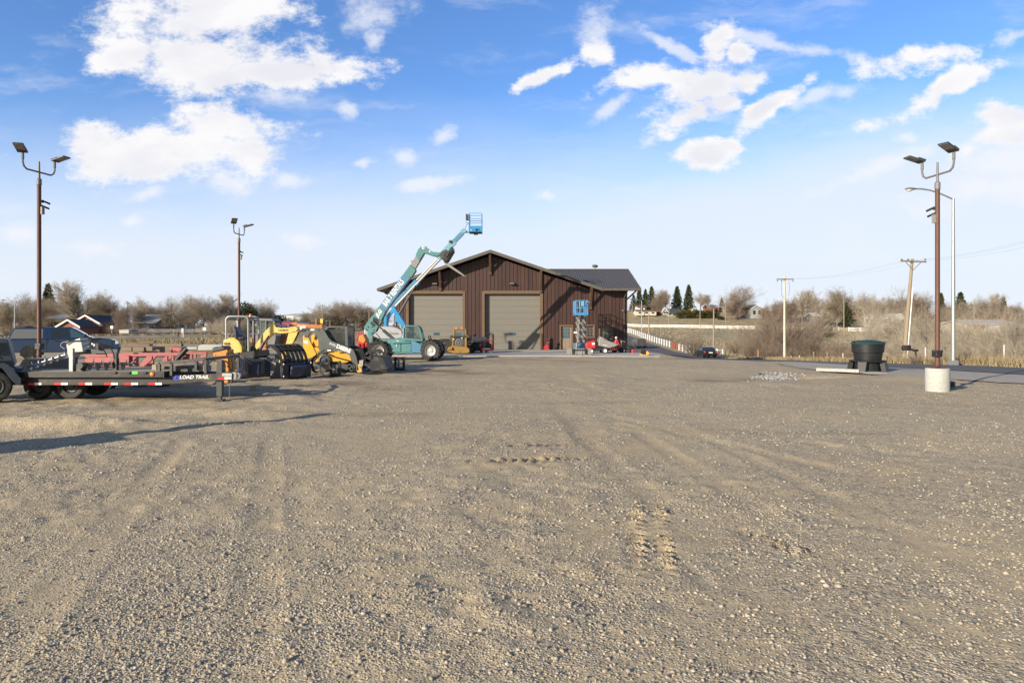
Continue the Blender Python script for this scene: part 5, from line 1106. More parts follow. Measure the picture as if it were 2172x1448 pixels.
s.build('boom_pin', M['black'], th_, smooth=0); s = MB(th_); s.prism(p((792, 672), (805.5, 677), (803, 687), (791, 681)), yb0 - .04, yb0 - .032); s.build('boom_opening', M['black'], th_, smooth=0); s = MB(th_); s.prism(p((788, 682), (797, 689), (794, 694), (785, 685)), yb0 - .04, yb0 - .032); s.build('boom_opening', M['black'], th_, smooth=0)
s = MB(th_); s.prism(p((869, 563), (883, 540), (898, 533), (899, 539), (880, 570)), yb0 + .07, yb1 - .07); s.b(X(872, Y), X(873, Y), yb0 + .05, yb1 - .05, Z(556, Y), Z(552, Y)); s.build('boom_section', M['hopper'], th_, bevel=.01)
s = MB(th_); s.prism(p((881, 542), (886, 529), (891, 523.5), (897, 522), (904, 523), (912, 530.5), (918, 534), (934, 535.5), (934, 540), (927, 543.5), (918, 542.5), (901, 536.5), (898, 538), (889, 554)), yb0 + .04, yb1 - .04); gn = s.build('gooseneck', M['teal'], th_, bevel=.02)
s = MB(th_); s.lathe((X(897.5, Y), yb0 + .035, Z(525.5, Y)), (0, -1, 0), [(.085, 0), (.085, .01), (.04, .012), (.04, .004)], 16); s.b(X(910, Y), X(913, Y), yb0 + .02, yb0 + .036, Z(534.5, Y), Z(531.5, Y)); s.build('decal', M['white'], gn, smooth=0)
s = MB(th_); s.prism(p((930, 541), (938, 533), (947, 529), (950, 533), (942, 543), (944, 548), (936, 549)), yb0 - .1, yb1 + .1); s.build('quick_coupler', M['dark_grey'], th_, bevel=.015)
s = MB(th_); s.prism(p((940, 551), (957, 526.5), (961, 524.5), (962, 532), (949, 554), (944, 558)), yb0 - .45, yb1 + .45); s.prism(p((946, 548), (954, 536), (956, 537), (948, 549)), yb0 - .5, yb0 - .46); s.build('fork_carriage', M['black'], th_, bevel=.015)
for yy_ in (yb0 - .3, yb1 + .2): s = MB(th_); s.prism(p((943, 557), (947, 556.5), (966, 570), (984, 583), (983.5, 585), (964, 573), (944, 560)), yy_, yy_ + .12); s.build('fork', M['hopper'], th_)
s = MB(th_); s.cyl((X(791.5, Y), yb0 - .12, Z(680.5, Y)), (X(816, Y), yb0 - .12, Z(702, Y)), .045); s.cyl((X(814, Y), yb0 - .12, Z(700.5, Y)), (X(838, Y), yb0 - .12, Z(721, Y)), .095); s.build('lift_ram', M['dark_grey'], th_)
s = MB(th_); s.cyl((X(780, Y), yb0 + .2, Z(697, Y)), (X(798, Y), yb0 + .2, Z(713, Y)), .07); s.prism(p((790, 711), (796, 706), (806, 717), (803, 722)), yb0, yb0 + .3); s.build('tilt_ram', M['silver'], th_, bevel=.01)
s = MB(th_); s.prism(p((779, 705), (788, 706), (794, 724), (792, 730), (783, 722)), yb0 - .1, yb0 - .0); s.prism(p((779, 705), (788, 706), (794, 724), (792, 730), (783, 722)), yb1, yb1 + .1); s.prism(p((784, 720), (822, 720), (834, 718), (834, 724), (822, 728), (784, 728)), yb0 - .2, yb1 + .2); s.build('boom_tower', M['teal'], th_, bevel=.015)
Y = Yo; p = side(Y)
s = MB(th_); s.b(X(781, Y), X(787, Y), Y + .5, Y + 1.9, Z(722, Y), Z(714, Y)); s.b(X(781, Y), X(785, Y), Y + .9, Y + 1.5, Z(745, Y), Z(722, Y)); s.build('counterweight', M['mid_grey'], th_, bevel=.02)
Y = Yo + 1.05
A_ = math.degrees(math.atan2(654.5 - 591.5, 853 - 809.5))
ang = math.degrees(math.atan2(-(562 - 668.5), (869.5 - 791.5)))
text('BAR 7 RENTALS', .45, M['white'], bo, (X(834.5, Y), yb0 - .006, Z(621.5, Y)), th_, ang, .005, shear=.12, bold=.03, sx=.60)
text('JLG', .30, M['white'], bo, (X(803.5, Y), yb0 - .036, Z(665, Y)), th_, ang, .004, shear=.3, bold=.05, sx=1.0)
# ================================================================ articulated boom lift behind it
Y = 49.; p = side(Y); YM = Y + .8
bl = thing('boom_lift', 'blue articulated boom lift with grey hood and raised basket behind the telehandler', 'boom lift', (X(815, Y), YM, 0))
s = MB(bl); HP = p((772, 716), (772, 700), (777, 695), (786, 692.8), (800, 692), (828, 691.8), (843, 695), (853, 701), (855, 715), (852, 719), (775, 719)); s.prism(HP, Y - .1, Y + 1.9); s.build('engine_hood', M['hood_grey'], bl, bevel=.25, seg=4)
text('Genie', .28, M['mid_grey'], bl, (X(836, Y), Y - .105, Z(707, Y)), bl, 0, .006, bold=.02, name='raised_lettering')
s = MB(bl); s.prism(p((778, 728), (778, 719), (852, 719), (852, 728)), Y + .1, Y + 1.7); s.cyl((X(815, Y), YM, Z(745, Y)), (X(815, Y), YM, Z(728, Y)), .5); s.prism(p((790, 745), (790, 734), (842, 734), (842, 745)), Y + .2, Y + 1.6); s.build('chassis', M['lift_blue'], bl, bevel=.03)
for a in (792, 842):
    for yy_, sd_ in ((Y + .0, -1), (Y + 1.75, 1)): wheel(bl, bl, (X(a, Y), yy_, .45), .45, .35, 'white', 14, .55, side=sd_)
def beam(name, mat, a, b, w, hgt, ya, taper=1, par=bl):
    s = MB(bl); A, B = Vector((X(a[0], Y), ya, Z(a[1], Y))), Vector((X(b[0], Y), ya, Z(b[1], Y))); s.bar(A, B, w, hgt); return s.build(name, M[mat], par, bevel=.012)
beam('riser', 'lift_blue', (814.5, 692), (814.5, 672), .3, .28, YM + .1); beam('riser', 'lift_blue', (816, 674), (831, 654), .26, .24, YM + .1)
s = MB(bl); s.prism(p((829, 652), (833, 650), (837, 656), (856, 686), (858, 696), (852, 697), (843, 688), (836, 680)), YM - .15, YM + .25); s.build('riser', M['lift_blue'], bl, bevel=.02)
beam('upright_post', 'mid_grey', (829, 691), (836, 681), .12, .1, YM - .1)
s = MB(bl); s.cyl((X(829, Y), YM + .12, Z(645, Y)), (X(927, Y), YM + .12, Z(545, Y)), .085); s.build('boom_tube', M['silver'], bl)
s = MB(bl); s.cyl((X(835, Y), YM - .12, Z(649, Y)), (X(930, Y), YM - .12, Z(549, Y)), .085); s.build('boom_tube', M['silver'], bl)
beam('lower_boom', 'teal_blue', (826, 652), (880, 594), .2, .3, YM)
s = MB(bl); s.cyl((X(862, Y), YM - .2, Z(634, Y)), (X(879, Y), YM - .2, Z(604, Y)), .05); s.cyl((X(844, Y), YM - .2, Z(664, Y)), (X(863, Y), YM - .2, Z(632, Y)), .085); s.build('lift_ram', M['dark_grey'], bl)
beam('boom_clamp', 'lift_blue', (875, 605), (883, 596), .36, .3, YM)
beam('upper_boom', 'pale_blue', (926, 547), (962, 509), .3, .42, YM); beam('upper_boom', 'teal_blue', (958, 513), (980, 490), .24, .32, YM)
s = MB(bl); s.bar((X(951, Y), YM - .1, Z(512, Y)), (X(955, Y), YM - .1, Z(508, Y)), .4, .14); s.build('cable_guide', M['dark_grey'], bl)
s = MB(bl); s.prism(p((973, 491), (976, 484), (983, 481), (987, 484), (988, 490), (981, 492)), YM - .15, YM + .15); s.prism(p((985, 485), (995, 489), (995, 492), (984, 490)), YM - .06, YM + .06); s.build('jib_head', M['pale_blue'], bl, bevel=.02)
hose(bl, bl, [(X(986, Y), YM - .1, Z(482, Y)), (X(988, Y), YM - .12, Z(475, Y)), (X(993, Y), YM - .1, Z(471, Y)), (X(995, Y), YM - .1, Z(472, Y))], .018)
hose(bl, bl, [(X(986, Y), YM - .1, Z(466, Y)), (X(987, Y), YM - .12, Z(469, Y)), (X(992, Y), YM - .1, Z(469.5, Y)), (X(994, Y), YM - .1, Z(465, Y))], .013)
# basket
kx0, kx1, ky0, ky1 = X(994.5, Y), X(1021, Y), YM - .55, YM + .55; kz0, kz1, kzt = Z(491, Y), Z(478, Y), Z(451, Y)
s = MB(bl); s.b(kx0, kx1, ky0, ky1, kz0, kz0 + .06); s.b(kx0 + .3, kx0 + .6, ky0 + .2, ky1 - .2, kz0 - .1, kz0); bsk = s.build('basket', M['dark_grey'], bl, bevel=.01)
s = MB(bl); zk = kz0 + .62 * (kz1 - kz0)
for ya in (ky0 - .005, ky1): s.b(kx0 + .1, kx1, ya, ya + .02, zk - .05, kz1)
s.b(kx1 - .0, kx1 + .02, ky0, ky1, kz0 + .2, kz1); s.build('toe_board', M['lift_blue'], bsk)
s = MB(bl)
for zz, r_ in ((kzt, .022), (Z(463, Y), .022), (Z(467.5, Y), .018), (kz0 + .05, .03)):
    s.tube([(kx0, ky0, zz), (kx1, ky0, zz), (kx1, ky1, zz), (kx0, ky1, zz)], r_, 6, closed=True)
for xx in (kx0, kx1):
    for yy_ in (ky0, ky1): s.cyl((xx, yy_, kz0), (xx, yy_, kzt), .025, n=6)
for xx in np.linspace(kx0, kx1, 5)[1:-1]: s.cyl((xx, ky0, kz0), (xx, ky0, zk), .018, n=6); s.cyl((xx, ky1, kz0), (xx, ky1, zk), .018, n=6)
s.build('guard_rail', M['lift_blue'], bsk)
s = MB(bl); s.b(kx0 - .07, kx0 + .06, YM - .08, YM + .08, kz0, Z(471, Y)); s.build('basket_post', M['lift_blue'], bsk, bevel=.01)
s = MB(bl); s.b(X(987, Y), X(994, Y), YM - .3, YM + .3, Z(463, Y), Z(460.5, Y)); s.b(X(987, Y), X(990, Y), YM - .3, YM + .3, Z(455, Y), Z(451, Y)); s.b(X(987, Y), X(988.5, Y), YM - .3, YM + .3, Z(461, Y), Z(454, Y)); s.b(X(989.5, Y), X(995, Y), YM - .28, YM + .28, Z(460, Y), Z(452, Y)); s.build('control_box', M['dark_grey'], bsk)
# ================================================================ black trailer frame and yellow loader by the garage
Y = 50.5
bf = thing('equipment_trailer', 'black trailer frame standing between the telehandler and the yellow loader', 'trailer', (X(950, Y), Y, 0))
s = MB(bf); s.b(X(932, Y), X(962, Y), Y - .2, Y - .05, .55, 1.0); s.b(X(932, Y), X(962, Y), Y + 1.5, Y + 1.65, .55, 1.0); s.b(X(930, Y), X(962, Y), Y - .25, Y + 1.7, 1.0, 1.08); s.b(X(940, Y), X(946, Y), Y - .1, Y + 1.6, .3, .55); s.build('frame', M['black'], bf, bevel=.02)
for a in (938, 956): wheel(bf, bf, (X(a, Y), Y - .15, .36), .36, .25, 'dark_grey', 0, .6)
Y = 49.; p = side(Y)
yl = thing('skid_steer_loader', 'yellow tracked skid steer seen from behind with amber beacons before the garage door', 'skid steer', (X(976, Y), Y + 1.2, 0))
s = MB(yl); s.prism(p((960, 738), (962, 718), (965, 712), (985, 712), (988, 718), (990, 738)), Y + .1, Y + 1.0); s.build('engine_door', M['dark_grey'], yl, bevel=.04)
s = MB(yl); s.lathe((X(974, Y), Y + .11, Z(727, Y)), (0, -1, 0), [(.30, 0), (.30, .03), (.26, .04), (.26, .0)], 20)
for i in range(9): a = i * 2 * math.pi / 9; s.bar((X(974, Y), Y + .07, Z(727, Y)), (X(974, Y) + .27 * math.cos(a), Y + .07, Z(727, Y) + .27 * math.sin(a)), .02, .05)
s.build('radiator_fan', M['mid_grey'], yl)
s = MB(yl)
for a, b in ((958.5, 962), (986, 990)): s.prism(p((a, 736), (a, 716), (b, 714), (b, 738)), Y + .05, Y + 2.0)
s.build('side_panel', M['loader_yellow'], yl, bevel=.02)
s = MB(yl); s.prism(p((949, 744), (950, 738), (958, 733), (990, 735), (996, 740), (996, 748), (986, 749), (960, 749)), Y - .1, Y + .35); s.prism(p((949, 741), (953, 735), (960, 736), (960, 742)), Y - .25, Y - .1); s.build('rear_bumper', M['loader_yellow'], yl, bevel=.03)
s = MB(yl); s.prism(p((960, 712), (962, 700), (964, 697), (984, 697), (987, 700), (988, 712)), Y + .6, Y + .64)
s2 = s.build('rear_window', M['glass_clear'], yl, smooth=0)
s = MB(yl)
for (a, b) in (((960, 714), (962, 699)), ((988, 714), (986, 699)), ((961, 699), (987, 699))):
    for yy_ in (Y + .6, Y + 1.7): s.bar((X(a[0], Y), yy_, Z(a[1], Y)), (X(b[0], Y), yy_, Z(b[1], Y)), .12, .1)
s.b(X(960.5, Y), X(987.5, Y), Y + .5, Y + 1.8, Z(699, Y), Z(697, Y)); s.build('cab', M['loader_yellow'], yl, bevel=.02)
for a in (967, 979): s = MB(yl); s.lathe((X(a, Y), Y + .7, Z(697, Y)), (0, 0, 1), [(.09, 0), (.09, .07), (.05, .1), (0, .1)], 12); s.build('beacon', M['amber'], yl)
for a in (951, 988): s = MB(yl); s.b(X(a, Y), X(a + 7, Y), Y + .5, Y + 2.4, 0.03, .62); s.build('track', M['rubber'], yl, bevel=.08)
for a in (952, 990): s = MB(yl); s.b(X(a, Y), X(a + 6.5, Y), Y + .3, Y + 2.3, Z(724, Y), Z(712, Y)); s.build('lift_arm', M['dark_grey'], yl, bevel=.05)
s = MB(yl); s.b(X(985, Y), X(990, Y), Y + .55, Y + .7, Z(712, Y), Z(696, Y)); s.b(X(962, Y), X(986, Y), Y + .02, Y + .1, Z(716, Y), Z(713, Y)); s.build('light_mast', M['black'], yl)
s = MB(yl); s.ell((X(980, Y), Y + .0, Z(717, Y)), (.05, .03, .05), 8, 6); s.ell((X(962.5, Y), Y + .0, Z(719.5, Y)), (.05, .03, .05), 8, 6); s.build('tail_light', M['tape_white'], yl)
Y = 51.5
wt = thing('water_tank_trailer', 'white caged tank on a dark trailer behind the red pressure washer', 'tank trailer', (X(1018, Y), Y + .5, 0))
s = MB(wt); s.b(X(1001, Y), X(1031, Y), Y, Y + 1.1, Z(725, Y), Z(716, Y)); s.cyl((X(1024, Y), Y + .5, Z(716, Y)), (X(1024, Y), Y + .5, Z(713, Y)), .1); s.build('tank', M['white'], wt, bevel=.06, seg=3)
s = MB(wt)
for a in np.linspace(1001, 1031, 7): s.b(X(a, Y) - .012, X(a, Y) + .012, Y - .03, Y - .005, Z(727, Y), Z(715.5, Y))
for b in (716, 721): s.b(X(1001, Y), X(1031, Y), Y - .035, Y - .0, Z(b, Y) - .012, Z(b, Y) + .012)
s.build('cage', M['mid_grey'], wt, smooth=0)
s = MB(wt); s.b(X(994, Y), X(1032, Y), Y - .1, Y + 1.2, Z(729, Y), Z(726, Y)); s.b(X(1001, Y), X(1017, Y), Y - .05, Y + .9, Z(744, Y), Z(729, Y)); s.build('frame', M['black'], wt, bevel=.02)
s = MB(wt); s.prism(side(Y)((1003, 713), (1004, 710), (1012, 709.5), (1008, 712.5)), Y + .2, Y + .4); s.build('spotlight', M['black'], wt)
for a in (1000, 1026): wheel(wt, wt, (X(a, Y), Y - .08, .33), .33, .22, 'dark_grey', 0, .6)
Y = 51.; p = side(Y)
pw = thing('pressure_washer', 'red framed hot water pressure washer on white wheels', 'pressure washer', (X(1033, Y), Y + .4, 0))
s = MB(pw)
for ya in (Y, Y + .7): s.tube([(X(a, Y), ya, Z(b, Y)) for a, b in ((1020, 744), (1020, 725), (1023, 722), (1028, 720.5), (1036, 720.5), (1042, 724), (1044, 730), (1044, 744))], .035, 6)
s.build('frame', M['red'], pw)
s = MB(pw); s.b(X(1021.5, Y), X(1045, Y), Y - .02, Y + .72, Z(744.5, Y), Z(737, Y)); s.build('base', M['red'], pw, bevel=.02)
s = MB(pw); s.b(X(1024, Y), X(1040, Y), Y - .034, Y - .023, Z(741, Y), Z(738.5, Y)); s.build('decal', M['white'], pw)
s = MB(pw); s.cyl((X(1026, Y), Y + .35, Z(737, Y)), (X(1026, Y), Y + .35, Z(723, Y)), .15); s.build('boiler', M['mid_grey'], pw)
s = MB(pw); s.b(X(1033, Y), X(1042, Y), Y + .15, Y + .6, Z(737, Y), Z(729, Y)); s.lathe((X(1034, Y), Y + .15, Z(728, Y)), (0, -1, 0), [(.12, 0), (.12, .08), (.05, .1), (0, .1)], 12); s.build('engine', M['black'], pw, bevel=.03)
for a in (1026.5, 1041): wheel(pw, pw, (X(a, Y), Y - .06, .12), .12, .09, 'white', 0, .8, bolts=0, rub='white')
# hand truck, scissor lift, bucket
Y = 57.6; p = side(Y)
ht = thing('hand_jack', 'small red hand jack with black bottle standing against the brown wall', 'jack', (X(1158, Y), Y, 0))
s = MB(ht); s.bar((X(1155, Y), Y, .12), (X(1166, Y), Y, 1.05), .06); s.bar((X(1161, Y), Y, .05), (X(1166, Y), Y, .95), .06); s.prism(p((1153, 737), (1158, 731), (1164, 733), (1162, 741), (1154, 742)), Y - .1, Y + .1); s.build('frame', M['red'], ht, bevel=.01)
s = MB(ht); s.b(X(1160, Y), X(1166, Y), Y - .1, Y + .02, Z(724, Y), Z(718.5, Y)); s.b(X(1161, Y), X(1165, Y), Y - .08, Y + .05, Z(738, Y), Z(727, Y)); s.build('pump', M['black'], ht, bevel=.02)
for a in (1155, 1163): wheel(ht, ht, (X(a, Y), Y - .1, .09), .09, .05, 'red', 0, .6, bolts=0)
Y = 53.9; p = side(Y); ZP0, ZP1 = Z(668.5, Y), Z(637, Y)
sl_ = thing('scissor_lift', 'blue scissor lift raised on grey scissor arms beside the entry door', 'scissor lift', (X(1233, Y), Y + 1.1, 0))
kx0, kx1, ky0, ky1 = X(1221.5, Y), X(1247, Y), Y, Y + 2.2
s = MB(sl_); s.b(kx0, kx1, ky0, ky1, ZP0, ZP0 + .1); pf = s.build('platform', M['lift_blue'], sl_, bevel=.01)
s = MB(sl_)
for zz in (ZP1, ZP0 + .62, ZP0 + .1): s.tube([(kx0, ky0, zz), (kx1, ky0, zz), (kx1, ky1, zz), (kx0, ky1, zz)], .028, 6, closed=True)
for xx in np.linspace(kx0, kx1, 4):
    for yy_ in (ky0, ky1): s.cyl((xx, yy_, ZP0), (xx, yy_, ZP1), .03, n=6)
for yy_ in np.linspace(ky0, ky1, 5):
    for xx in (kx0, kx1): s.cyl((xx, yy_, ZP0), (xx, yy_, ZP1), .024, n=6)
s.build('guard_rail', M['lift_blue'], pf)
s = MB(sl_); s.b(kx0, kx1, ky0 - .02, ky0 + .0, ZP0, ZP0 + .2); s.b(kx0, kx1, ky1, ky1 + .02, ZP0, ZP0 + .2); s.b(kx0 - .02, kx0, ky0, ky1, ZP0, ZP0 + .17); s.b(kx1, kx1 + .02, ky0, ky1, ZP0, ZP0 + .17); s.build('toe_board', M['lift_blue'], pf)
s = MB(sl_); s.b(X(1229, Y), X(1241, Y), ky0 + .05, ky0 + .25, ZP0 + .72, ZP1 - .05); s.build('control_box', M['pale_blue'], pf, bevel=.02)
s = MB(sl_); s.cyl((X(1244, Y), ky0 - .05, ZP1 - .2), (X(1247, Y), ky0 - .1, ZP1 - .2), .04); s.build('socket', M['black'], pf)
zb_, n_ = .78, 4; dzs = (ZP0 - zb_) / n_
for i in range(n_):
    z0, z1 = zb_ + i * dzs, zb_ + (i + 1) * dzs
    for xx in (X(1228, Y), X(1239, Y)):
        for a, b, o_ in ((ky0 + .15, ky1 - .15, 0), (ky1 - .15, ky0 + .15, .09)):
            s = MB(sl_); s.bar((xx + o_, a, z0 + .04), (xx + o_, b, z1 - .04), .1, .13)
            s.build('scissor_arm', M['silver'], sl_)
    s = MB(sl_); s.cyl((X(1225, Y), ky0 + .15, z1), (X(1243, Y), ky0 + .15, z1), .035); s.cyl((X(1225, Y), ky1 - .15, z1), (X(1243, Y), ky1 - .15, z1), .035); s.build('cross_shaft', M['steel'], sl_)
s = MB(sl_); s.b(X(1221.5, Y), X(1243.5, Y), ky0, ky1, .22, .68); s.build('base', M['teal_blue'], sl_, bevel=.03)
s = MB(sl_); s.b(X(1221.5, Y), X(1224, Y), ky0 - .06, ky0 + .1, .1, .72); s.tube([(X(1223, Y), ky0 - .05, .3), (X(1225, Y), ky0 - .05, 1.2), (X(1229, Y), ky0 - .02, 2.6)], .02, 5); s.build('ladder', M['silver'], sl_)
for xx in (X(1223, Y), X(1242, Y)):
    for yy_ in (ky0 + .3, ky1 - .3): wheel(sl_, sl_, (xx, yy_, .18), .18, .12, 'white', 0, .6, (1, 0, 0), bolts=0)
Y = 46.6
lb = bucket('loader_bucket', 'wide dirty grey loader bucket lying on the gravel in front of the scissor lift', (X(1230, Y), Y + .5, .0), 90, 1.62, 'hopper', .5, .55)
# ================================================================ concrete buggy
Y = 50.4; p = side(Y)
cg = thing('concrete_buggy', 'grey hoppered concrete buggy with a red engine cover', 'concrete buggy', (X(1280, Y), Y + .6, 0))
s = MB(cg); s.prism(p((1243.5, 728), (1262, 721), (1264, 738.5), (1245, 739.5)), Y + .1, Y + 1.1); s.build('engine_cover', M['red'], cg, bevel=.05, seg=3)
s = MB(cg); s.prism(p((1255.5, 727.5), (1261.5, 726), (1262, 730.5), (1256.5, 731.5)), Y + .085, Y + .099); s.build('decal', M['white'], cg, smooth=0)
s = MB(cg); s.prism(p((1269.5, 733), (1271, 719), (1273, 713.5), (1281, 716), (1283, 720), (1309, 728.5), (1312, 731), (1305, 735), (1292, 738.5), (1285, 737)), Y - .02, Y + 1.15); hp = s.build('hopper', M['hopper'], cg, bevel=.06, seg=3)
s = MB(cg); s.prism(p((1278, 730), (1288, 732.5), (1288, 733.5), (1278, 731)), Y - .03, Y - .019); s.build('decal', M['white'], hp, smooth=0); s = MB(cg); s.prism(p((1282, 727.5), (1285, 728.3), (1285, 729.3), (1282, 728.5)), Y - .03, Y - .019); s.build('decal', M['red'], hp, smooth=0)
s = MB(cg); s.b(X(1246, Y), X(1310, Y), Y + .2, Y + 1.0, .25, .45); s.b(X(1272, Y), X(1290, Y), Y + .3, Y + .9, .45, .75); s.bar((X(1300, Y), Y + .3, .4), (X(1312, Y), Y + .3, .9), .06); s.build('frame', M['black'], cg, bevel=.02)
s = MB(cg)
for a in (1295, 1299, 1303): s.b(X(a, Y), X(a + 2, Y), Y + .15, Y + .19, .33, .42)
s.build('reflector', M['red'], cg)
for a, yy_ in ((1283, Y + .0), (1255, Y + .15), (1255, Y + 1.1), (1283, Y + 1.2)): wheel(cg, cg, (X(a, Y), yy_, .24 if a > 1260 else .2), .24 if a > 1260 else .2, .18, 'white', 0, .52, bolts=0, side=-1 if yy_ < Y + .5 else 1)
Y = 52.; p = side(Y)
st = thing('stump_grinder', 'dark red wheeled grinder with upright handle behind the concrete buggy', 'grinder', (X(1312, Y), Y, 0))
s = MB(st); s.prism(p((1300, 733), (1306, 722), (1308, 716), (1311, 722), (1318, 738), (1322, 745), (1302, 744)), Y, Y + .6); s.build('housing', M['red'], st, bevel=.03)
s = MB(st); s.tube([(X(1305, Y), Y + .1, Z(726, Y)), (X(1307.5, Y), Y + .1, Z(717, Y))], .06, 8); s.tube([(X(1300, Y), Y + .3, Z(727, Y)), (X(1290, Y), Y + .3, Z(723, Y))], .03, 6); s.build('handle', M['black'], st)
s = MB(st); s.ell((X(1307.5, Y), Y + .1, Z(716, Y)), (.1, .1, .09), 10, 6); s.build('filter_cap', M['white_dirty'], st)
for a in (1303, 1317): wheel(st, st, (X(a, Y), Y - .05, .2), .2, .14, 'dark_grey', 0, .5, bolts=0)
Y = 52.6; p = side(Y)
s = MB(); s.prism(p((1319, 722), (1330, 724), (1331, 740), (1324, 742)), Y + .6, Y + .9); o = s.build('rock_slab', M['timber'], bevel=.05); tag(o, 'brown weathered slab leaning at the workshop corner', 'slab')
Y = 51.4; p = side(Y)
sn = thing('mower', 'black and dark red walk behind mower at the right end of the slab', 'mower', (X(1340, Y), Y + .3, 0))
s = MB(sn); s.prism(p((1328, 746), (1330, 738), (1334, 733), (1341, 735), (1345, 742), (1344, 748), (1330, 749)), Y, Y + .6); s.build('engine', M['black'], sn, bevel=.05)
s = MB(sn); s.prism(p((1338, 749), (1340, 741), (1346, 741), (1351, 746), (1352, 749)), Y - .1, Y + .7); s.build('deck', M['red'], sn, bevel=.03)
s = MB(sn); s.tube([(X(1342, Y), Y + .1, Z(737, Y)), (X(1330, Y), Y + .1, Z(731, Y)), (X(1328, Y), Y + .1, Z(733, Y))], .03, 6); s.build('handle', M['black'], sn)
for a in (1332, 1347): wheel(sn, sn, (X(a, Y), Y - .06, .14), .14, .1, 'dark_grey', 0, .5, bolts=0)
Y = 47.2; p = side(Y); zo = Z(755, Y)
pc_ = thing('plate_compactor', 'small yellow plate compactor at the edge of the slab', 'plate compactor', (X(1368, Y), Y, 0))
s = MB(pc_); s.prism(p((1358, 753.5), (1359, 750), (1363, 752), (1374, 752), (1376, 754.5), (1360, 755.5)), Y - .2, Y + .3); s.prism(p((1370, 752), (1371, 745.5), (1373, 744), (1376, 747), (1376, 752)), Y - .1, Y + .2); s.build('base_plate', M['yellow'], pc_, bevel=.02)
s = MB(pc_); s.prism(p((1360, 751), (1361, 742), (1368, 741), (1369, 751)), Y - .1, Y + .25); s.tube([(X(1369, Y), Y, Z(750, Y)), (X(1358, Y), Y + .1, Z(736, Y)), (X(1354, Y), Y + .1, Z(735.5, Y))], .02, 6); s.build('engine', M['black'], pc_, bevel=.02)
# ================================================================ bin, light poles, yard furniture
Y = 30.2; bx_, r_ = X(1859.5, Y), 1.0
k = Y / F
bn = thing('waste_bin', 'large round black plastic bin with a dark green lid at the yard edge', 'bin', (bx_, Y + .75, .03))
g = lambda a: (a - 1859.5) * k * .99; zz = lambda b: 2.1 - (b - 690) * k - .03
s = MB(); s.lathe((0, 0, 0), (0, 0, 1), [(0, 0), (.53, 0), (.545, .3), (.55, .38), (.575, .395), (.575, .50), (.565, .51), (.60, .83), (.655, .85), (.68, 1.20), (.70, 1.21), (.70, 1.24), (0, 1.24)], 40); s.build('body', M['bin_black'], bn)
s = MB(); s.lathe((0, 0, 1.245), (0, 0, 1), [(.715, -.02), (.72, .0), (.70, .035), (.58, .11), (.52, .12), (.5, .115), (.45, .14), (.2, .16), (0, .165)], 40); ld = s.build('lid', M['green_lid'], bn)
s = MB(); s.prism([(-.72, -.12), (.0, -.15), (.0, .15), (-.72, .12)], 1.34, 1.37, 'xy'); s.add([(.05, -.3, 1.40), (.66, -.42, 1.29), (.70, 0, 1.30), (.66, .42, 1.29), (.05, .3, 1.40), (.05, -.3, 1.425), (.66, -.42, 1.315), (.70, 0, 1.325), (.66, .42, 1.315), (.05, .3, 1.425)], [(0, 1, 2, 3, 4), (9, 8, 7, 6, 5), (0, 5, 6, 1), (1, 6, 7, 2), (2, 7, 8, 3), (3, 8, 9, 4), (4, 9, 5, 0)]); s.build('hatch', M['green_lid'], ld)
for i, a in enumerate((225, 315, 45, 135)):
    ca, sa = math.cos(R(a)), math.sin(R(a)); s = MB(); tv = Vector((-sa, ca, 0)); rv = Vector((ca, sa, 0))
    V = []
    for rr_, w_, z_ in ((.62, .20, 0), (.86, .17, 0), (.52, .24, .50), (.74, .2, .50)): V += [rv * rr_ - tv * w_ + Vector((0, 0, z_)), rv * rr_ + tv * w_ + Vector((0, 0, z_))]
    s.add(V, [(0, 1, 3, 2), (4, 6, 7, 5), (0, 2, 6, 4), (1, 5, 7, 3), (2, 3, 7, 6), (0, 4, 5, 1)]); s.build('leg', M['bin_black'], bn, bevel=.02)
s = MB(); s.lathe((0, 0, .44), (0, 0, 1), [(.56, 0), (.76, 0), (.78, .03), (.76, .06), (.56, .06), (.56, 0)], 40); s.build('rim_ring', M['bin_black'], bn)
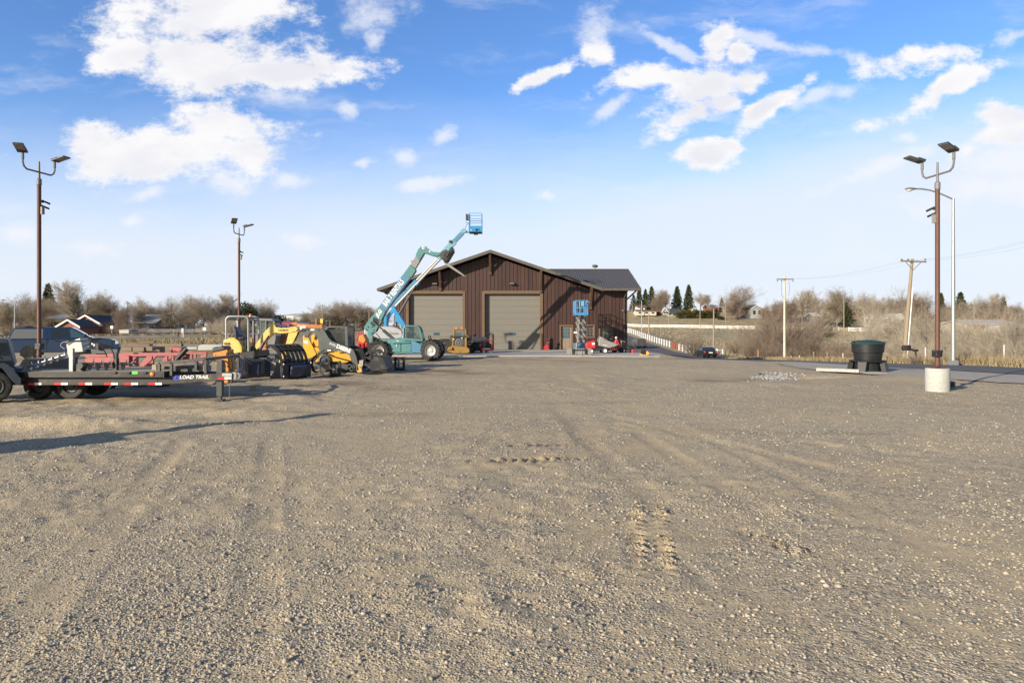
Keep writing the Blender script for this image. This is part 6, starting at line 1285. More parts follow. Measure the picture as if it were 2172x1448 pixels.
def light_pole(label, loc, rot, H, basez, heads, camside, foot=True):
    t = thing('light_pole', label, 'light pole', loc, rot, 'yard light poles')
    heads = [(a - rot, b) for a, b in heads]
    if foot:
        s = MB(); s.lathe((0, 0, -.1), (0, 0, 1), [(.34, 0), (.345, .1), (.35, basez + .08), (.335, basez + .1), (0, basez + .1)], 40); s.build('concrete_base', M['concrete'], t)
    s = MB(); b0 = basez; s.b(-.17, .17, -.17, .17, b0 + .001, b0 + .03)
    for a in (-.13, .13):
        for b in (-.13, .13): s.cyl((a, b, b0), (a, b, b0 + .09), .016, n=6)
    s.build('base_plate', M['rust_pole'], t)
    s = MB(); s.lathe((0, 0, 0), (0, 0, 1), [(.07, b0 + .03), (.085, b0 + .1), (.085, b0 + .18), (.072, b0 + .24), (.07, H - .75), (0, H - .75)], 16); s.build('pole', M['rust_pole'], t)
    s = MB(); s.b(-.11, .11, -.12, .09, b0 + .36, b0 + .5); s.b(-.09, .12, -.13, .1, b0 + .5, b0 + .58); s.build('junction_box', M['black'], t, bevel=.01)
    s = MB(); s.lathe((0, 0, 0), (0, 0, 1), [(.085, H - .87), (.085, H - .66), (.045, H - .62), (.04, H - .45), (.03, H), (0, H)], 14); s.build('tenon', M['mid_grey'], t)
    L = .70; z = H - .40
    s = MB(); s.tube([(-L, 0, z + .52), (-L, 0, z + .22), (-L + .05, 0, z + .08), (-L + .17, 0, z + .0), (0, 0, z), (L - .17, 0, z), (L - .05, 0, z + .08), (L, 0, z + .22), (L, 0, z + .52)], .033, 8); s.lathe((-L, 0, z + .32), (0, 0, 1), [(.045, 0), (.045, .22), (0, .22)], 8); s.lathe((L, 0, z + .32), (0, 0, 1), [(.045, 0), (.045, .22), (0, .22)], 8); s.build('cross_arm', M['mid_grey'], t)
    for sg, (hd, tilt) in zip((-1, 1), heads):
        d = Vector((math.cos(R(hd)) * math.cos(R(tilt)), math.sin(R(hd)) * math.cos(R(tilt)), math.sin(R(tilt)))); x_ = Vector((-math.sin(R(hd)), math.cos(R(hd)), 0)); up = d.cross(x_); up = up if up.z > 0 else -up
        o_ = Vector((sg * L, 0, z + .54)); W_ = .165
        box = lambda s, a0, a1, w, u0, u1: s.add([o_ + d * a + x_ * b + up * c for a in (a0, a1) for b in (-w, w) for c in (u0, u1)], [(0, 1, 3, 2), (4, 6, 7, 5), (0, 4, 5, 1), (2, 3, 7, 6), (0, 2, 6, 4), (1, 5, 7, 3)])
        s = MB(); box(s, .0, .58, W_, .0, .05); box(s, -.02, .24, W_ * .9, .06, .10); hd_ = s.build('lamp_head', M['dark_grey'], t, bevel=.01)
        s = MB(); box(s, .22, .56, W_ * .88, -.006, -.001); s.build('lens', M['hopper'], hd_, smooth=0)
    sg = camside; s = MB()
    for dz_, yy_ in ((0, 0), (-.18, .04)): s.bar((0, 0, H - 1.45 + dz_), (sg * .22, yy_, H - 1.45 + dz_), .04); s.cyl((sg * .24, yy_, H - 1.44 + dz_), (sg * .42, yy_ - .06, H - 1.5 + dz_), .035); s.ell((sg * .16, yy_, H - 1.45 + dz_), (.06, .06, .06), 8, 6)
    s.build('security_camera', M['black'], t); s = MB(); s.b(-.05 + sg * .03, .07 + sg * .03, -.14, -.07, H - 1.95, H - 1.68); s.build('camera_box', M['hopper'], t)
    return t
light_pole('rust brown twin light pole on a round concrete base right of the black bin', (X(1988.5, 21.9), 21.9, 0), -84, 7.33, .73, ((185, 16), (205, 20)), -1)
light_pole('rust brown twin light pole rising in front of the pickup truck', (X(83, 25.2), 25.2, 0), 81, 8.15, .86, ((-70, 20), (-12, 14)), 1)
light_pole('rust brown twin light pole behind the mini excavator', (X(507, 42.), 42., 0), 86, 8.1, .95, ((-60, 24), (-5, 14)), 1)
s = MB()
for i in range(3): s.lathe((X(2024, 22.3), 22.75, .05 + i * .065), (0, 0, 1), [(.25, 0), (.29, .02), (.29, .045), (.25, .065), (.22, .045), (.22, .02), (.25, 0)], 30)
o = s.build('drain_ring', M['navy_matte']); tag(o, 'grooved dark plastic drain ring lying beside the concrete lamp base', 'drain ring')
s = MB(); A, B = (X(1732, 30.6), 30.6), (X(1808, 30.1), 29.5)
s.bar((A[0], A[1], .13), (B[0], B[1], .13), .16, .14); o = s.build('parking_curb', M['slab'], bevel=.02); tag(o, 'pale concrete parking curb between the rock bed and the bin', 'curb')
s = MB(); s.b(X(1834, 29.8), X(1878, 29.8), 29.6, 31.4, .0, .05); o = s.build('bin_pad', M['concrete'], bevel=.01); tag(o, 'flat concrete pad under the black bin', 'pad')
s = MB(); a = Vector((X(1629, 28.5), 28.4, -.16)); b = a + Vector((.1, 1.5, .1)); s.lathe(a, b - a, [(.09, 0), (.11, 0), (.11, 1.3), (.09, 1.3), (.09, 0)], 18); o = s.build('culvert_pipe', M['black']); tag(o, 'dark culvert pipe mouth opening above the pale rock bed', 'culvert')
s = MB(); s.b(X(536, 22.2), X(548, 22.2), 22., 22.4, 0, .17); o = s.build('wood_block', M['deck_wood'], bevel=.01); tag(o, 'small wood block alone on the gravel near the blue bucket', 'wood block')
# added unseen tower shape outside the left edge, there to shade the yard
lt = thing('shadow_caster', 'unseen tower shaped shadow caster added left of the picture', 'shadow caster', (-12.1, 8.4, 0), 40)
s = MB(); s.b(-.9, .9, -.6, .6, .45, 1.75); s.build('cabinet', M['compressor'], lt, bevel=.04)
s = MB(); s.b(-.3, .3, -.12, .12, 1.75, 3.3); s.b(-.45, .45, -.15, .15, 2.6, 2.9); s.build('mast', M['galv'], lt, bevel=.02)
for a in (-.75, .75): wheel(lt, None, (0, a, .33), .33, .2, 'galv', 0, .6, side=1 if a > 0 else -1)
# ================================================================ vegetation
def segs_mesh(name, S, mat, n):
    """S: list of (p0, p1, r0, r1) -> one mesh of n sided tapering sticks"""
    A = np.array([list(a) + list(b) + [r0, r1] for a, b, r0, r1 in S], float); P, Q = A[:, :3], A[:, 3:6]
    d = Q - P; d /= np.maximum(np.linalg.norm(d, axis=1, keepdims=True), 1e-9)
    ref = np.where(np.abs(d[:, 2:3]) < .9, np.array([[0, 0, 1.]]), np.array([[1., 0, 0]])); x = np.cross(d, ref); x /= np.linalg.norm(x, axis=1, keepdims=True); y = np.cross(d, x)
    V = []
    for j in range(n):
        t_ = 2 * math.pi * j / n; e = x * math.cos(t_) + y * math.sin(t_); V += [P + e * A[:, 6:7], Q + e * A[:, 7:8]]
    V = np.stack(V, 1); k = 2 * n; base = (np.arange(len(S)) * k)[:, None]
    Fs = np.concatenate([base + np.array([[2 * j, 2 * ((j + 1) % n), 2 * ((j + 1) % n) + 1, 2 * j + 1]]) for j in range(n)])
    me_o = mesh_np(name, V.reshape(-1, 3), Fs, mat, smooth=True); return me_o
def bare_proto(seed, kind, tw, bk):
    rd = random.Random(seed); T, W = [], []
    U = lambda a, b: rd.uniform(a, b)
    def grow(p, d, L, r, lv):
        mx = {'round': 4, 'vase': 5, 'scrub': 4, 'birch': 5, 'dense': 5}[kind]
        ns = 4 if lv < 2 else 3; q = Vector(p); r_ = r
        for i in range(ns):
            d = (d + Vector((U(-1, 1), U(-1, 1), U(-.6, .9))) * (.16 if lv else .06) + Vector((0, 0, .05 if kind != 'dense' else .02))).normalized()
            q2 = q + d * L / ns; r2 = max(r * (1 - .62 * (i + 1) / ns), .0004)
            (T if lv < 3 else W).append((tuple(q), tuple(q2), r_, r2)); q, r_ = q2, r2
            if lv < mx and (lv > 0 or i >= (1 if kind in ('vase',) else 0)):
                nch = {0: 2, 1: 2, 2: 1, 3: 1, 4: 1}[lv] + (1 if rd.random() < {0: .7, 1: .4, 2: .8, 3: .45, 4: .3}[lv] * (1 if kind != 'birch' else .5) else 0)
                for _ in range(nch):
                    ang = R(U(28, 62) if kind in ('round', 'dense') else U(18, 46)); ax = d.cross(Vector((U(-1, 1), U(-1, 1), U(-1, 1)))).normalized()
                    nd_ = Matrix.Rotation(ang, 3, ax) @ d
                    if lv == 0: nd_.z = max(nd_.z, .22); nd_.normalize()
                    f = {'round': .66, 'vase': .60, 'scrub': .58, 'birch': .58, 'dense': .66}[kind]
                    grow(q, nd_, L * f * U(.75, 1.15) * (.92 if lv == 0 else 1), max(r2 * U(.58, .8), .0005), lv + 1)
    if kind == 'scrub':
        for i in range(11):
            a = 2 * math.pi * i / 11 + U(-.3, .3); t_ = U(.25, .95)
            grow((.03 * math.cos(a), .03 * math.sin(a), 0), Vector((math.cos(a) * t_, math.sin(a) * t_, U(.5, 1))).normalized(), U(.38, .55), .012, 1)
    elif kind == 'birch':
        for i in range(4):
            a = 2 * math.pi * i / 4 + U(-.4, .4); t_ = U(.12, .5); grow((0, 0, 0), Vector((math.cos(a) * t_, math.sin(a) * t_, 1)).normalized(), U(.5, .62), .013, 1)
    else: grow((0, 0, 0), Vector((U(-.05, .05), U(-.05, .05), 1)), .42, .024, 0)
    zmax = sorted([s_[1][2] for s_ in W])[-6]; k = 1 / zmax; rk = 1.0
    sc = lambda S, mn: [(tuple(c * k for c in a), tuple(c * k for c in b), max(r0, mn), max(r1, mn)) for a, b, r0, r1 in S]
    root = bpy.data.objects.new('bare_tree', None); C.objects.link(root)
    o = segs_mesh('trunk', sc(T, .0016), M[bk], 5); o.parent = root
    o = segs_mesh('crown', sc(W, .00075), M[tw], 3); o.parent = root
    return root
def leafy(name, P, D, size, mat, rd):
    """leaf clumps: small quads at points P, random orientation"""
    n = len(P); a = rd.normal(0, 1, (n, 3)); a /= np.linalg.norm(a, axis=1, keepdims=True); b = np.cross(a, rd.normal(0, 1, (n, 3))); b /= np.linalg.norm(b, axis=1, keepdims=True)
    if D is not None: a = D * .8 + a * .45
    s_ = size * rd.uniform(.6, 1.4, (n, 1)); V = np.stack([P - a * s_ - b * s_ * .35, P - a * s_ * .2 + b * s_ * .45, P + a * s_ + b * s_ * .1, P + a * s_ * .2 - b * s_ * .5], 1)
    return mesh_np(name, V.reshape(-1, 3), np.arange(4 * n).reshape(-1, 4), mat)
def conifer_proto(seed, wid, mat='needle', n=5200):
    rd = np.random.default_rng(seed); P, D = [], []
    nb = 150
    for i in range(nb):
        z = .05 + .93 * (i / nb) ** .85; L = wid * (1 - z) ** .8 * rd.uniform(.65, 1.12) + .012; a = i * 2.4 + rd.uniform(-.3, .3); m = max(6, int(n / nb * (1.3 - z)))
        t_ = rd.uniform(0.12, 1, m) ** .8; w_ = rd.normal(0, .10, m) * L * (1.1 - t_ * .6)
        x = np.cos(a) * t_ * L - np.sin(a) * w_; y = np.sin(a) * t_ * L + np.cos(a) * w_; zz = z - .16 * L * t_ * 1.2 + .12 * L * t_ ** 2 + rd.normal(0, .008, m)
        P.append(np.stack([x, y, zz], -1)); D.append(np.tile([np.cos(a), np.sin(a), -.35], (m, 1)))
    root = bpy.data.objects.new('conifer', None); C.objects.link(root)
    o = segs_mesh('trunk', [((0, 0, -.02), (0, 0, .5), .016, .009), ((0, 0, .5), (0, 0, .97), .009, .002)], M['bark'], 6); o.parent = root
    o = leafy('crown', np.concatenate(P), np.concatenate(D), .024, M[mat], rd); o.parent = root
    return root
def bush_proto(seed, mat, n=3600):
    rd = np.random.default_rng(seed); P = []
    for i in range(26):
        c = rd.normal(0, 1, 3); c /= np.linalg.norm(c); c = c * rd.uniform(.2, .42, 3) * np.array([1, 1, .9]) + [0, 0, .5]; m = n // 26; q = rd.normal(0, 1, (m, 3)); q /= np.linalg.norm(q, axis=1, keepdims=True)
        P.append(c + q * rd.uniform(.10, .2) * rd.uniform(.6, 1, (m, 1)))
    P = np.concatenate(P); P = P[P[:, 2] > 0]
    root = bpy.data.objects.new('evergreen_bush', None); C.objects.link(root)
    o = segs_mesh('trunk', [((0, 0, -.05), (.03, 0, .4), .02, .012)], M['bark'], 5); o.parent = root
    o = leafy('crown', P, None, .03, M[mat], rd); o.parent = root
    return root
PROTO = {}
for nm, kind, tw, bk, seeds in (('A', 'round', 'twig', 'bark', (3, 4, 5)), ('B', 'vase', 'twig_pale', 'bark', (11, 12)), ('C', 'dense', 'twig', 'bark', (21, 22, 23)), ('D', 'scrub', 'twig_red', 'bark', (31, 32, 33)), ('P', 'scrub', 'twig_pale', 'bark_pale', (34, 35)), ('E', 'birch', 'twig_pale', 'bark_pale', (41, 42)), ('K', 'dense', 'twig_red', 'bark', (24, 25))):
    PROTO[nm] = [bare_proto(s_, kind, tw, bk) for s_ in seeds]
PROTO['S'] = [conifer_proto(1, .20), conifer_proto(2, .24), conifer_proto(3, .30)]
PROTO['H'] = [bush_proto(1, 'needle_warm'), bush_proto(2, 'needle_warm')]; PROTO['G'] = [bush_proto(3, 'needle')]
ALLP = [o for l in PROTO.values() for o in l]
trd = random.Random(77); cnt = {}
ORD = ['zeroth', 'first', 'second', 'third', 'fourth', 'fifth', 'sixth', 'seventh', 'eighth', 'ninth', 'tenth', 'eleventh', 'twelfth', 'thirteenth', 'fourteenth', 'fifteenth', 'sixteenth', 'seventeenth', 'eighteenth', 'nineteenth', 'twentieth']
def ordw(n):
    if n <= 20: return ORD[n]
    return {2: 'twenty', 3: 'thirty', 4: 'forty'}[n // 10] + '-' + ORD[n % 10] if n % 10 else {3: 'thirtieth', 4: 'fortieth', 5: 'fiftieth'}[n // 10]
def plant(kind, px, top, Yd, wide=1., label=None, cat='tree', group=None, base=None, lean=0):
    i = cnt.get(kind, 0); cnt[kind] = i + 1; pr = PROTO[kind][i % len(PROTO[kind])]
    o = copy_tree(pr); x = X(px, Yd); z = G(x, Yd) - .1 if base is None else base; H = max(Z(top, Yd) - z, .6)
    o.location = (x, Yd, z); o.rotation_euler = (R(lean) * .3, R(lean), trd.uniform(0, 6.28) if not lean else 0); o.scale = (H * wide, H * wide, H)
    o.name = {'S': 'conifer', 'H': 'evergreen_bush', 'G': 'evergreen_bush', 'D': 'bare_shrub', 'P': 'bare_shrub'}.get(kind, 'bare_tree')
    if label: tag(o, label, cat, group)
    return o
def row(lst, group, phrase, edge, cat='tree'):
    lst = sorted(lst, key=lambda q: q[1])
    for n_, q in enumerate(lst): plant(q[0], q[1], q[2], q[3], q[4] if len(q) > 4 else 1., f'{phrase}, {ordw(n_ + 1)} {edge}', cat, group)
L1 = [('C', 8, 648, 150), ('C', 25, 636, 145), ('A', 45, 626, 150, 1.1), ('K', 62, 624, 165), ('C', 76, 634, 140), ('C', 118, 630, 160, 1.1), ('A', 140, 622, 165), ('C', 190, 632, 165), ('K', 206, 624, 160), ('C', 245, 634, 150), ('K', 262, 650, 140), ('C', 284, 648, 160),
      ('C', 318, 646, 175), ('C', 348, 640, 180), ('A', 396, 636, 165), ('B', 412, 630, 170, 1.2), ('C', 432, 627, 160, 1.1), ('K', 455, 640, 165), ('A', 470, 628, 175), ('C', 540, 642, 190), ('C', 556, 637, 195), ('A', 570, 655, 190),
      ('C', 620, 676, 200), ('K', 640, 672, 200, 1.3), ('C', 657, 668, 200, 1.2), ('C', 700, 652, 205, 1.2), ('K', 718, 645, 205, 1.1), ('C', 736, 640, 200, 1.2), ('A', 753, 640, 205, 1.1), ('K', 770, 648, 200, 1.2), ('C', 788, 648, 205, 1.2), ('K', 806, 655, 200, 1.2)]
L1 = [(q[0], q[1], q[2] - 7) + tuple(q[3:]) for q in L1]
row(L1, 'bare trees beyond the railway', 'bare brown tree beyond the railway', 'from the left in its row')
plant('B', 168, 591, 140, 1.25, 'tallest bare tree on the left with open spreading limbs behind the brick house', 'tree')
plant('C', 228, 614, 150, 1.15, 'big dense brown bare tree right of the gabled brick house', 'tree')
plant('B', 305, 626, 190, 1.3, 'thin pale bare tree above the blue grey house roof', 'tree')
plant('A', 370, 625, 150, 1.45, 'wide fan shaped brown bare tree above the chain link fence', 'tree')
plant('B', 490, 619, 170, 1.1, 'tall thin bare tree beside the pole of the mini excavator', 'tree')
plant('B', 676, 640, 195, 1.7, 'pale wide bare tree around the yellow sign', 'tree')
plant('S', 102, 600, 175, 1.25, 'dark pointed conifer rising above the bare trees at the left', 'tree')
plant('S', 160, 624, 180, 1.6, 'dark conifer half hidden behind the tallest bare tree', 'tree')
plant('G', 518, 634, 185, .8, 'round dark evergreen just right of the second light pole', 'tree')
plant('G', 577, 658, 200, 1.0, 'dark round evergreen left of the far white warehouse', 'tree'); plant('G', 594, 664, 200, 1.0, 'smaller dark round evergreen beside the far white warehouse', 'tree')
row([('P', 452, 676, 128, 1.1), ('P', 470, 664, 125, 1.), ('P', 486, 660, 122, 1.), ('P', 503, 664, 128, 1.), ('D', 20, 680, 118, 1.2), ('D', 52, 676, 120, 1.2), ('D', 248, 676, 125, 1.1), ('D', 265, 672, 128, 1.1), ('D', 340, 676, 150, 1.3), ('D', 300, 684, 140), ('P', 520, 674, 128), ('P', 436, 686, 132)],
    'grey bare shrubs beyond the railway', 'low bare shrub beyond the railway', 'shrub from the left', 'shrub')
# right: the hill
for px, tp_, w_, lb in ((1344, 624, 1.2, 'small dark spruce at the workshop eave corner'), (1356, 607, 1.1, 'tall dark spruce beside the workshop eave on the hill'), (1369, 612, 1.1, 'dark spruce behind the pale bare tree on the hill'), (1382, 606, 1.1, 'dark spruce left behind the reddish bare tree'),
                        (1436, 606, 1.5, 'broad dark spruce of the tall hilltop pair, the left one'), (1461, 603, 1.25, 'pointed dark spruce of the tall hilltop pair, the right one'), (1531, 631, 1.2, 'small lone spruce between the hilltop houses'), (1796, 640, 1.1, 'dark spruce behind the brown roofed house'), (1996, 620, 1.0, 'dark conifer behind the near right light pole'), (2037, 618, 1.2, 'dark round topped conifer right of the silver street lamp'), (2128, 629, 1.2, 'dark conifer near the right edge of the picture')):
    plant('S', px, tp_, 292 if px < 1700 else 240, w_, lb, 'tree', 'dark conifers on the hill')
plant('K', 1396, 611, 284, 1.3, 'reddish bare tree fanning out before the dark hilltop spruces', 'tree'); plant('B', 1412, 612, 290, 1.3, 'pale bare tree behind the reddish one on the hill', 'tree')
plant('C', 1565, 600, 270, 1.0, 'big rounded bare tree tallest on the hill skyline', 'tree'); plant('K', 1558, 622, 268, 1., 'bare tree in front of the big rounded hilltop tree', 'tree')
for i, (px, tp_, w_) in enumerate(((1440, 658, 1.6), (1453, 655, 1.6), (1466, 654, 1.6), (1480, 655, 1.7), (1494, 655, 1.7), (1506, 656, 1.6), (1517, 660, 1.5))): plant('H', px, tp_, 272, w_, f'olive green juniper in the hilltop hedge, {ordw(i + 1)} from the left', 'hedge shrub', 'juniper hedge on the hill')
plant('G', 1528, 668, 268, 1.6, 'bright green low shrub at the right end of the juniper hedge', 'hedge shrub')
L2 = [('B', 1487, 616, 290), ('B', 1500, 622, 290, 1.2), ('K', 1512, 640, 285), ('C', 1543, 640, 280), ('K', 1585, 640, 275, 1.2), ('K', 1604, 655, 275, 1.3), ('K', 1622, 645, 265), ('K', 1638, 632, 260), ('C', 1656, 630, 260), ('K', 1672, 628, 260), ('B', 1688, 622, 260), ('B', 1702, 610, 255, .9), ('B', 1722, 605, 255, .8), ('K', 1740, 632, 250), ('C', 1758, 626, 250),
      ('A', 1776, 604, 245), ('C', 1790, 606, 245), ('K', 1812, 616, 245), ('C', 1826, 622, 240), ('K', 1842, 628, 240), ('C', 1875, 622, 240), ('K', 1892, 630, 235), ('C', 1910, 622, 235), ('A', 1928, 602, 230, .8), ('K', 1945, 618, 230), ('C', 1968, 616, 230), ('K', 2012, 636, 225), ('C', 2060, 632, 225), ('C', 2076, 622, 225), ('B', 2100, 618, 225), ('K', 2110, 642, 220, 1.2), ('C', 2150, 640, 220), ('K', 2168, 640, 220), ('C', 2020, 650, 210, 1.2), ('C', 2088, 650, 205, 1.3), ('K', 2135, 655, 200, 1.3)]
row(L2, 'bare trees along the hill', 'bare tree along the hill skyline', 'from the left in its row')
plant('E', 1845, 614, 165, .9, 'white barked bare tree with several stems left of the leaning utility pole', 'tree'); plant('E', 1862, 618, 170, .9, 'second white barked tree close to the leaning utility pole', 'tree')
# scrub between the road and the hill
plant('D', 1470, 690, 100, .95, 'round bare brown shrub tree behind the white fence beside the sedan', 'shrub')
L3 = [('D', 1615, 690, 104, 1.1), ('D', 1632, 652, 106, .9), ('D', 1650, 634, 108, .85), ('D', 1668, 646, 106, .9), ('D', 1684, 672, 102, 1.1), ('D', 1600, 712, 98, 1.2), ('D', 1700, 690, 112, 1.1), ('D', 1712, 708, 100, 1.2), ('D', 1730, 716, 98, 1.3), ('D', 1748, 712, 100, 1.3), ('D', 1766, 712, 98, 1.3), ('D', 1784, 716, 96, 1.3), ('D', 1802, 718, 94, 1.3), ('D', 1822, 714, 92, 1.3), ('D', 1585, 728, 100, 1.3), ('D', 1560, 715, 125, 1.4), ('D', 1580, 708, 130, 1.4), ('D', 1690, 730, 92, 1.4), ('D', 1660, 720, 95, 1.3), ('D', 1755, 735, 88, 1.4), ('D', 1800, 738, 84, 1.4), ('D', 1625, 722, 96, 1.2)]
row(L3, 'bare brown scrub below the hill', 'bare brown bush of the scrub below the hill', 'from the left in its row', 'shrub')
for i, (px, tp_, ln) in enumerate(((1716, 652, 34), (1735, 645, 30), (1752, 660, 26))): plant('B', px - 25, tp_, 128, 1., f'pale bare tree leaning right over the white fence, {ordw(i + 1)} of three', 'tree', 'leaning pale trees', lean=ln)
L4 = [('P', 1842, 668, 84, .9), ('E', 1858, 640, 88, .9), ('P', 1875, 655, 80, .9), ('E', 1893, 632, 82, .9), ('P', 1908, 650, 78, .9), ('E', 1930, 636, 76, .9), ('P', 1946, 650, 74, .9), ('E', 1962, 628, 74, .9), ('P', 1978, 650, 70, .9), ('E', 1996, 645, 72, .9), ('P', 2016, 665, 66, 1.), ('P', 2036, 672, 62, 1.), ('E', 2058, 650, 64, .9), ('P', 2074, 668, 60, 1.), ('E', 2094, 645, 62, .9), ('P', 2112, 672, 58, 1.), ('P', 2132, 655, 58, .9), ('E', 2150, 640, 60, .9), ('P', 2168, 665, 56, 1.), ('P', 1905, 700, 70, 1.1), ('P', 1960, 705, 62, 1.1), ('P', 2050, 708, 54, 1.1), ('P', 2100, 712, 52, 1.1), ('P', 2150, 705, 50, 1.1), ('P', 1880, 705, 78, 1.1), ('P', 1990, 715, 58, 1.2), ('P', 2185, 640, 58, 1.)]
row(L4, 'pale bare thicket across the road', 'pale bare bush of the thicket across the road', 'from the left in its row', 'shrub')
for i, (px, tp_) in enumerate(((1940, 742), (1998, 738), (2062, 735), (2120, 738), (2158, 735))): plant('D', px, tp_, 46 - i, 1.1, f'low rusty weed clump in the verge grass, {ordw(i + 1)} from the left', 'weeds', 'weeds on the verge')
for o in ALLP:
    for c in list(o.children): bpy.data.objects.remove(c)
    bpy.data.objects.remove(o)
# ================================================================ houses
def house(label, px0, px1, eave, peak, base, Yd, dep, wm, rm, ridge='x', name='house', wins=2, over=.4, cat='house'):
    x0, x1, ze, zp, zb = X(px0, Yd), X(px1, Yd), Z(eave, Yd), Z(peak, Yd), Z(base, Yd)
    t = thing(name, label, cat, ((x0 + x1) / 2, Yd, zb)); a = over
    s = MB(t)
    if ridge == 'x': s.prism([(Yd, zb), (Yd + dep, zb), (Yd + dep, ze), (Yd + dep / 2, zp - .15), (Yd, ze)], x0 + .01, x1 - .01, 'yz')
    else: s.prism([(x0, zb), (x1, zb), (x1, ze), ((x0 + x1) / 2, zp - .15), (x0, ze)], Yd, Yd + dep)
    s.build('wall', M[wm], t, smooth=0); s = MB(t)
    if ridge == 'x':
        k_ = (zp - ze) / (dep / 2)
        s.prism([(Yd - a, ze - a * k_), (Yd + dep / 2, zp), (Yd + dep + a, ze - a * k_), (Yd + dep + a, ze - a * k_ + .2), (Yd + dep / 2, zp + .2), (Yd - a, ze - a * k_ + .2)], x0 - a, x1 + a, 'yz')
    else:
        k_ = (zp - ze) / ((x1 - x0) / 2); xm = (x0 + x1) / 2
        s.prism([(x0 - a, ze - a * k_), (xm, zp), (x1 + a, ze - a * k_), (x1 + a, ze - a * k_ + .2), (xm, zp + .2), (x0 - a, ze - a * k_ + .2)], Yd - a, Yd + dep)
    s.build('roof', M[rm], t, smooth=0)
    if ridge != 'x':
        s = MB(t); s.prism([(x0 - a, ze - a * k_ - .12), (xm, zp - .12), (x1 + a, ze - a * k_ - .12), (x1 + a, ze - a * k_ + .22), (xm, zp + .22), (x0 - a, ze - a * k_ + .22)], Yd - a - .06, Yd - a - .01); s.build('barge_board', M['white'], t, smooth=0)
    for i in range(wins):
        xm = x0 + (x1 - x0) * (i + .5) / wins; h_ = (ze - zb); s = MB(t); s.b(xm - .55, xm + .55, Yd - .05, Yd - .004, zb + h_ * .4, zb + h_ * .8); f_ = s.build('window', M['glass_dark'], t, smooth=0)
        s = MB(t); s.b(xm - .65, xm + .65, Yd - .04, Yd - .003, zb + h_ * .4 - .1, zb + h_ * .4 - .002); s.build('sill', M['white'], f_, smooth=0)
    return t
house('red brick gabled house with white trim, the front gable of the pair', 124, 168, 692, 679, 712, 128, 6, 'brick', 'roof_dark', 'y', wins=1)
house('taller red brick gabled house behind the lower brick gable', 150, 216, 688, 669.5, 712, 136, 9, 'brick', 'roof_dark', 'y', wins=2)
house('blue grey house with a pale roof behind the bare shrubs', 292, 330, 684, 668, 706, 160, 9, 'wall_blue', 'roof_pale', 'x', wins=2)
house('white house with a brown roof left of the fan shaped tree', 324, 362, 678, 667, 704, 175, 10, 'wall_white', 'roof_brown', 'x', wins=2)
house('small white gable beside the fan shaped tree', 358, 378, 684, 670, 704, 172, 8, 'wall_white', 'roof_pale', 'y', wins=1)
house('pale yellow house half hidden behind trees at the left', 100, 138, 676, 667, 704, 155, 8, 'wall_yellow', 'roof_pale', 'x', wins=3)
house('small tan shed beyond the railway left of the fence', 253, 273, 702, 700.5, 711, 118, 3, 'stucco', 'roof_pale', 'x', 'shed', 0, .05, 'shed')
house('far white flat roofed warehouse with a grey front', 600, 662, 669, 665, 690, 260, 30, 'wall_white', 'roof_pale', 'x', 'warehouse', 0, .3, 'warehouse')
house('grey low annex in front of the white warehouse', 622, 655, 672, 670, 690, 250, 8, 'roof_pale', 'wall_grey', 'x', 'warehouse', 0, .1, 'warehouse')
house('long low red and white roofed building behind the excavator booms', 584, 640, 689, 684, 699, 170, 10, 'wall_white', 'red', 'x', 'building', 0, .3, 'building')
house('small white flat roofed house by the hilltop spruces', 1354, 1368, 651, 647, 664, 281, 8, 'wall_white', 'roof_brown', 'x', wins=1, over=.8)
house('beige basement storey below the small white hilltop house', 1351, 1392, 660, 657, 669, 276, 8, 'stucco', 'roof_brown', 'x', wins=3)
house('small red barn beside the grey hilltop house', 1399, 1406, 659, 655, 668, 279, 6, 'brick', 'roof_brown', 'x', wins=1)
house('grey hilltop house with a pale gable', 1405, 1416, 660, 653, 668, 278, 8, 'wall_grey', 'roof_pale', 'y', wins=1)
house('long grey roofed house left of the juniper hedge', 1416, 1446, 664, 655, 671, 277, 9, 'wall_grey', 'roof_dark', 'x', wins=3)
house('house with a pointed brown roof behind the juniper hedge', 1464, 1480, 661, 653, 670, 284, 9, 'stucco', 'roof_brown', 'y', wins=2)
house('brick house with a pale roof right of the juniper hedge', 1504, 1526, 651, 647, 668, 288, 9, 'brick', 'roof_pale', 'x', wins=2)
house('small pale roofed house beside the big rounded tree', 1536, 1552, 654, 650, 668, 288, 8, 'wall_white', 'roof_pale', 'x', wins=2)
house('dark house with pale gable right of the big rounded tree', 1594, 1617, 654, 647, 676, 268, 9, 'wall_grey', 'roof_dark', 'y', wins=2)
house('dark shed with a pale roof above the white fence', 1727, 1738, 670, 664, 694, 215, 6, 'roof_dark', 'roof_pale', 'x', 'shed', 0, .3, 'shed')
house('low white house with a rust brown roof above the white fence', 1781, 1834, 671, 664, 687, 262, 9, 'wall_white', 'roof_brown', 'x', wins=4, over=.9)
house('white house behind the white barked trees', 1862, 1884, 672, 665, 694, 200, 8, 'wall_white', 'roof_pale', 'x', wins=2)
house('pale gabled house left of the leaning utility pole', 1897, 1919, 673, 666, 694, 205, 8, 'wall_white', 'roof_pale', 'y', wins=2)
house('low cream building left of the silver street lamp', 1994, 2024, 691, 688.5, 703, 168, 6, 'stucco', 'stucco', 'x', 'building', 0, .05, 'building')
house('cream stepped building right behind the silver street lamp', 2025, 2052, 686, 684, 704, 166, 7, 'stucco', 'stucco', 'x', 'building', 0, .05, 'building')
house('long low grey roofed house at the right edge', 2062, 2150, 687, 679, 706, 160, 10, 'stucco', 'roof_pale', 'x', wins=6, over=.8)
house('white low house at the far right edge', 2148, 2185, 692, 687, 708, 150, 8, 'wall_white', 'roof_pale', 'x', wins=2)
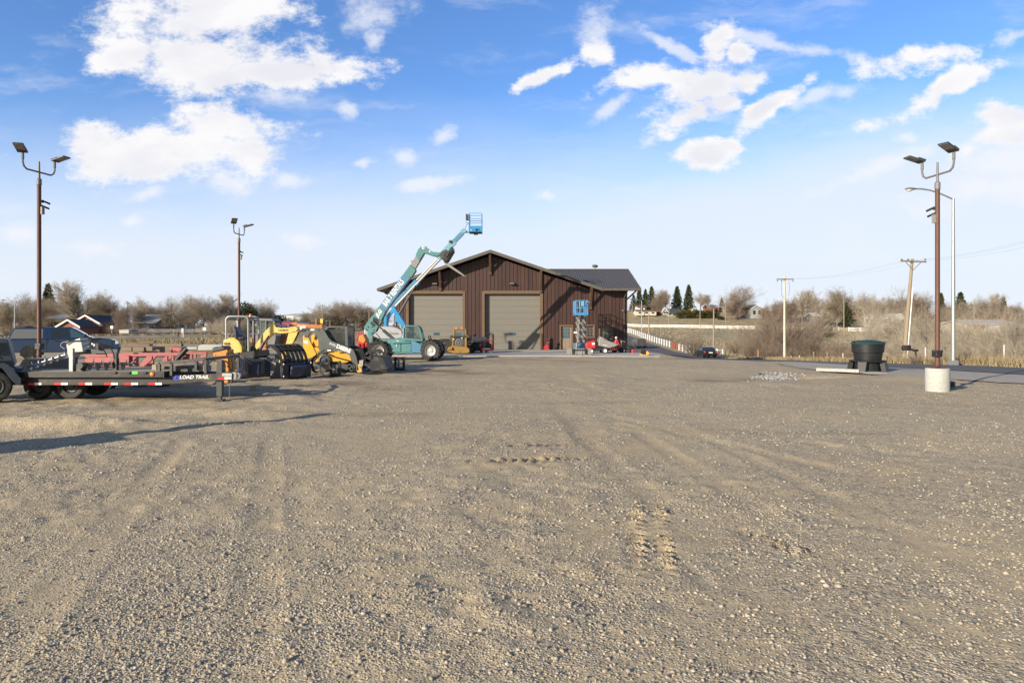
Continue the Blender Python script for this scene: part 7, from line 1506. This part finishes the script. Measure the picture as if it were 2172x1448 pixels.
house('cream flat house high on the far right hill', 2128, 2158, 655, 653, 662, 262, 8, 'stucco', 'roof_dark', 'x', wins=0, over=.2)
# ================================================================ fences, poles, railway, small street things
def rail_fence(name, label, pts, h, step, rails):
    x0, y0 = pts[0]; t = thing(name, label, 'fence', (x0, y0, G(x0, y0))); P = []
    for (a, b), (c, d) in zip(pts, pts[1:]):
        L = math.hypot(c - a, d - b); n = max(1, round(L / step)); P += [(a + (c - a) * i / n, b + (d - b) * i / n) for i in range(n)]
    P.append(pts[-1]); Q = [(a, b, G(a, b)) for a, b in P]
    for rz in rails:
        s = MB(t)
        for p_, q_ in zip(Q, Q[1:]): s.bar((p_[0], p_[1], p_[2] + rz), (q_[0], q_[1], q_[2] + rz), .04, .15)
        s.build('rail', M['fence_white'], t, smooth=0)
    pm = None
    for p_ in Q:
        if pm is None:
            s = MB(); s.b(-.065, .065, -.065, .065, -.3, h); s.prism([(-.08, h), (.08, h), (0, h + .07)], -.08, .08); pm = s.build('post', M['fence_white'], t, smooth=0)
            o = pm
        else: o = pm.copy(); C.objects.link(o); o.parent = t
        o.location = Vector(p_) - t.location
    return t
fx = lambda y: float(np.interp(y, [95, 105, 119, 124, 170, 200], [29.3, 29.2, 29.0, 29.1, 29.4, 30.5]))
rail_fence('white_fence', 'white ranch rail fence nearest the sedan, short stretch by the road', [(fx(y), y) for y in (95, 105, 118.6)], 1.15, 2.4, (.25, .62, 1.0))
rail_fence('white_fence', 'long white ranch rail fence climbing beside the road behind the workshop', [(fx(y), y) for y in (124, 140, 155, 170, 195)], 1.15, 2.4, (.25, .62, 1.0))
rail_fence('white_fence', 'white rail fence running along the foot of the hill', [(X(1325, 252), 252), (X(1420, 246), 246), (X(1500, 236), 236), (X(1600, 218), 218), (X(1700, 200), 200), (X(1800, 184), 184), (X(1905, 172), 172)], 1.2, 3.2, (.3, .68, 1.05))
for y, lb in ((119.3, 'brown brick gate pillar at the near side of the fence gap'), (123.3, 'brown brick gate pillar at the far side of the fence gap')):
    s = MB(); x = fx(y); z = G(x, y); s.b(x - .3, x + .3, y - .3, y + .3, z - .3, z + 1.2); s.b(x - .36, x + .36, y - .36, y + .36, z + 1.2, z + 1.32); o = s.build('gate_pillar', M['brick'], bevel=.02); tag(o, lb, 'pillar', 'gate pillars')
cl = thing('chain_link_fence', 'grey chain link fence beyond the railway', 'fence', (X(365, 140), 140, G(X(365, 140), 140)))
cm, t = mat_base('chain_link'); vv = t.new_sep(t.obj); wv = lambda q: t.ss(t.m('ABSOLUTE', t.m('SUBTRACT', t.m('FRACT', t.m('MULTIPLY', q, 9.)), .5)), .40, .46)
t.put(t.p.inputs['Base Color'], (.4, .4, .4, 1)); t.put(t.p.inputs['Alpha'], t.m('MAXIMUM', wv(t.m('ADD', vv[0], vv[2])), wv(t.m('SUBTRACT', vv[0], vv[2]))))
a, b = X(262, 140), X(470, 140); za = G(X(365, 140), 140)
s = MB(cl); s.b(a, b, 140, 140.01, za, za + 1.3); s.build('mesh', cm, cl, smooth=0)
s = MB(cl); s.cyl((a, 140, za + 1.32), (b, 140, za + 1.32), .03, n=6); s.build('top_rail', M['galv'], cl)
for i in range(10): s = MB(cl); x = a + (b - a) * i / 9; s.cyl((x, 140, za - .1), (x, 140, za + 1.38), .045, n=6); s.build('post', M['galv'], cl)
rt_ = thing('railway_track', 'railway track on its low gravel bank at the left', 'railway track', (-60, 115, .6))
tr_pts = []
for yq_ in np.arange(70, 214, 2.): xq = float(np.interp(yq_, [b for a, b in RAIL], [a for a, b in RAIL])); tr_pts.append((xq, yq_, G(xq, yq_) + .12))
for off in (-.75, .75):
    s = MB(rt_)
    for p_, q_ in zip(tr_pts, tr_pts[1:]): s.bar((p_[0] + off, p_[1], p_[2] + .16), (q_[0] + off, q_[1], q_[2] + .16), .07, .16)
    s.build('rail', M['rust'], rt_, smooth=0)
s = MB(rt_)
for p_ in tr_pts:
    for k_ in (0, .65, 1.3): s.b(p_[0] - 1.3, p_[0] + 1.3, p_[1] + k_, p_[1] + k_ + .22, p_[2] - .12, p_[2] + .07)
o = s.build('sleeper', M['timber'], rt_, smooth=0); o['kind'] = 'stuff'
def pole(label, px, top, base, Yd, r, mat='pole_wood', cross=None, leanto=None, name='utility_pole', cat='utility pole', ins=3, brace=False):
    x, z0, z1 = X(px, Yd), Z(base, Yd), Z(top, Yd); x1 = X(leanto, Yd) if leanto else x
    t = thing(name, label, cat, (x, Yd, z0)); s = MB(t); s.tube([(x, Yd, z0 - .4), (x + (x1 - x) * .5, Yd, (z0 + z1) / 2), (x1, Yd, z1)], [r, r * .85, r * .68], 10); s.build('pole', M[mat], t)
    if cross:
        for (cy, hw) in cross:
            zc = Z(cy, Yd); w_ = hw * Yd / F; f_ = (zc - z0) / (z1 - z0); xc = x + (x1 - x) * f_
            s = MB(t); s.bar((xc - w_, Yd - r - .05, zc + (.1 if leanto else 0)), (xc + w_, Yd - r - .05, zc - (.0 if leanto else 0)), .11, .13); ca_ = s.build('cross_arm', M['bark'], t)
            for i in range(ins):
                u_ = -1 + 2 * i / (ins - 1) if ins > 1 else 0; xi = xc + w_ * .92 * u_ if i != 1 or ins != 3 else xc - w_ * .42
                s = MB(t); sg = -1 if not brace else 1; s.lathe((xi, Yd - r - .05, zc + sg * .06), (0, 0, sg), [(.03, 0), (.03, .1), (.09, .12), (.09, .18), (.05, .26), (0, .27)], 8); s.build('insulator', M['mid_grey'], ca_)
            if brace:
                s = MB(t)
                for sg in (-1, 1): s.bar((xc + sg * w_ * .6, Yd - r - .03, zc - .02), (xc, Yd - r - .03, zc - .75), .04, .05)
                s.build('brace', M['bark'], t)
    return t
t_ = pole('tall pale utility pole with one crossarm by the far road edge', 1664, 586, 762, 90, .17, 'pole_pale', [(592.5, 18)])
hose(t_, t_, [(X(1657, 90), 89.8, Z(596, 90)), (X(1656, 90), 89.7, Z(615, 90)), (X(1657, 90), 89.7, Z(628, 90)), (X(1662, 90), 89.8, Z(632, 90))], .02, 'dark_grey', 'cable'); hose(t_, t_, [(X(1672, 90), 89.8, Z(596, 90)), (X(1673, 90), 89.7, Z(615, 90)), (X(1670, 90), 89.7, Z(628, 90))], .02, 'dark_grey', 'cable')
t_ = pole('leaning utility pole with a braced crossarm and white conduit right of the black bin', 1917, 549, 764, 64, .19, 'pole_wood', [(556, 27)], 1935, brace=True)
s = MB(t_); s.tube([(X(1920.5, 64), 63.75, Z(764, 64)), (X(1932.5, 64), 63.72, Z(610, 64))], .05, 6); s.build('conduit', M['white'], t_)
pole('short wooden pole in the grass left of the long white fence', 1376.5, 664, 724, 150, .17, 'pole_wood')
pole('wooden pole with a crossarm standing behind the white fence near the sedan', 1514, 655, 752, 100, .15, 'pole_wood', [(653, 9)], ins=2)
for px, tp_, bs, yd, lb in ((1419, 636, 686, 205, 'thin wooden pole before the dark hilltop spruces'), (1485, 638, 690, 215, 'thin wooden pole at the white fence left of the lone spruce'), (1539, 647, 684, 235, 'thin wooden pole beside the big rounded hilltop tree'), (1608, 653, 681, 240, 'short thin pole in front of the dark gabled house'), (1471, 627, 656, 280, 'thin far pole between the two tall hilltop spruces'), (1341, 636, 663, 270, 'thin far pole beside the workshop corner'),
                            (1790, 628, 709, 185, 'tall pale wooden pole before the rust roofed house'), (1807, 646, 666, 262, 'short brown pole behind the rust roofed house'), (2066, 640, 686, 170, 'thin wooden pole right of the silver street lamp'), (271, 640, 690, 170, 'dark far utility pole left of the blue grey house'), (88, 648, 692, 130, 'brown wooden pole behind the left light pole'), (684, 645, 700, 190, 'far wooden pole carrying the yellow sign'), (677, 650, 700, 195, 'thinner far wooden pole left of the yellow sign'), (783, 656, 705, 190, 'thin far pole left of the telehandler boom')):
    pole(lb, px, tp_, bs, yd, .14, 'pole_wood' if px != 271 else 'bark', [(tp_ + 3, 5)] if px in (271, 684) else None, ins=2)
PA, PB, PC = [(X(1664 + o, 90), 89.7, Z(591, 90)) for o in (-15, -7, 15)], [(X(1935 + o, 64), 63.7, Z(553, 64)) for o in (-24, -10, 24)], [(X(2330 + o, 42), 41., Z(470, 42)) for o in (-30, -12, 30)]
for i in range(3):
    P = []
    for a_, b_ in ((PA[i], PB[i]), (PB[i], PC[i])): P += [tuple(Vector(a_).lerp(Vector(b_), f_) - Vector((0, 0, 2.2 * f_ * (1 - f_)))) for f_ in np.linspace(0, 1, 12)][(1 if P else 0):]
    s = MB(); s.tube(P, .004, 4); o = s.build('power_line', M['mid_grey']); tag(o, f'thin power line sagging between the two crossarm poles, {("left", "middle", "right")[i]} wire', 'power line', 'power lines')
def street_lamp(label, px, top, base, Yd, arm_px, r=.1, head=True):
    x, z0, z1 = X(px, Yd), Z(base, Yd), Z(top, Yd); a = arm_px * Yd / F; t = thing('street_lamp', label, 'street lamp', (x, Yd, z0))
    s = MB(t); s.tube([(x, Yd, z0 - .3), (x, Yd, z1)], [r, r * .6], 12); s.b(x - r * 1.6, x + r * 1.6, Yd - r * 1.6, Yd + r * 1.6, z0 - .3, z0 + .06); s.build('pole', M['galv'], t)
    s = MB(t); P = [(x, Yd, z1 - .06)] + [(x + a * f_, Yd - abs(a) * .1 * f_, z1 - .06 + abs(a) * .22 * math.sin(f_ * math.pi * .62)) for f_ in (.15, .35, .55, .75, .9)]; s.tube(P, r * .4, 8); s.build('arm', M['galv'], t)
    q = P[-1]; sg = 1 if a > 0 else -1; s = MB(t); s.ell((q[0] + sg * .28, q[1], q[2] - .0), (.34, .16, .09), 14, 8); hd_ = s.build('lamp_head', M['galv'], t); s = MB(t); s.ell((q[0] + sg * .34, q[1], q[2] - .07), (.18, .12, .1), 12, 6); s.build('lens', M['white_dirty'], hd_)
    return t
street_lamp('tall silver street lamp with a curved arm behind the right light pole', 2022, 421, 766, 41.5, -96, .125)
street_lamp('silver street lamp beside the road behind the workshop corner', 1361, 638, 727, 128, -22, .1)
street_lamp('silver street lamp with a short arm behind the pickup truck', 31, 640, 702, 105, -22, .09)
street_lamp('small far street lamp beyond the track loader', 700, 681, 704, 180, -5, .09)
# mailbox and markers
Yd = 50.; x, z = X(1934, Yd), G(28.6, 50)
mb_ = thing('mailbox', 'black mailbox on a curved post across the road', 'mailbox', (X(1943, Yd), Yd, Z(764, Yd)))
s = MB(mb_); s.prism([(X(1915, Yd), Z(743.5, Yd)), (X(1931, Yd), Z(743.5, Yd)), (X(1931.5, Yd), Z(733, Yd)), (X(1929, Yd), Z(731.5, Yd)), (X(1917, Yd), Z(732, Yd)), (X(1915, Yd), Z(734, Yd))], Yd - .1, Yd + .18); s.build('box', M['black'], mb_, bevel=.03)
s = MB(mb_); s.b(X(1919, Yd), X(1924, Yd), Yd - .115, Yd - .102, Z(733, Yd), Z(731.8, Yd)); s.build('flag', M['tape_red'], mb_)
s = MB(mb_); s.tube([(X(1931, Yd), Yd, Z(741, Yd)), (X(1937, Yd), Yd, Z(741.5, Yd)), (X(1941, Yd), Yd, Z(744, Yd)), (X(1943, Yd), Yd, Z(752, Yd)), (X(1944.5, Yd), Yd, Z(768, Yd))], .07, 8); s.b(X(1937, Yd), X(1946, Yd), Yd - .12, Yd + .12, Z(745, Yd), Z(740.5, Yd)); s.build('post', M['black'], mb_)
def sign(label, px, py, w_, h_, base, Yd, mat, r=.03, name='road_sign', cat='sign', post='galv'):
    t = thing(name, label, cat, (X(px, Yd), Yd, Z(base, Yd))); s = MB(t); s.cyl((X(px, Yd), Yd + .03, Z(base, Yd) - .2), (X(px, Yd), Yd + .03, Z(py, Yd)), r, n=6); s.build('post', M[post], t)
    k_ = Yd / F; s = MB(t); s.b(X(px, Yd) - w_ * k_ / 2, X(px, Yd) + w_ * k_ / 2, Yd - .03, Yd - .005, Z(py, Yd) - h_ * k_ / 2, Z(py, Yd) + h_ * k_ / 2); s.build('panel', M[mat], t, bevel=.01)
sign('small orange red sign panel in the grass beyond the road', 1608, 746, 4, 8, 762, 92, 'case_orange', .04)
sign('square white sign on a thin post beside the railway', 433.5, 697.5, 6.5, 6.5, 722, 100, 'white')
sign('white board sign beyond the railway right of the brick house', 237, 694, 6, 6, 712, 118, 'white', .06)
sign('yellow sign fixed at the far wooden pole', 682, 680.5, 5.5, 9, 700, 188, 'sign_yellow', .05)
sign('round tan sign among the thicket at the right', 2133, 711, 9, 8, 745, 58, 'stucco', .03)
for px, py, yd in ((1788, 752, 62), (1816, 749, 62), (1596, 757, 80), (1678, 757, 75), (1696, 756, 74), (1963, 740, 52), (2130, 735, 44)):
    t = None; s = MB(); x = X(px, yd); zt_ = Z(py, yd); s.b(x - .03, x + .03, yd, yd + .03, zt_ - 1.1, zt_ + .12); o = s.build('marker_stake', M['white']); tag(o, f'thin white marker stake on the far verge, {ordw(1 + [1596, 1678, 1696, 1788, 1816, 1963, 2130].index(px))} from the left', 'stake', 'white marker stakes')
for px, tp_, lb in ((1726, 745, 'grey wooden gate post beyond the road, left of the pair'), (1755, 747, 'grey wooden gate post beyond the road, right of the pair')):
    s = MB(); x = X(px, 82); s.lathe((x, 82, Z(766, 82)), (0, 0, 1), [(.12, 0), (.11, Z(tp_, 82) - Z(766, 82)), (0, Z(tp_, 82) - Z(766, 82) + .02)], 8); s.bar((x, 82, Z(763, 82)), (x + (-.5 if px == 1726 else .45), 82, Z(753, 82)), .1); o = s.build('gate_post', M['timber']); tag(o, lb, 'post', 'gate posts')
gt = thing('field_gate', 'rusty tube field gate between the two grey posts', 'gate', (X(1740, 82), 82, Z(764, 82))); s = MB(gt)
for py in (755, 758, 761): s.cyl((X(1728, 82), 82, Z(py, 82)), (X(1753, 82), 82, Z(py, 82)), .03, n=6)
for px in (1729, 1740, 1752): s.cyl((X(px, 82), 82, Z(763, 82)), (X(px, 82), 82, Z(754, 82)), .03, n=6)
s.build('frame', M['rust'], gt)
Yd = 112; cbx = thing('signal_cabinet', 'silver railway signal cabinet beside the track', 'cabinet', (X(387, Yd), Yd, Z(714, Yd))); s = MB(cbx); s.b(X(384.5, Yd), X(389.5, Yd), Yd, Yd + .4, Z(706, Yd), Z(696, Yd)); s.build('box', M['galv'], cbx, bevel=.02)
s = MB(cbx); s.b(X(385, Yd), X(386, Yd), Yd + .1, Yd + .2, Z(716, Yd), Z(706, Yd)); s.b(X(388, Yd), X(389, Yd), Yd + .1, Yd + .2, Z(716, Yd), Z(706, Yd)); s.build('leg', M['galv'], cbx)
s = MB(); s.b(X(374, 108), X(377, 108), 108, 108.3, Z(714, 108), Z(704, 108)); s.b(X(373.5, 108), X(377.5, 108), 107.95, 108.35, Z(705, 108), Z(703.5, 108)); o = s.build('switch_stand', M['rust']); tag(o, 'small dark red switch stand beside the rails', 'switch stand')
# timber pile and other yard stock, left
tb = [(262, 322, 729, 722, 41.0, 1, 'long dark beam slanting on top of the timber pile'), (262, 318, 734, 730, 40.6, 0, 'weathered beam under the slanting top beam'), (256, 280, 745, 736, 39.8, 0, 'squared grey timber, left end of the front stack row'), (281, 306, 745, 736, 39.8, 0, 'squared grey timber, middle of the front stack row'), (307, 324, 744, 735, 39.9, 0, 'squared grey timber, right end of the front stack row'), (260, 302, 752, 746, 39.7, 0, 'long timber lying at the bottom of the pile'), (304, 330, 752, 745, 40.4, 0, 'dark timber block at the bottom right of the pile'), (326, 344, 741, 735, 42., 0, 'short dark timber with rusty ends right of the pile'), (405, 452, 751, 744, 44, 0, 'long rusty beam carrying the grey slabs')]
for a, b, y0, y1, yd, sl_t, lb in tb:
    s = MB()
    if sl_t: s.bar((X(a, yd), yd, Z(731, yd)), (X(b, yd), yd + .4, Z(725, yd)), .3, .18)
    else: s.b(X(a, yd), X(b, yd) - .02, yd, yd + .4, Z(y0, yd), Z(y1, yd))
    o = s.build('timber_beam', M['timber' if b != 452 else 'rust'], bevel=.02); tag(o, lb, 'timber beam', 'timber stock in the yard')
s = MB(); s.prism([(X(338, 42), Z(751, 42)), (X(343, 42), Z(751, 42)), (X(343, 42), Z(741, 42)), (X(338, 42), Z(741, 42))], 42, 42.4); o = s.build('wood_block', M['timber']); tag(o, 'dark wood block under the short timber', 'wood block')
Yd = 45; s = MB(); s.prism([(X(418, Yd), Z(743, Yd)), (X(421, Yd), Z(733, Yd)), (X(428, Yd), Z(730.5, Yd)), (X(472, Yd), Z(731, Yd)), (X(474, Yd), Z(743, Yd))], Yd, Yd + 1.2); o = s.build('concrete_slab_stack', M['concrete'], bevel=.05); tag(o, 'pale grey concrete block lying on the rusty beam', 'concrete block')
s = MB(); s.b(X(396, Yd), X(418, Yd), Yd, Yd + .8, Z(741, Yd), Z(736, Yd)); o = s.build('concrete_slab_stack', M['concrete'], bevel=.03); tag(o, 'thin concrete slab left of the pale block', 'concrete block')
Yd = 46; rp = thing('seed_drill', 'low pinkish red farm implement behind the red frame', 'implement', (X(372, Yd), Yd, 0)); s = MB(rp); s.ell((X(363, Yd), Yd + .4, Z(741, Yd)), (.16, .4, .2), 12, 8); s.prism([(X(366, Yd), Z(745, Yd)), (X(366, Yd), Z(736, Yd)), (X(384, Yd), Z(737, Yd)), (X(386, Yd), Z(742, Yd)), (X(380, Yd), Z(746, Yd))], Yd, Yd + .7); s.build('hopper', M['pink_red'], rp, bevel=.03)
s = MB(rp)
for px in (361, 370, 381): s.b(X(px, Yd), X(px + 2, Yd), Yd, Yd + .3, 0, Z(742, Yd))
s.build('leg', M['rust'], rp)
for i, (px, yd, w_) in enumerate(((600, 66, 60), (460, 60, 40), (330, 58, 60))):
    s = MB(); s.b(X(px, yd), X(px + w_, yd), yd, yd + .5, 0, .3); s.b(X(px + 3, yd), X(px + w_ - 6, yd), yd + .05, yd + .45, .302, .55); o = s.build('timber_beam', M['timber'], bevel=.02); tag(o, f'low bundle of grey planks lying across the back of the yard, {ordw(3 - i)} from the left', 'timber beam', 'timber stock in the yard')
